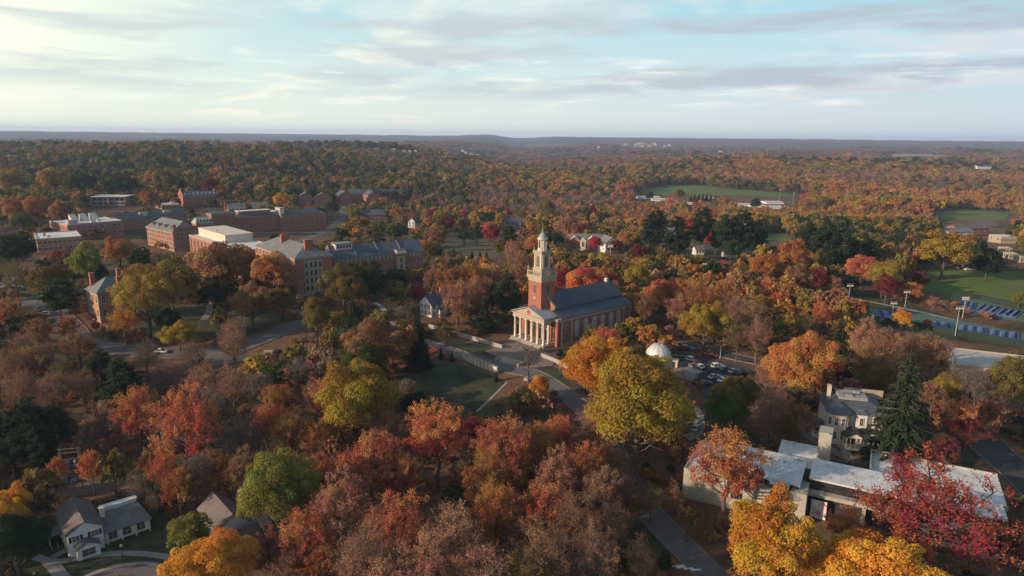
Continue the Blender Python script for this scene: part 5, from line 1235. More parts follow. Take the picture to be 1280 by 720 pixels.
for i, (x, y) in enumerate(((1210,338),(1228,340),(1250,336),(1196,336))): car(x, y, 10+i*20, ('white','silver')[i % 2], ('white car beyond the playing field left of the dark pine','silver car beyond the playing field next to the dark pine','white car beyond the playing field right of the dark pine','silver car under the wide yellow-green tree')[i])
# cars parked by the townhouses
for i in range(7): car(406+i*8.5, 262-(i % 3)*3.0-i*.6, 25, ('silver','white','grey')[i % 3], _NTH[i]+' of the seven cars parked by the terraces', False, 'cars parked by the townhouses')
# a bird in the sky, just above the horizon
bp = Vector(ray(748, 162))*260+Vector((0, 0, CZ)); b = MB()
b.lathe([(.01, -.28), (.09, -.12), (.1, .1), (.02, .34)], 8)
b.add([(.05, 0, -.1), (.05, 0, .12), (.62, .02, .05), (.95, -.12, -.12), (.6, .02, -.1)], [(0, 1, 2, 3, 4)]); b.add([(-.05, 0, -.1), (-.05, 0, .12), (-.62, .02, .05), (-.95, -.12, -.12), (-.6, .02, -.1)], [(4, 3, 2, 1, 0)])
o = b.build('bird', M['black'], None, bp); o.rotation_euler = (PI/2, 0, 0); tag(o, 'tiny dark bird gliding just above the horizon', 'bird')
keep([(104,462),(150,462),(150,500),(115,560),(78,580),(80,550)], 150)
keep([(1112,192.5),(1165,191.8),(1185,196.5),(1115,196.5)])
keep([(838,446),(852,438),(930,453),(962,470),(935,492),(885,490),(860,475)])
# keep lawns, roads and courts in view
keep([(500,468),(560,452),(612,468),(632,478),(596,512),(560,520),(510,515)]); keep([(560,424),(640,410),(700,430),(720,460),(690,480),(640,470),(560,436)])
keep([(785,605),(800,612),(862,690),(905,720),(862,700),(800,645)]); keep([(836,446),(925,452),(960,470),(935,492),(885,490)])
keep([(150,437),(280,437),(340,420),(372,402),(372,412),(330,438),(280,452),(150,450),(100,420),(62,388),(0,380),(0,368),(60,376),(110,410)])
keep([(1062,372),(1082,384),(1290,402),(1290,436),(1190,424),(1100,404)]); keep([(1145,340),(1290,342),(1290,384),(1200,374),(1140,360)])
keep([(798,239),(826,233),(868,231),(906,236),(958,239.5),(1004,244),(985,250),(960,256),(920,254),(880,249),(845,250),(800,246)]); keep([(1165,266),(1205,262),(1262,266),(1262,288),(1180,278)]); keep([(560,298),(600,299),(635,312),(600,316),(560,306)])
keep([(60,695),(120,690),(225,690),(230,720),(60,720)]); keep([(1200,540),(1225,530),(1285,590),(1285,620),(1240,600)]); keep([(845,700),(900,690),(905,720),(850,720)])
keep([(1085,562),(1240,570),(1215,588),(1100,560)]); keep([(930,500),(980,512),(1045,566),(1000,560),(930,520)]); keep([(940,290),(990,292),(990,302),(935,300)])
keep([(420,262),(430,270),(370,305),(360,300)]); keep([(270,425),(372,400),(400,395),(372,410),(300,436)])
# ---------------------------------------------------------------- foliage
def leaf_mat(name, source):
    m, t = newmat(name); N = NT(t)
    if source == 'object': base = N.n('ShaderNodeObjectInfo').outputs['Color']
    else: base = N.n('ShaderNodeAttribute', attribute_name='tint', attribute_type='INSTANCER').outputs['Color']
    v = N.n('ShaderNodeAttribute', attribute_name='leaf').outputs['Vector']       # per leaf / per clump random values
    s = N.n('ShaderNodeSeparateXYZ', {0: v})
    hue = N.m('ADD', 0.5, N.m('MULTIPLY', N.m('SUBTRACT', s.outputs[1], 0.5), 0.055))
    val = N.m('ADD', 0.92, N.m('ADD', N.m('MULTIPLY', s.outputs[0], 0.30), N.m('MULTIPLY', s.outputs[1], 0.25)))
    hsv = N.n('ShaderNodeHueSaturation', {'Hue': hue, 'Saturation': N.m('ADD', 0.84, N.m('MULTIPLY', s.outputs[0], 0.2)), 'Value': val, 'Color': base}).outputs[0]
    d = N.n('ShaderNodeBsdfDiffuse', {'Color': hsv}); tr = N.n('ShaderNodeBsdfTranslucent', {'Color': hsv})
    N.L(N.n('ShaderNodeMixShader', {0: 0.36, 1: d.outputs[0], 2: tr.outputs[0]}).outputs[0], N.n('ShaderNodeOutputMaterial').inputs[0]); return m
LEAF_O = leaf_mat('leaves', 'object'); LEAF_I = leaf_mat('forest_leaves', 'inst')
BARK = mat('bark', (0.115, 0.09, 0.075), 0.95, 0.25, 1.5)
BARK_PALE = mat('pale_bark', (0.24, 0.205, 0.18), 0.95, 0.2, 1.5)
def twig_mat():
    m, t = newmat('twig_bark'); N = NT(t); oc = N.n('ShaderNodeObjectInfo').outputs['Color']
    b = N.mix(0.45, (0.15, 0.12, 0.10, 1), oc)
    N.L(N.n('ShaderNodeBsdfPrincipled', {'Base Color': b, 'Roughness': 0.95, 'Specular IOR Level': 0.1}).outputs[0], N.n('ShaderNodeOutputMaterial').inputs[0]); return m
BARK_TWIG = twig_mat(); BARK_FAR = mat('far_twig_bark', (0.16, 0.12, 0.095), 0.95, 0.2, 1.5)

def segs_arrays(segs, nside=4):
    """tapered prisms for branch segments [(p, q, r0, r1)]"""
    P = np.array([s[0] for s in segs]); Q = np.array([s[1] for s in segs]); r0 = np.array([s[2] for s in segs]); r1 = np.array([s[3] for s in segs])
    D = Q-P; D /= np.linalg.norm(D, axis=1)[:, None]+1e-9
    up = np.where(np.abs(D[:, 2:3]) > 0.9, np.array([[1., 0, 0]]), np.array([[0, 0, 1.]]))
    U = np.cross(D, up); U /= np.linalg.norm(U, axis=1)[:, None]; Wv = np.cross(D, U)
    ang = np.arange(nside)*2*PI/nside
    ring_ = U[:, None]*np.cos(ang)[None, :, None] + Wv[:, None]*np.sin(ang)[None, :, None]
    A = P[:, None]+ring_*r0[:, None, None]; B = Q[:, None]+ring_*r1[:, None, None]
    V = np.concatenate([A, B], 1).reshape(-1, 3)
    b = (np.arange(len(P))*2*nside)[:, None]; i = np.arange(nside)[None]
    F = np.stack([b+i, b+(i+1) % nside, b+(i+1) % nside+nside, b+i+nside], -1).reshape(-1, 4)
    return V, F
def leaf_quads(C, Nrm, size, rng, el=1.3):
    n = len(C); size = np.broadcast_to(size, (n,))
    Nrm = Nrm/(np.linalg.norm(Nrm, axis=1)[:, None]+1e-9)
    R = rng.normal(size=(n, 3)); U = np.cross(Nrm, R); U /= np.linalg.norm(U, axis=1)[:, None]+1e-9; Wv = np.cross(Nrm, U)
    U = U*size[:, None]*0.5*el; Wv = Wv*size[:, None]*0.5
    V = np.stack([C-U, C-Wv*0.9+U*0.1, C+U, C+Wv*0.9-U*0.1], 1).reshape(-1, 3)
    return V, np.arange(n*4).reshape(n, 4)
def np_mesh(name, parts, mats):
    """parts: [(V, F(quads), material index, leaf attribute (n per vert, 2) or None)]"""
    Vs, Fs, Ms, At = [], [], [], []; b = 0
    for V, F, mi, at in parts:
        if len(V) == 0: continue
        Vs.append(V); Fs.append(F+b); Ms.append(np.full(len(F), mi)); At.append(at if at is not None else np.full((len(V), 2), 0.5)); b += len(V)
    V = np.concatenate(Vs).astype(np.float32); F = np.concatenate(Fs).astype(np.int32); Mi = np.concatenate(Ms).astype(np.int32); A = np.concatenate(At)
    me = bpy.data.meshes.new(name); me.vertices.add(len(V)); me.vertices.foreach_set('co', V.ravel())
    me.loops.add(len(F)*4); me.loops.foreach_set('vertex_index', F.ravel())
    me.polygons.add(len(F)); me.polygons.foreach_set('loop_start', np.arange(len(F), dtype=np.int32)*4)
    me.polygons.foreach_set('material_index', Mi)
    me.update(calc_edges=True)
    a = me.attributes.new('leaf', 'FLOAT_VECTOR', 'POINT'); a.data.foreach_set('vector', np.concatenate([A, np.zeros((len(A), 1))], 1).astype(np.float32).ravel())
    for m in mats: me.materials.append(m)
    return me
def skeleton(seed, nl, nb, nt_, env, lean=0.0, z0=0.18, zc=0.6, zr=0.38, thick=1.0, wood=1.0):
    """trunk, limbs to clump centres inside the crown envelope, branches and twigs; unit height, crown radius 0.5"""
    rng = np.random.RandomState(seed); segs_t, segs = [], []
    top = np.array([rng.uniform(-.05, .05), rng.uniform(-.05, .05), 0.80])
    pts = [np.zeros(3)]
    for k in range(1, 7):
        t = k/6; pts.append(top*np.array([t, t, t]) + np.array([rng.uniform(-.02, .02), rng.uniform(-.02, .02), 0])*(k < 6))
    rr = lambda t: 0.022*thick*(1-t)**0.8+0.004
    segs_t.append((np.array([0, 0, -0.06]), pts[0]+np.array([0, 0, .012]), 0.034*thick, rr(0)))
    for k in range(6): segs_t.append((pts[k], pts[k+1], rr(k/6), rr((k+1)/6)))
    def trunk(z):
        t = z/0.80*6; k = min(int(t), 5); return pts[k]+(pts[k+1]-pts[k])*(t-k)
    ends = []; ga = PI*(3-math.sqrt(5)); a0 = rng.uniform(0, 7)
    for i in range(nl):
        u = (i+0.5)/nl; el = math.asin(min(1, max(-0.55, -0.5+1.5*u))) ; az = a0+i*ga+rng.uniform(-.3, .3)
        R = rng.uniform(0.62, 0.98)*env(u, az)
        c = np.array([math.cos(az)*math.cos(el)*0.40*R, math.sin(az)*math.cos(el)*0.40*R, zc+math.sin(el)*zr*0.78*R])
        z1 = max(z0, min(0.72, c[2]-rng.uniform(0.16, 0.30))); p = trunk(z1)
        mid = p*0.5+c*0.5+np.array([0, 0, -0.035])+rng.uniform(-.015, .015, 3)
        r = 0.0105*thick*wood
        segs.append((p, mid, r, r*.7)); segs.append((mid, c, r*.7, r*.4))
        sub = []
        for j in range(nb):
            t = rng.uniform(0.1, 1.0); q = mid+(c-mid)*t
            d = rng.normal(size=3); d[2] = abs(d[2])*0.7-0.15; d /= np.linalg.norm(d)
            e = q+d*rng.uniform(0.07, 0.15)*np.array([1.15, 1.15, .85])
            segs.append((q, e, r*.36, r*.18)); sub.append((q, e))
        tw = []
        for (q, e) in sub:
            for k in range(nt_):
                t = rng.uniform(0.2, 1.0); s_ = q+(e-q)*t
                d = (e-q)/np.linalg.norm(e-q)*0.6+rng.normal(size=3)*0.6+np.array([0, 0, .25]); d /= np.linalg.norm(d)
                f = s_+d*rng.uniform(0.03, 0.075); tw.append((s_, f))
                segs.append((s_, f, r*.17, r*.07))
        ends.append((c, tw))
    return segs_t, segs, ends
def crown_dense(seed, n, size, nl=26, zc=0.60, zr=0.40, squash=1.0):
    rng = np.random.RandomState(seed)
    ph = rng.uniform(0, 7, 4)
    env = lambda u, az: 1+0.13*math.sin(2*az+ph[0])+0.10*math.sin(3*az+ph[1]+u*4)
    st, sg, ends = skeleton(seed, nl, 3, 0, env, zc=zc, zr=zr)
    C, Nn, A = [], [], []
    big = [(np.array([0, 0, zc]), 0.26, 0.14)] + [(c, rng.uniform(0.105, 0.18), None) for c, _ in ends]
    for k in range(nl*2):                              # smaller lumps riding on the large ones break the outline
        c, r, _ = big[1+rng.randint(nl)]; d = rng.normal(size=3); d[2] = abs(d[2]); d /= np.linalg.norm(d)
        big.append((c+d*r*np.array([1, 1, .9])*rng.uniform(.8, 1.15), rng.uniform(.04, .085), None))
    tot = sum(r**2 for _, r, _ in big)
    for c, r, _ in big:
        m = int(n*r*r/tot); d = rng.normal(size=(m, 3)); d /= np.linalg.norm(d, axis=1)[:, None]
        dn = d[:, 2] < -0.25; d[dn, 2] *= -1
        rad = r*(1-0.35*rng.rand(m)**2.2+0.10*rng.rand(m)*(rng.rand(m) < .25))
        P = c+d*rad[:, None]*np.array([1.0, 1.0, 0.88*squash])
        C.append(P); Nn.append(d+rng.normal(size=(m, 3))*0.55+np.array([0, 0, .25])); cv = rng.rand()
        A.append(np.stack([rng.rand(m), np.clip(cv+rng.normal(size=m)*.08, 0, 1)], 1))
    C = np.concatenate(C); Nn = np.concatenate(Nn); A = np.concatenate(A)
    rh = np.hypot(C[:, 0], C[:, 1]); m = rh.max(); C[:, :2] *= 0.5/np.percentile(rh, 99.3); C[:, 2] *= 1.0/np.percentile(C[:, 2], 99.8)
    V, F = leaf_quads(C, Nn, size*rng.uniform(.7, 1.35, len(C)), rng)
    return (V, F, 0, np.repeat(A, 4, 0)), st, sg
def crown_sparse(seed, n, size, nl=22, nb=7, nt_=5, thick=1.0, zc=0.60, zr=0.40, wood=0.8):
    rng = np.random.RandomState(seed+50); ph = rng.uniform(0, 7, 4)
    env = lambda u, az: 1+0.16*math.sin(2*az+ph[0])+0.12*math.sin(3*az+ph[1])
    st, sg, ends = skeleton(seed, nl, nb, nt_, env, thick=thick, zc=zc, zr=zr, wood=wood)
    C, A = [], []
    for c, tw in ends:
        cv = rng.rand(); den = rng.uniform(0.35, 1.4); m = int(n/len(ends)*den)
        if m == 0 or not tw: continue
        T = np.array([f for _, f in tw]); B = np.array([s for s, _ in tw]); i = rng.randint(len(T), size=m)
        t = rng.rand(m)[:, None]; P = B[i]+(T[i]-B[i])*(0.2+t*0.95)+rng.normal(size=(m, 3))*0.014
        C.append(P); A.append(np.stack([rng.rand(m), np.clip(cv+rng.normal(size=m)*.1, 0, 1)], 1))
    leaves = None
    if C:
        C = np.concatenate(C); A = np.concatenate(A)
        V, F = leaf_quads(C, rng.normal(size=C.shape)+np.array([0, 0, .5]), size*rng.uniform(.6, 1.4, len(C)), rng)
        leaves = (V, F, 0, np.repeat(A, 4, 0))
    return leaves, st, sg
def crown_spruce(seed, n, size, layers=34, rad=0.5, pine=False):
    rng = np.random.RandomState(seed); st = []; sg = []; C, Nn, A = [], [], []
    st.append((np.array([0, 0, -.05]), np.array([0, 0, 0.5]), 0.022, 0.013)); st.append((np.array([0, 0, 0.5]), np.array([0, 0, 0.98]), 0.013, 0.002))
    z0 = 0.06 if not pine else 0.25; nbr = 0; B = []
    if pine: layers = 13
    for k in range(layers):
        t = (k+rng.uniform(0, .6))/layers; z = z0+(0.975-z0)*t
        R = rad*((1-t)**(0.85 if not pine else 0.5))*(1 if not pine else min(1, 0.55+t*1.6))+0.012
        for j in range(max(4, int((11 if not pine else 8)*(1-t*.5)))):
            az = rng.uniform(0, 2*PI); r = R*rng.uniform(0.72, 1.12)
            dr = -0.10*r if not pine else 0.10*r
            B.append((z, az, r, dr))
    tot = sum(b[2]**1.4 for b in B)
    for z, az, r, dr in B:
        e = np.array([math.cos(az)*r, math.sin(az)*r, z+dr]); o = np.array([0, 0, z]); sg.append((o, e, 0.004, 0.0012))
        m = max(3, int(n*r**1.4/tot)); t = rng.rand(m)**0.75
        if pine:
            t = 0.45+0.55*rng.rand(m); P = o+(e-o)*t[:, None]+rng.normal(size=(m, 3))*np.array([.04, .04, .018])
        else:
            side = np.array([-math.sin(az), math.cos(az), 0]); wd = (1-t)*0.30*r+0.012
            P = o+(e-o)*t[:, None]+side[None]*(rng.uniform(-1, 1, m)*wd)[:, None]; P[:, 2] -= np.abs(rng.normal(size=m))*0.014+t**2*0.02
        C.append(P); nn = rng.normal(size=(m, 3))*0.5+np.array([math.cos(az)*.6, math.sin(az)*.6, .9]); Nn.append(nn); cv = rng.rand()
        A.append(np.stack([rng.rand(m), np.full(m, cv)], 1))
    C = np.concatenate(C); Nn = np.concatenate(Nn); A = np.concatenate(A)
    V, F = leaf_quads(C, Nn, size*rng.uniform(.6, 1.4, len(C)), rng, 1.9)
    return (V, F, 0, np.repeat(A, 4, 0)), st, sg
def wood_part(segs, ns, mi=0):
    V, F = segs_arrays(segs, ns); return (V, F, mi, None)
class Proto: pass
def make_proto(kind, seed, lod):
    p = Proto(); s = seed*17+3
    if kind == 'd': lv, st, sg = crown_dense(s, (44000, 15000, 900)[lod], (.0130, .022, .075)[lod], (26, 24, 13)[lod], zc=.55, zr=.45)
    elif kind == 's': lv, st, sg = crown_sparse(s, (17000, 6500, 560)[lod], (.0115, .019, .066)[lod], (24, 20, 9)[lod], (8, 7, 4)[lod], (6, 5, 2)[lod])
    elif kind == 'b': lv, st, sg = crown_sparse(s, (4200, 1700, 200)[lod], (.0115, .016, .05)[lod], (30, 24, 9)[lod], (11, 9, 6)[lod], (11, 9, 3)[lod], wood=(.6, .7, 1)[lod])
    elif kind == 'c': lv, st, sg = crown_spruce(s, (13000, 8000, 900)[lod], (.020, .026, .065)[lod])
    elif kind == 'p': lv, st, sg = crown_spruce(s, (13000, 8000, 850)[lod], (.024, .030, .078)[lod], pine=True)
    tb = BARK_TWIG if kind in 'b' else BARK
    p.kind = kind
    if lod < 2:
        p.crown = np_mesh('crown', [lv, wood_part(sg, 3, 1)] if lv is not None else [wood_part(sg, 3, 1)], [LEAF_O, tb])
        p.trunk = np_mesh('trunk', [wood_part(st, 8)], [BARK])
    else:
        p.mesh = np_mesh('far_tree', ([lv] if lv is not None else [])+[wood_part(sg, 3, 1), wood_part(st, 4, 1)], [LEAF_I, BARK_FAR])
    return p
PROTO = {('d', 0): [make_proto('d', i, 0) for i in range(4)], ('d', 1): [make_proto('d', 10+i, 1) for i in range(5)],
         ('s', 0): [make_proto('s', i, 0) for i in range(4)], ('s', 1): [make_proto('s', 10+i, 1) for i in range(4)],
         ('b', 0): [make_proto('b', i, 0) for i in range(4)], ('b', 1): [make_proto('b', 10+i, 1) for i in range(3)],
         ('c', 0): [make_proto('c', i, 0) for i in range(2)], ('c', 1): [make_proto('c', 10+i, 1) for i in range(2)],
         ('p', 0): [make_proto('p', i, 0) for i in range(2)], ('p', 1): [make_proto('p', 10+i, 1) for i in range(3)]}
C_ = {'Y': (0.45, 0.215, 0.014), 'YG': (0.27, 0.178, 0.020), 'LG': (0.165, 0.165, 0.032), 'G': (0.075, 0.105, 0.028), 'DG': (0.035, 0.055, 0.024),
      'O': (0.33, 0.140, 0.035), 'RO': (0.42, 0.130, 0.052), 'R': (0.28, 0.042, 0.028), 'DR': (0.14, 0.024, 0.024), 'BR': (0.25, 0.125, 0.06),
      'YO': (0.28, 0.175, 0.030), 'PB': (0.34, 0.165, 0.10), 'OL': (0.15, 0.115, 0.030), 'GY': (0.17, 0.135, 0.11), 'DC': (0.024, 0.042, 0.022), 'CR': (0.33, 0.015, 0.04)}
CNAME = {'Y': 'golden yellow', 'YG': 'yellow-green', 'LG': 'bright green', 'G': 'green', 'DG': 'dark green', 'O': 'orange', 'RO': 'red-orange', 'R': 'red',
         'DR': 'dark red', 'BR': 'rust brown', 'YO': 'dull gold', 'PB': 'pinkish brown', 'OL': 'olive', 'GY': 'grey-brown', 'DC': 'dark green', 'CR': 'crimson'}
KNAME = {'d': ('broadleaf_tree', 'full-crowned tree'), 's': ('thin_leaved_tree', 'half-bare tree'), 'b': ('bare_tree', 'nearly leafless tree'), 'c': ('spruce_tree', 'spruce'), 'p': ('pine_tree', 'pine')}
ASPECT = {'d': 1.12, 's': 1.45, 'b': 1.5, 'c': 2.3, 'p': 1.45}
TREES = []     # (x, y, w, h, kind, colour code, group, label)
def T(x, yt, w, kind, col, asp=None, label=None):
    asp = asp or ASPECT[kind]; w = w*(1.12 if w > 30 and yt > 440 else 1.0); d = ray(x, yt)
    X, Y, Z = d[0]*_T, d[1]*_T, CZ+d[2]*_T
    sl = _T
    wid = w*sl*(-d @ CMn[:, 2])/FPX
    hmax = 34 if kind != 'c' else 34
    h = np.clip(wid*asp, 4 if w > 14 else 2.0, hmax)
    g = Z-terr(X, Y)-h*0.98
    k = int(np.argmax(g < 0)); k = k if g[k] < 0 else len(g)-1
    TREES.append([float(X[k]), float(Y[k]), float(wid[k]), float(h[k]), kind, col, label])
# the leafless tree in front of the chapel steps: few heavy limbs
_h = Proto(); _h.kind = 'h'
_lv, _st, _sg = crown_sparse(77, 0, .02, 10, 4, 2, thick=1.25, zc=.62, zr=.42)
_h.crown = np_mesh('crown', [wood_part([(p, q, a*1.7, b*1.7) for p, q, a, b in _sg], 4, 0)], [BARK]); _h.trunk = np_mesh('trunk', [wood_part([(p, q, a*1.25, b*1.25) for p, q, a, b in _st], 8)], [BARK])
PROTO[('h', 0)] = [_h]; PROTO[('h', 1)] = [_h]
KNAME['h'] = ('leafless_tree', 'leafless tree'); ASPECT['h'] = 1.5
T(661, 423, 40, 'h', 'GY', 1.5, 'leafless tree with heavy forked limbs in front of the chapel steps')

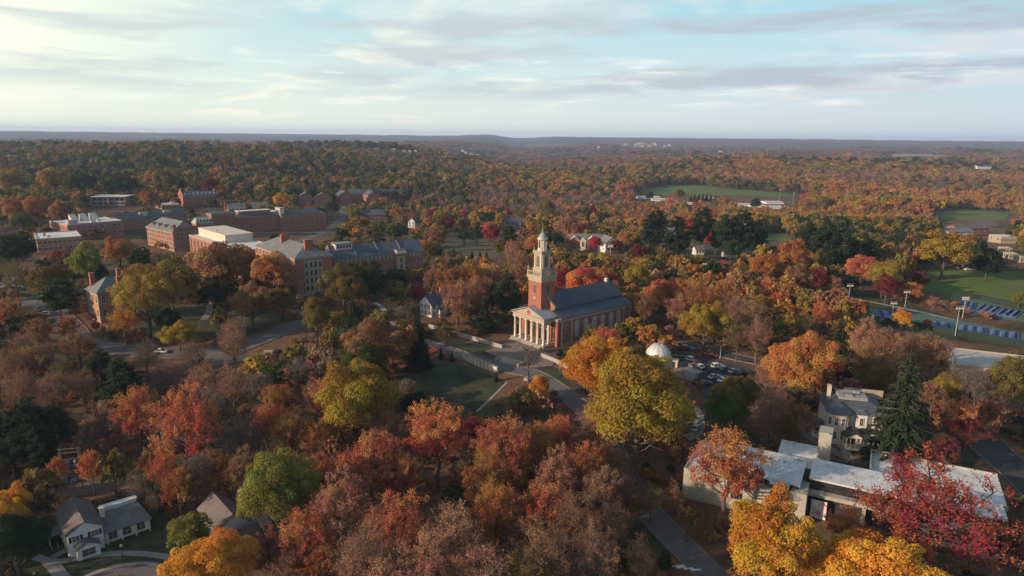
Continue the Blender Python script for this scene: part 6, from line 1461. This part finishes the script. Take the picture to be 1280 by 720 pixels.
for a in [
 # ---- foreground
 (970,626,132,'d','Y',1.1,'big golden tree in front of the flat-roofed white building, left of the other golden crown'),
 (1108,676,180,'d','Y',.8,'broad golden tree cut off by the bottom edge, in front of the red maple'),
 (1176,572,178,'s','R',1.0,'large open red maple in front of the white-roofed building, nearest the lower right corner'),
 (1262,640,70,'s','DR'),(916,530,112,'s','RO',1.15,'red-orange maple half hiding the left end of the flat-roofed building'),
 (801,447,144,'d','YG',1.4,'huge yellow-green oak with orange patches, below the observatory dome'),
 (752,426,100,'d','Y',1.0,'golden tree between the chapel and the huge yellow-green oak'),(792,432,52,'d','OL'),
 (1062,632,58,'s','RO',1.2,'small rust-red tree beside the window in front of the flat-roofed building'),
 (2,612,66,'d','Y',1.1,'golden tree cut off by the left edge of the photo, above the dark conifer'),
 (12,642,80,'d','DG',1.1),(70,566,27,'s','RO',2.2,'narrow flame-orange sapling behind the white gabled house'),
 (110,556,34,'s','RO',1.9),(234,646,48,'d','LG',1.2),(262,672,110,'d','Y',.9,'yellow-orange tree at the bottom edge, below the grey-roofed house with white chimney'),
 (345,570,92,'d','LG',1.3,'tall bright green tree at the right of the grey-roofed house'),
 (168,478,66,'s','RO',1.4),(226,476,84,'s','RO',1.6,'tall pinkish orange tree with thin foliage, right of the utility pole'),
 (345,474,52,'s','O'),(303,480,26,'s','OL'),(362,510,52,'s','O'),(330,500,50,'s','RO'),
 (444,450,112,'d','YG',1.0,'wide yellow-green tree left of the dark lawn below the road'),(452,430,62,'d','G'),
 (470,398,100,'d','BR',.85,'wide rust-red tree left of the tall dark spruce'),
 (521,376,40,'c','DC',2.3,'tall dark spruce left of the small white house'),
 (462,530,82,'s','RO',1.4),(500,560,60,'s','RO'),(545,497,98,'s','RO',1.15,'broad red-orange tree below the dark lawn'),(628,512,84,'s','RO'),(584,515,40,'s','R'),(508,470,30,'s','GY'),(540,500,30,'d','OL'),(515,492,34,'d','DG'),
 (672,520,62,'s','O'),(700,515,50,'s','RO'),(675,470,30,'d','Y',1.2,'small golden tree right beside the leafless tree in front of the chapel steps'),
 (423,500,50,'s','O'),(395,520,50,'s','O'),(405,470,48,'s','RO'),
 (660,580,30,'s','OL'),(640,570,46,'s','YG'),(608,560,70,'s','O'),(695,560,70,'s','PB'),(735,545,60,'s','RO'),(748,510,48,'s','PB'),(757,532,48,'b','PB'),(772,556,44,'b','BR'),(738,498,36,'b','PB'),(785,590,40,'b','BR'),(800,612,34,'s','BR'),(815,600,36,'b','OL'),(862,630,34,'s','OL'),(845,600,34,'b','BR'),(752,580,60,'s','PB'),(720,610,80,'b','BR'),(765,620,60,'b','PB'),
 (420,590,90,'s','PB'),(500,606,90,'s','RO'),(565,618,90,'b','PB'),(622,600,80,'s','O'),(650,600,40,'d','YG'),(680,600,76,'s','RO'),(380,630,80,'s','RO'),(455,648,90,'b','PB'),(535,660,95,'s','PB'),
 (600,668,90,'b','PB'),(680,650,90,'b','BR'),(745,650,80,'b','PB'),(800,668,50,'b','PB'),(335,655,60,'s','BR'),(398,684,60,'s','O'),(350,690,60,'b','BR'),(655,690,80,'s','OL'),
 (590,545,36,'s','PB'),(568,603,30,'p','G',1.1,'small green pine alone among leafless trees in the foreground woods'),(788,680,30,'p','DG'),(832,690,22,'p','DG'),(720,690,60,'b','GY'),(480,690,80,'s','PB'),
 (300,560,50,'s','BR'),(270,560,44,'s','O'),(220,578,50,'s','O'),(205,560,50,'s','RO'),(310,520,46,'b','GY'),(360,560,50,'b','PB'),(395,560,60,'s','RO'),
 (430,560,60,'s','RO'),(480,500,50,'b','PB'),(350,540,40,'s','BR'),(240,560,50,'b','GY'),
 (185,560,40,'s','O'),(170,590,36,'b','GY'),(190,612,30,'b','GY'),(215,590,34,'s','O'),
 # ---- left, dark slope
 (5,366,44,'s','O'),(44,392,40,'s','BR'),(82,388,36,'s','O'),(26,410,44,'b','BR'),(95,408,54,'s','BR'),(118,432,40,'b','GY'),
 (10,430,50,'b','BR'),(45,425,50,'s','BR'),(75,440,46,'b','OL'),(20,455,50,'b','PB'),(60,462,46,'b','PB'),(100,455,40,'b','BR'),
 (122,438,46,'p','DC'),(148,448,54,'p','DG'),(78,452,36,'d','OL'),(30,498,60,'p','DC'),(62,506,44,'p','DG'),(8,512,50,'p','DC'),(45,530,44,'p','DC'),(10,545,46,'d','DG'),(78,520,30,'d','OL'),
 (180,420,40,'b','GY'),(238,420,44,'b','GY'),(290,408,44,'b','PB'),(372,440,40,'b','GY'),
 (200,450,44,'b','GY'),(250,448,50,'b','PB'),(290,450,50,'b','PB'),(320,458,46,'b','GY'),(270,480,44,'b','GY'),(130,500,40,'b','GY'),(110,520,36,'b','GY'),(392,470,40,'b','PB'),(285,520,50,'b','GY'),
 (222,402,52,'d','YG',.75,'flat yellow-green tree alone above the road, below the large golden trees'),
 (153,382,54,'s','Y',.95,'thin golden tree in front of the tan brick house corner'),(178,334,92,'d','YO',1.05,'large dull gold tree hiding the right side of the tan brick house'),
 (210,326,76,'d','OL',1.05),(103,302,46,'d','LG',1.4),(146,297,40,'d','O'),(76,311,38,'d','BR'),(60,332,52,'d','OL'),(70,348,54,'p','DG',1.0),(60,322,30,'d','DG'),
 (172,312,30,'d','DG'),(18,292,50,'d','DG'),(16,320,44,'b','OL'),(92,376,18,'s','BR'),
 (268,303,82,'d','BR',.95,'large rust-red tree in front of the white penthouse box'),(302,308,60,'d','O'),(338,316,62,'d','O'),(252,335,40,'d','BR'),(312,352,58,'d','BR'),(350,360,40,'d','OL'),(325,345,40,'d','DG'),
 (288,395,44,'b','PB'),(394,372,42,'d','OL',1.6),(428,332,62,'d','OL',1.15,'olive green tree in front of the corner of the long slate-roofed wing'),(456,328,56,'d','DG',1.2),
 (522,350,24,'s','CR',1.6,'bright crimson tree beside the small white house'),(210,385,40,'d','DG'),(265,355,40,'d','DG'),(120,330,30,'d','DG'),
 # ---- round the chapel
 (634,342,44,'p','DG',1.4),(606,366,26,'c','DC',2.0),(612,352,30,'p','DG'),(588,352,40,'s','BR'),(572,345,50,'s','PB'),(596,338,44,'s','PB'),(566,338,34,'b','PB'),(590,376,30,'d','BR'),
 (576,378,26,'s','O'),(556,402,26,'s','OL'),(600,397,36,'d','DG',.6),(620,392,30,'d','DG',.8),(560,374,16,'d','G'),
 (700,336,50,'d','R',1.0,'red tree directly behind the chapel tower'),(730,334,56,'d','RO'),(756,336,40,'d','RO'),(668,294,28,'d','O',1.2,'small orange tree just left of the top of the chapel tower'),(655,345,22,'d','YG'),
 (757,404,46,'s','RO',1.0,'thin red-orange tree in front of the arched windows of the chapel'),(731,418,28,'s','PB'),
 (620,461,9,'c','DG',1.9),(551,433,9,'c','DG',2.0),(565,438,8,'c','DG',1.9),(700,437,12,'p','DC',1.0),(708,440,12,'p','DG',1.0),(714,436,12,'p','DC',1.0),(500,440,22,'s','DR',.8),
 (640,300,30,'b','PB'),(645,325,40,'s','BR'),(615,325,40,'s','PB'),(590,322,44,'s','O'),(560,325,44,'s','O'),(540,330,30,'s','BR'),
 # ---- right of the chapel
 (830,346,52,'d','RO',1.2),(797,330,38,'d','YG'),(808,362,40,'s','BR'),(850,365,40,'s','PB'),(876,344,56,'s','O'),(905,345,44,'s','O'),(882,376,66,'d','YG',1.1),(932,378,32,'s','Y',1.3),(918,362,44,'b','PB'),
 (948,368,50,'b','BR'),(950,392,46,'b','PB'),(925,398,40,'b','OL'),(975,366,28,'d','RO',1.1,'small bright red-orange tree above the large brown oak'),(960,343,26,'s','RO'),(930,320,30,'c','G',1.6),(957,318,38,'d','O'),
 (996,300,48,'d','O'),(980,314,34,'d','DR'),(1000,331,38,'d','BR'),(1022,334,36,'d','DR'),(972,352,24,'d','OL'),
 (1005,416,98,'d','O',1.15,'large round orange-brown oak left of the tall dark spruce'),(1054,388,46,'c','DC',2.2,'tall dark spruce right beside the orange-brown oak'),
 (1030,372,36,'s','RO'),(1010,385,36,'b','OL'),(1085,396,50,'s','PB'),(1108,405,60,'b','BR'),(1145,408,50,'b','BR'),(1170,412,50,'s','BR'),(1088,425,50,'s','BR'),(1098,450,44,'d','OL'),
 (1130,387,26,'d','Y',1.1,'small golden tree in front of the blue tennis courts'),(1159,399,13,'d','RO',1.0,'tiny flame-red tree against the blue tennis courts'),
 (1140,436,100,'c','DG',1.6,'broad green spruce right of the white columned house'),(1187,468,40,'d','YG'),(1205,496,50,'s','RO'),(1226,452,50,'b','GY'),(1205,450,44,'b','GY'),(1252,470,40,'b','GY'),
 (1270,448,62,'d','OL',1.3),(1212,512,66,'s','DR',.9),(1170,470,40,'s','BR'),(1240,490,40,'s','BR'),(1185,540,40,'s','DR'),
 (922,468,58,'d','OL',1.1),(910,490,62,'d','G',1.0),(968,476,52,'b','PB'),(962,444,40,'b','PB'),(970,500,40,'b','BR'),(875,474,16,'s','O',1.4),(985,450,30,'b','PB'),(1005,500,40,'s','BR'),(985,520,34,'d','OL'),
 # ---- right middle distance
 (1111,344,34,'d','DR'),(1107,328,42,'d','YG'),(1080,320,38,'d','RO'),(1141,353,26,'d','O'),(1150,339,24,'d','DR'),(1168,368,16,'b','PB'),(1185,288,64,'d','YG',1.0,'wide yellow-green tree beyond the playing field, left of a dark pine'),
 (1238,310,42,'p','DC',1.0),(1012,279,34,'p','DC'),(1035,278,40,'p','DC'),(1058,284,44,'p','DC'),(1082,292,34,'p','DC'),(1276,365,20,'d','LG'),(1045,342,24,'s','BR'),(1065,345,22,'d','DG'),
 (868,272,28,'d','R',1.3),(896,289,28,'d','CR',1.1),(848,270,40,'p','DC'),(905,268,40,'p','DG'),(820,262,40,'p','DC'),(880,258,40,'p','DC'),(930,262,44,'p','DC'),(945,285,34,'d','DG'),(915,300,30,'d','DG'),
 (735,260,16,'c','DC',2.2),(683,250,26,'d','OL'),(708,262,34,'s','PB'),(690,290,24,'d','DG'),(668,268,20,'d','DG'),(808,270,22,'d','O'),(782,290,24,'d','O'),(800,305,24,'d','DR'),(770,300,20,'d','DR'),(745,296,20,'d','CR'),(812,318,20,'d','OL'),
 (1160,296,24,'d','DG'),(545,288,24,'d','BR'),(528,296,22,'s','O'),(552,282,20,'d','OL'),(640,296,24,'s','RO'),(625,300,22,'d','OL'),(655,312,24,'s','BR'),(535,304,24,'d','OL'),(580,288,18,'d','DG'),(850,236,14,'d','OL'),(905,246,16,'d','O'),(838,246,14,'d','RO'),(812,240,12,'d','DG'),(945,248,16,'d','DG'),(870,248,14,'s','BR'),(864,243,7,'c','DC',1.5),(869,242,7,'c','DC',1.5),(874,241,7,'c','DC',1.5),(879,241,7,'c','DC',1.5),(884,241,7,'c','DC',1.5),(889,242,7,'c','DC',1.5),(894,243,7,'c','DC',1.5),(899,244,7,'c','DC',1.5),(1110,270,24,'d','O'),(1095,268,24,'d','Y'),(1072,268,22,'d','Y'),(1128,300,30,'s','BR'),
 # ---- behind the halls on the left
 (390,236,16,'d','DG'),(352,242,22,'d','Y',1.1),(388,258,14,'d','RO',1.4),(415,252,20,'d','DG'),(443,258,20,'d','LG'),(442,274,14,'d','O'),(456,272,14,'d','O'),(470,248,18,'d','O'),(480,246,14,'d','O'),
 (524,256,12,'d','Y'),(520,284,14,'d','Y',1.2),(540,262,20,'d','CR'),(612,258,22,'d','RO'),(580,262,22,'d','RO'),(614,280,26,'d','R'),(560,270,22,'d','DR'),(596,284,22,'d','DG'),(636,282,26,'p','DG'),(567,308,9,'c','DC',1.6),
 (600,312,9,'c','DC',1.6),(608,313,9,'c','DC',1.6),(590,312,8,'c','DC',1.6),(275,230,18,'d','O',1.2),(262,222,26,'d','DR'),(205,212,34,'d','OL'),(110,226,14,'d','YG',1.5),(133,230,10,'d','YG',1.5),(185,238,24,'d','O'),
 (60,210,36,'d','YG'),(100,215,40,'d','DG'),(150,215,40,'d','DG'),(45,245,36,'d','O'),(75,250,34,'d','BR'),(20,245,36,'d','O'),(25,265,30,'d','G'),(10,210,36,'d','YG'),(250,270,16,'d','OL'),(235,258,16,'d','OL'),
]: T(*a)
# ---------------------------------------------------------------- individual trees
def tree_label(i, t, lm):
    return None
LANDMARKS = [('the columned brick chapel', 705, 400), ('the observatory dome', 822, 445), ('the parking lot', 895, 465), ('the tan brick house', 118, 360), ('the white gabled house', 110, 665),
  ('the grey-roofed house with white chimney', 285, 650), ('the hip-roofed brick hall', 345, 325), ('the white penthouse box', 282, 295), ('the long slate-roofed wing', 470, 325), ('the small white house', 548, 382),
  ('the white house with bay windows', 1060, 515), ('the flat-roofed white building', 1010, 600), ('the blue tennis courts', 1180, 398), ('the utility pole', 115, 505), ('the dark lawn below the road', 560, 487),
  ('the tan curved balustrade', 605, 458), ('the green playing field', 1215, 352), ('the twin-gabled brick house', 738, 298), ('the tall floodlight', 880, 340), ('the far green sports field', 870, 238),
  ('the gabled brick hall with white windows', 212, 295), ('the white flat-roofed hall', 66, 300), ('the road junction', 80, 400), ('the lower end of the main road', 850, 690), ('the foreground woods', 560, 640),
  ('the townhouses', 395, 245), ('the dark grass slope', 300, 500), ('the red barn', 1205, 285), ('the curved drive', 140, 712), ('the leafless tree by the steps', 660, 440), ('the bare brown field', 600, 305), ('the flat brown clearing', 1040, 390)]
ORD = ['nearest', 'second nearest', 'third nearest', 'fourth nearest', 'fifth nearest', 'sixth nearest', 'seventh nearest', 'eighth nearest', 'ninth nearest', 'tenth nearest', 'eleventh nearest', 'twelfth nearest']
rng = np.random.RandomState(11)
info = []
for i, t in enumerate(TREES):
    x, y, w, h, kind, col, lab = t
    z = tz(x, y); cx_, cy_, _ = proj(x, y, z+h*0.6)
    n, lx, ly = min(LANDMARKS, key=lambda l: (l[1]-cx_)**2 + (1.6*(l[2]-cy_))**2)
    dx, dy = cx_-lx, cy_-ly
    rel = ('right of' if dx > 0 else 'left of') if abs(dx) > abs(dy)*0.9 else ('below' if dy > 0 else 'above')
    size = 'small' if h < 9 else 'tall' if h > 19 else ''
    info.append((f"{size+' ' if size else ''}{CNAME[col]} {KNAME[kind][1]}", rel, n, math.hypot(dx, dy)))
from collections import defaultdict
grp = defaultdict(list)
for i, (a, r, n, d) in enumerate(info):
    if TREES[i][6] is None: grp[(a, r, n)].append((d, i))
for (a, r, n), l in grp.items():
    l.sort()
    for k, (d, i) in enumerate(l):
        TREES[i][6] = f"{a} {r} {n}" if len(l) == 1 else f"{ORD[k]} {a} {r} {n}"
GROUPS = {'d': 'full-crowned autumn trees', 's': 'half-bare autumn trees', 'b': 'nearly leafless trees', 'c': 'spruces', 'p': 'pines', 'h': None}
TXY = []
def hsvj(c, r):
    f = 1+r.uniform(-.13, .13); g_ = r.uniform(-.07, .07)
    return (c[0]*f*(1+g_*.3), c[1]*f*(1-g_), c[2]*f*(1-g_), 1)
for x, y, w, h, kind, col, lab in TREES:
    z = tz(x, y); big = w > 10.5 and math.hypot(x, y) < 290
    P = PROTO[(kind, 0 if big else 1)]; p = P[rng.randint(len(P))]
    e = empty(KNAME[kind][0], (x, y, z-0.1), rng.uniform(0, 2*PI), lab, 'tree', GROUPS[kind])
    cr = bpy.data.objects.new('crown', p.crown); tk = bpy.data.objects.new('trunk', p.trunk)
    for o in (cr, tk): COL.objects.link(o); o.parent = e; o.scale = (w, w, h)
    cr.color = hsvj(C_[col], rng)
    TXY.append((x, y, w))
TXY = np.array(TXY)

# ---------------------------------------------------------------- forest masses (instances of whole trees)
SRC = bpy.data.collections.new('tree_kinds')
KIND_IX = {}
ix = 0
for k, n_ in (('d', 6), ('s', 3), ('b', 3), ('c', 2), ('p', 2)):
    KIND_IX[k] = list(range(ix, ix+n_))
    for j in range(n_):
        p = make_proto(k, 30+j, 2); o = bpy.data.objects.new(f'kind_{ix:02d}', p.mesh); SRC.objects.link(o); ix += 1
def gn_forest(name, P, S_, R_, K_, Cc, kind='stuff'):
    n = len(P); me = bpy.data.meshes.new(name); me.vertices.add(n); me.vertices.foreach_set('co', np.asarray(P, np.float32).ravel())
    a = me.attributes.new('size', 'FLOAT_VECTOR', 'POINT'); a.data.foreach_set('vector', np.asarray(S_, np.float32).ravel())
    a = me.attributes.new('turn', 'FLOAT', 'POINT'); a.data.foreach_set('value', np.asarray(R_, np.float32))
    a = me.attributes.new('pick', 'INT', 'POINT'); a.data.foreach_set('value', np.asarray(K_, np.int32))
    a = me.attributes.new('tint', 'FLOAT_COLOR', 'POINT'); a.data.foreach_set('color', np.concatenate([np.asarray(Cc), np.ones((n, 1))], 1).astype(np.float32).ravel())
    o = bpy.data.objects.new(name, me); COL.objects.link(o)
    if 'scatter' not in bpy.data.node_groups:
        g_ = bpy.data.node_groups.new('scatter', 'GeometryNodeTree')
        g_.interface.new_socket('Geometry', in_out='INPUT', socket_type='NodeSocketGeometry'); g_.interface.new_socket('Geometry', in_out='OUTPUT', socket_type='NodeSocketGeometry')
        N = g_.nodes; Lk = g_.links.new
        gi, go = N.new('NodeGroupInput'), N.new('NodeGroupOutput')
        ci = N.new('GeometryNodeCollectionInfo'); ci.inputs['Collection'].default_value = SRC; ci.inputs['Separate Children'].default_value = True; ci.inputs['Reset Children'].default_value = True
        io = N.new('GeometryNodeInstanceOnPoints'); io.inputs['Pick Instance'].default_value = True
        mp = N.new('GeometryNodeMeshToPoints')
        def na(nm, ty):
            x_ = N.new('GeometryNodeInputNamedAttribute'); x_.data_type = ty; x_.inputs['Name'].default_value = nm; return x_.outputs['Attribute']
        cb = N.new('ShaderNodeCombineXYZ'); Lk(na('turn', 'FLOAT'), cb.inputs[2])
        Lk(gi.outputs[0], mp.inputs[0]); Lk(mp.outputs[0], io.inputs['Points']); Lk(ci.outputs[0], io.inputs['Instance'])
        Lk(na('pick', 'INT'), io.inputs['Instance Index']); Lk(cb.outputs[0], io.inputs['Rotation']); Lk(na('size', 'FLOAT_VECTOR'), io.inputs['Scale'])
        Lk(io.outputs[0], go.inputs[0])
    md = o.modifiers.new('scatter', 'NODES'); md.node_group = bpy.data.node_groups['scatter']
    o['kind'] = kind; return o
def clus(x, y, s, ph=0.0):
    return (np.sin(x/s+ph)+np.sin(y/s*1.3+1.7*ph+1)+np.sin((x+y)/s*0.8+2.1*ph)+np.sin((x-1.4*y)/s*0.55+ph*3))/4
def palette(x, y, r, az, rn):
    """colour code and tree kind from the place: olive and green on the left ridge, orange on the right, bare brown in the valley"""
    u = rn.rand(); c = clus(x, y, 85.0, 0.7) + rn.normal()*0.25; c2 = clus(x, y, 130.0, 2.2)
    left = az < -0.06; right = az > 0.16
    if left:
        L_ = [('DG', .20), ('OL', .28), ('G', .13), ('BR', .17), ('GY', .11), ('O', .05), ('YG', .05), ('PB', .01)] if r > 560 else [('DG', .15), ('OL', .25), ('G', .10), ('BR', .18), ('YO', .10), ('GY', .10), ('O', .07), ('YG', .05), ('PB', .04)]
    elif right:
        L_ = [('DG', .08), ('OL', .18), ('YO', .14), ('BR', .20), ('O', .17), ('YG', .04), ('RO', .04), ('PB', .11), ('GY', .04)]
    else:
        L_ = [('BR', .20), ('GY', .18), ('PB', .14), ('OL', .16), ('YO', .10), ('O', .08), ('DG', .07), ('RO', .05), ('DR', .04)]
    if r > 2300: L_ = [('DG', .12), ('OL', .24), ('GY', .26), ('BR', .20), ('PB', .08), ('O', .05), ('YO', .05)]
    st_ = clus(x, y, 150.0, 5.1)+rn.normal()*.12; q_ = rn.rand()            # stands: whole patches lean to evergreen, gold or bare
    if r < 2600:
        if st_ > .34 and q_ < .6: return ('DG', 'p' if w_r(rn) < .45 else 'd') if q_ < .35 else ('OL', 'd')
        if st_ < -.40 and q_ < .6: return ('GY', 'b') if q_ < .35 else ('PB', 's')
        if -.06 < st_ < .10 and q_ < .5: return ('YO' if q_ < .34 else ('Y' if q_ < .36 else 'O'), 'd')
    v = (0.5+0.5*math.tanh(c*1.6))*0.75+0.25*u
    v = min(0.999, max(0, v+rn.uniform(-.2, .2))); acc = 0; tot = sum(q for _, q in L_)
    col = L_[-1][0]
    for k, q in L_:
        acc += q/tot
        if v < acc: col = k; break
    w = rn.rand()
    if col in ('DG', 'G'): kind = 'p' if (w < .25+.3*(c2 > .2)) else ('c' if w > .93 else 'd')
    elif col in ('GY',): kind = 'b'
    elif col in ('PB', 'BR'): kind = 'b' if w < .35 else ('s' if w < .75 else 'd')
    else: kind = 's' if w < .22 else 'd'
    return col, kind
def w_r(rn): return rn.rand()
def tint(col, rn, desat=0.0):
    c = np.array(C_[col])*(1+rn.uniform(-.16, .16)); g_ = c.mean(); c = c*(1-desat)+g_*desat
    c[1] *= 1+rn.uniform(-.12, .12); return c
OCCA = [(np.array(P), min(p[0] for p in P), max(p[0] for p in P), min(p[1] for p in P), max(p[1] for p in P)) for P in OCC]
def blocked(X, Y):
    r_ = np.zeros(X.shape, bool)
    for P, a, b, c, d in OCCA:
        k = (X > a) & (X < b) & (Y > c) & (Y < d)
        if k.any(): r_[k] |= inpoly(X[k], Y[k], P)
    return r_
def keep_clear(X, Y, Z, Wd, H):
    """does a tree stand in front of something the photo shows?"""
    r_ = np.zeros(X.shape, bool)
    for f in (0.97, 0.62, 0.3):
        cx_, cy_, dd = projn(np.stack([X, Y, Z+H*f], -1))
        hw = FPX*Wd*0.5/np.maximum(dd, 1)
        for P, dist in KEEP:
            a, b, c, d = P[:, 0].min(), P[:, 0].max(), P[:, 1].min(), P[:, 1].max()
            for s_ in (-0.8, 0, 0.8):
                xx = cx_+hw*s_; k = (xx > a) & (xx < b) & (cy_ > c) & (cy_ < d) & (dd < dist) & ~r_
                if k.any(): r_[k] |= inpoly(xx[k], cy_[k], P)
    return r_
rn = np.random.RandomState(23)
def scatter(r0, r1, sp, azm=0.86):
    X = np.arange(-r1, r1, sp); Y = np.arange(-40, r1, sp); X, Y = np.meshgrid(X, Y); X = X.ravel(); Y = Y.ravel()
    X = X+rn.uniform(-.45, .45, X.shape)*sp; Y = Y+rn.uniform(-.45, .45, Y.shape)*sp
    r = np.hypot(X, Y); az = np.arctan2(X, Y+0.0)
    k = (r >= r0) & (r < r1) & (np.abs(az) < azm); return X[k], Y[k], r[k], az[k]
def free_of_trees(X, Y, W_, f=0.42):
    ok = np.ones(X.shape, bool)
    for i in range(0, len(X), 4000):
        d = np.hypot(X[i:i+4000, None]-TXY[None, :, 0], Y[i:i+4000, None]-TXY[None, :, 1])
        ok[i:i+4000] = (d > f*(TXY[None, :, 2]+W_[i:i+4000, None])).all(1)
    return ok
FP, FS, FR, FK, FC = [], [], [], [], []
for r0, r1, sp, wr, hr in ((150, 520, 9.0, (7, 12), (8, 14)), (520, 1000, 10.5, (9, 15), (11, 18)), (1000, 2000, 14.5, (12, 21), (12, 20)), (2000, 3400, 22, (20, 32), (14, 22)), (3400, 6500, 40, (38, 62), (15, 26))):
    X, Y, r, az = scatter(r0, r1, sp)
    Wd = rn.uniform(wr[0], wr[1], X.shape); H = rn.uniform(hr[0], hr[1], X.shape)
    ok = ~blocked(X, Y); X, Y, r, az, Wd, H = X[ok], Y[ok], r[ok], az[ok], Wd[ok], H[ok]
    if r0 < 1000:
        ok = free_of_trees(X, Y, Wd); X, Y, r, az, Wd, H = X[ok], Y[ok], r[ok], az[ok], Wd[ok], H[ok]
    Z = terr(X, Y); ok = ~keep_clear(X, Y, Z, Wd, H)
    # among the college halls the trees stand wider apart and lower
    cz = (X > -460) & (X < -45) & (Y > 300) & (Y < 680); ok &= ~(cz & (rn.rand(len(X)) < .42)); H = np.where(cz, H*.72, H); Wd = np.where(cz, Wd*.88, Wd)
    # open land far out
    cl = clus(X, Y, 420.0, 4.0)+rn.normal(size=X.shape)*0.03
    ok &= ~((cl > 0.62) & (r > 2300))
    X, Y, r, az, Wd, H, Z = X[ok], Y[ok], r[ok], az[ok], Wd[ok], H[ok], Z[ok]
    for i in range(len(X)):
        col, kind = palette(X[i], Y[i], r[i], az[i], rn)
        if kind == 'c': w_, h_ = Wd[i]*.55, H[i]*1.25
        elif kind == 'p': w_, h_ = Wd[i]*.8, H[i]*1.05
        else: w_, h_ = Wd[i], H[i]
        hv = 1.0+.28*math.tanh(float(clus(X[i], Y[i], 60.0, 3.3))*2)+rn.uniform(-.10, .10); h_ *= hv; w_ *= (hv+1)/2
        FP.append((X[i], Y[i], Z[i]-.2)); FS.append((w_*rn.uniform(.9, 1.15), w_*rn.uniform(.9, 1.15), h_)); FR.append(rn.uniform(0, 6.28))
        FK.append(KIND_IX[kind][rn.randint(len(KIND_IX[kind]))]); FC.append(tint(col, rn))
gn_forest('forest', FP, FS, FR, FK, FC)
n_forest = len(FP)
# brush and saplings under and between the trees
FP, FS, FR, FK, FC = [], [], [], [], []
X, Y, r, az = scatter(95, 400, 4.0)
Wd = rn.uniform(2.6, 6.0, X.shape); H = rn.uniform(1.8, 5.5, X.shape)
ok = ~blocked(X, Y); X, Y, r, az, Wd, H = X[ok], Y[ok], r[ok], az[ok], Wd[ok], H[ok]
Z = terr(X, Y); ok = ~keep_clear(X, Y, Z, Wd, H) & (clus(X, Y, 22.0, 1.0)+rn.normal(size=X.shape)*.25 > -0.5)
X, Y, r, az, Wd, H, Z = X[ok], Y[ok], r[ok], az[ok], Wd[ok], H[ok], Z[ok]
for i in range(len(X)):
    u = rn.rand(); kind = 'b' if u < .3 else 's' if u < .72 else 'd'
    col = ['GY', 'BR', 'PB', 'OL', 'BR', 'DG', 'BR', 'PB', 'O', 'RO'][rn.randint(10)]
    FP.append((X[i], Y[i], Z[i]-.15-H[i]*.12)); FS.append((Wd[i], Wd[i], H[i])); FR.append(rn.uniform(0, 6.28)); FK.append(KIND_IX[kind][rn.randint(3)]); FC.append(tint(col, rn))
gn_forest('undergrowth', FP, FS, FR, FK, FC)
print('TREES', len(TREES), 'forest', n_forest, 'undergrowth', len(FP))
# ---------------------------------------------------------------- air
mb = MB(); mb.box(-15500, 15500, -1500, 17500, -170, 190)
hz, t = newmat('haze'); N = NT(t)
vol = N.n('ShaderNodeVolumePrincipled', {'Color': (0.55, 0.70, 1.0, 1), 'Density': HAZE, 'Anisotropy': 0.1})
N.L(vol.outputs[0], N.n('ShaderNodeOutputMaterial').inputs[1])
o = mb.build('haze', hz); o['kind'] = 'stuff'
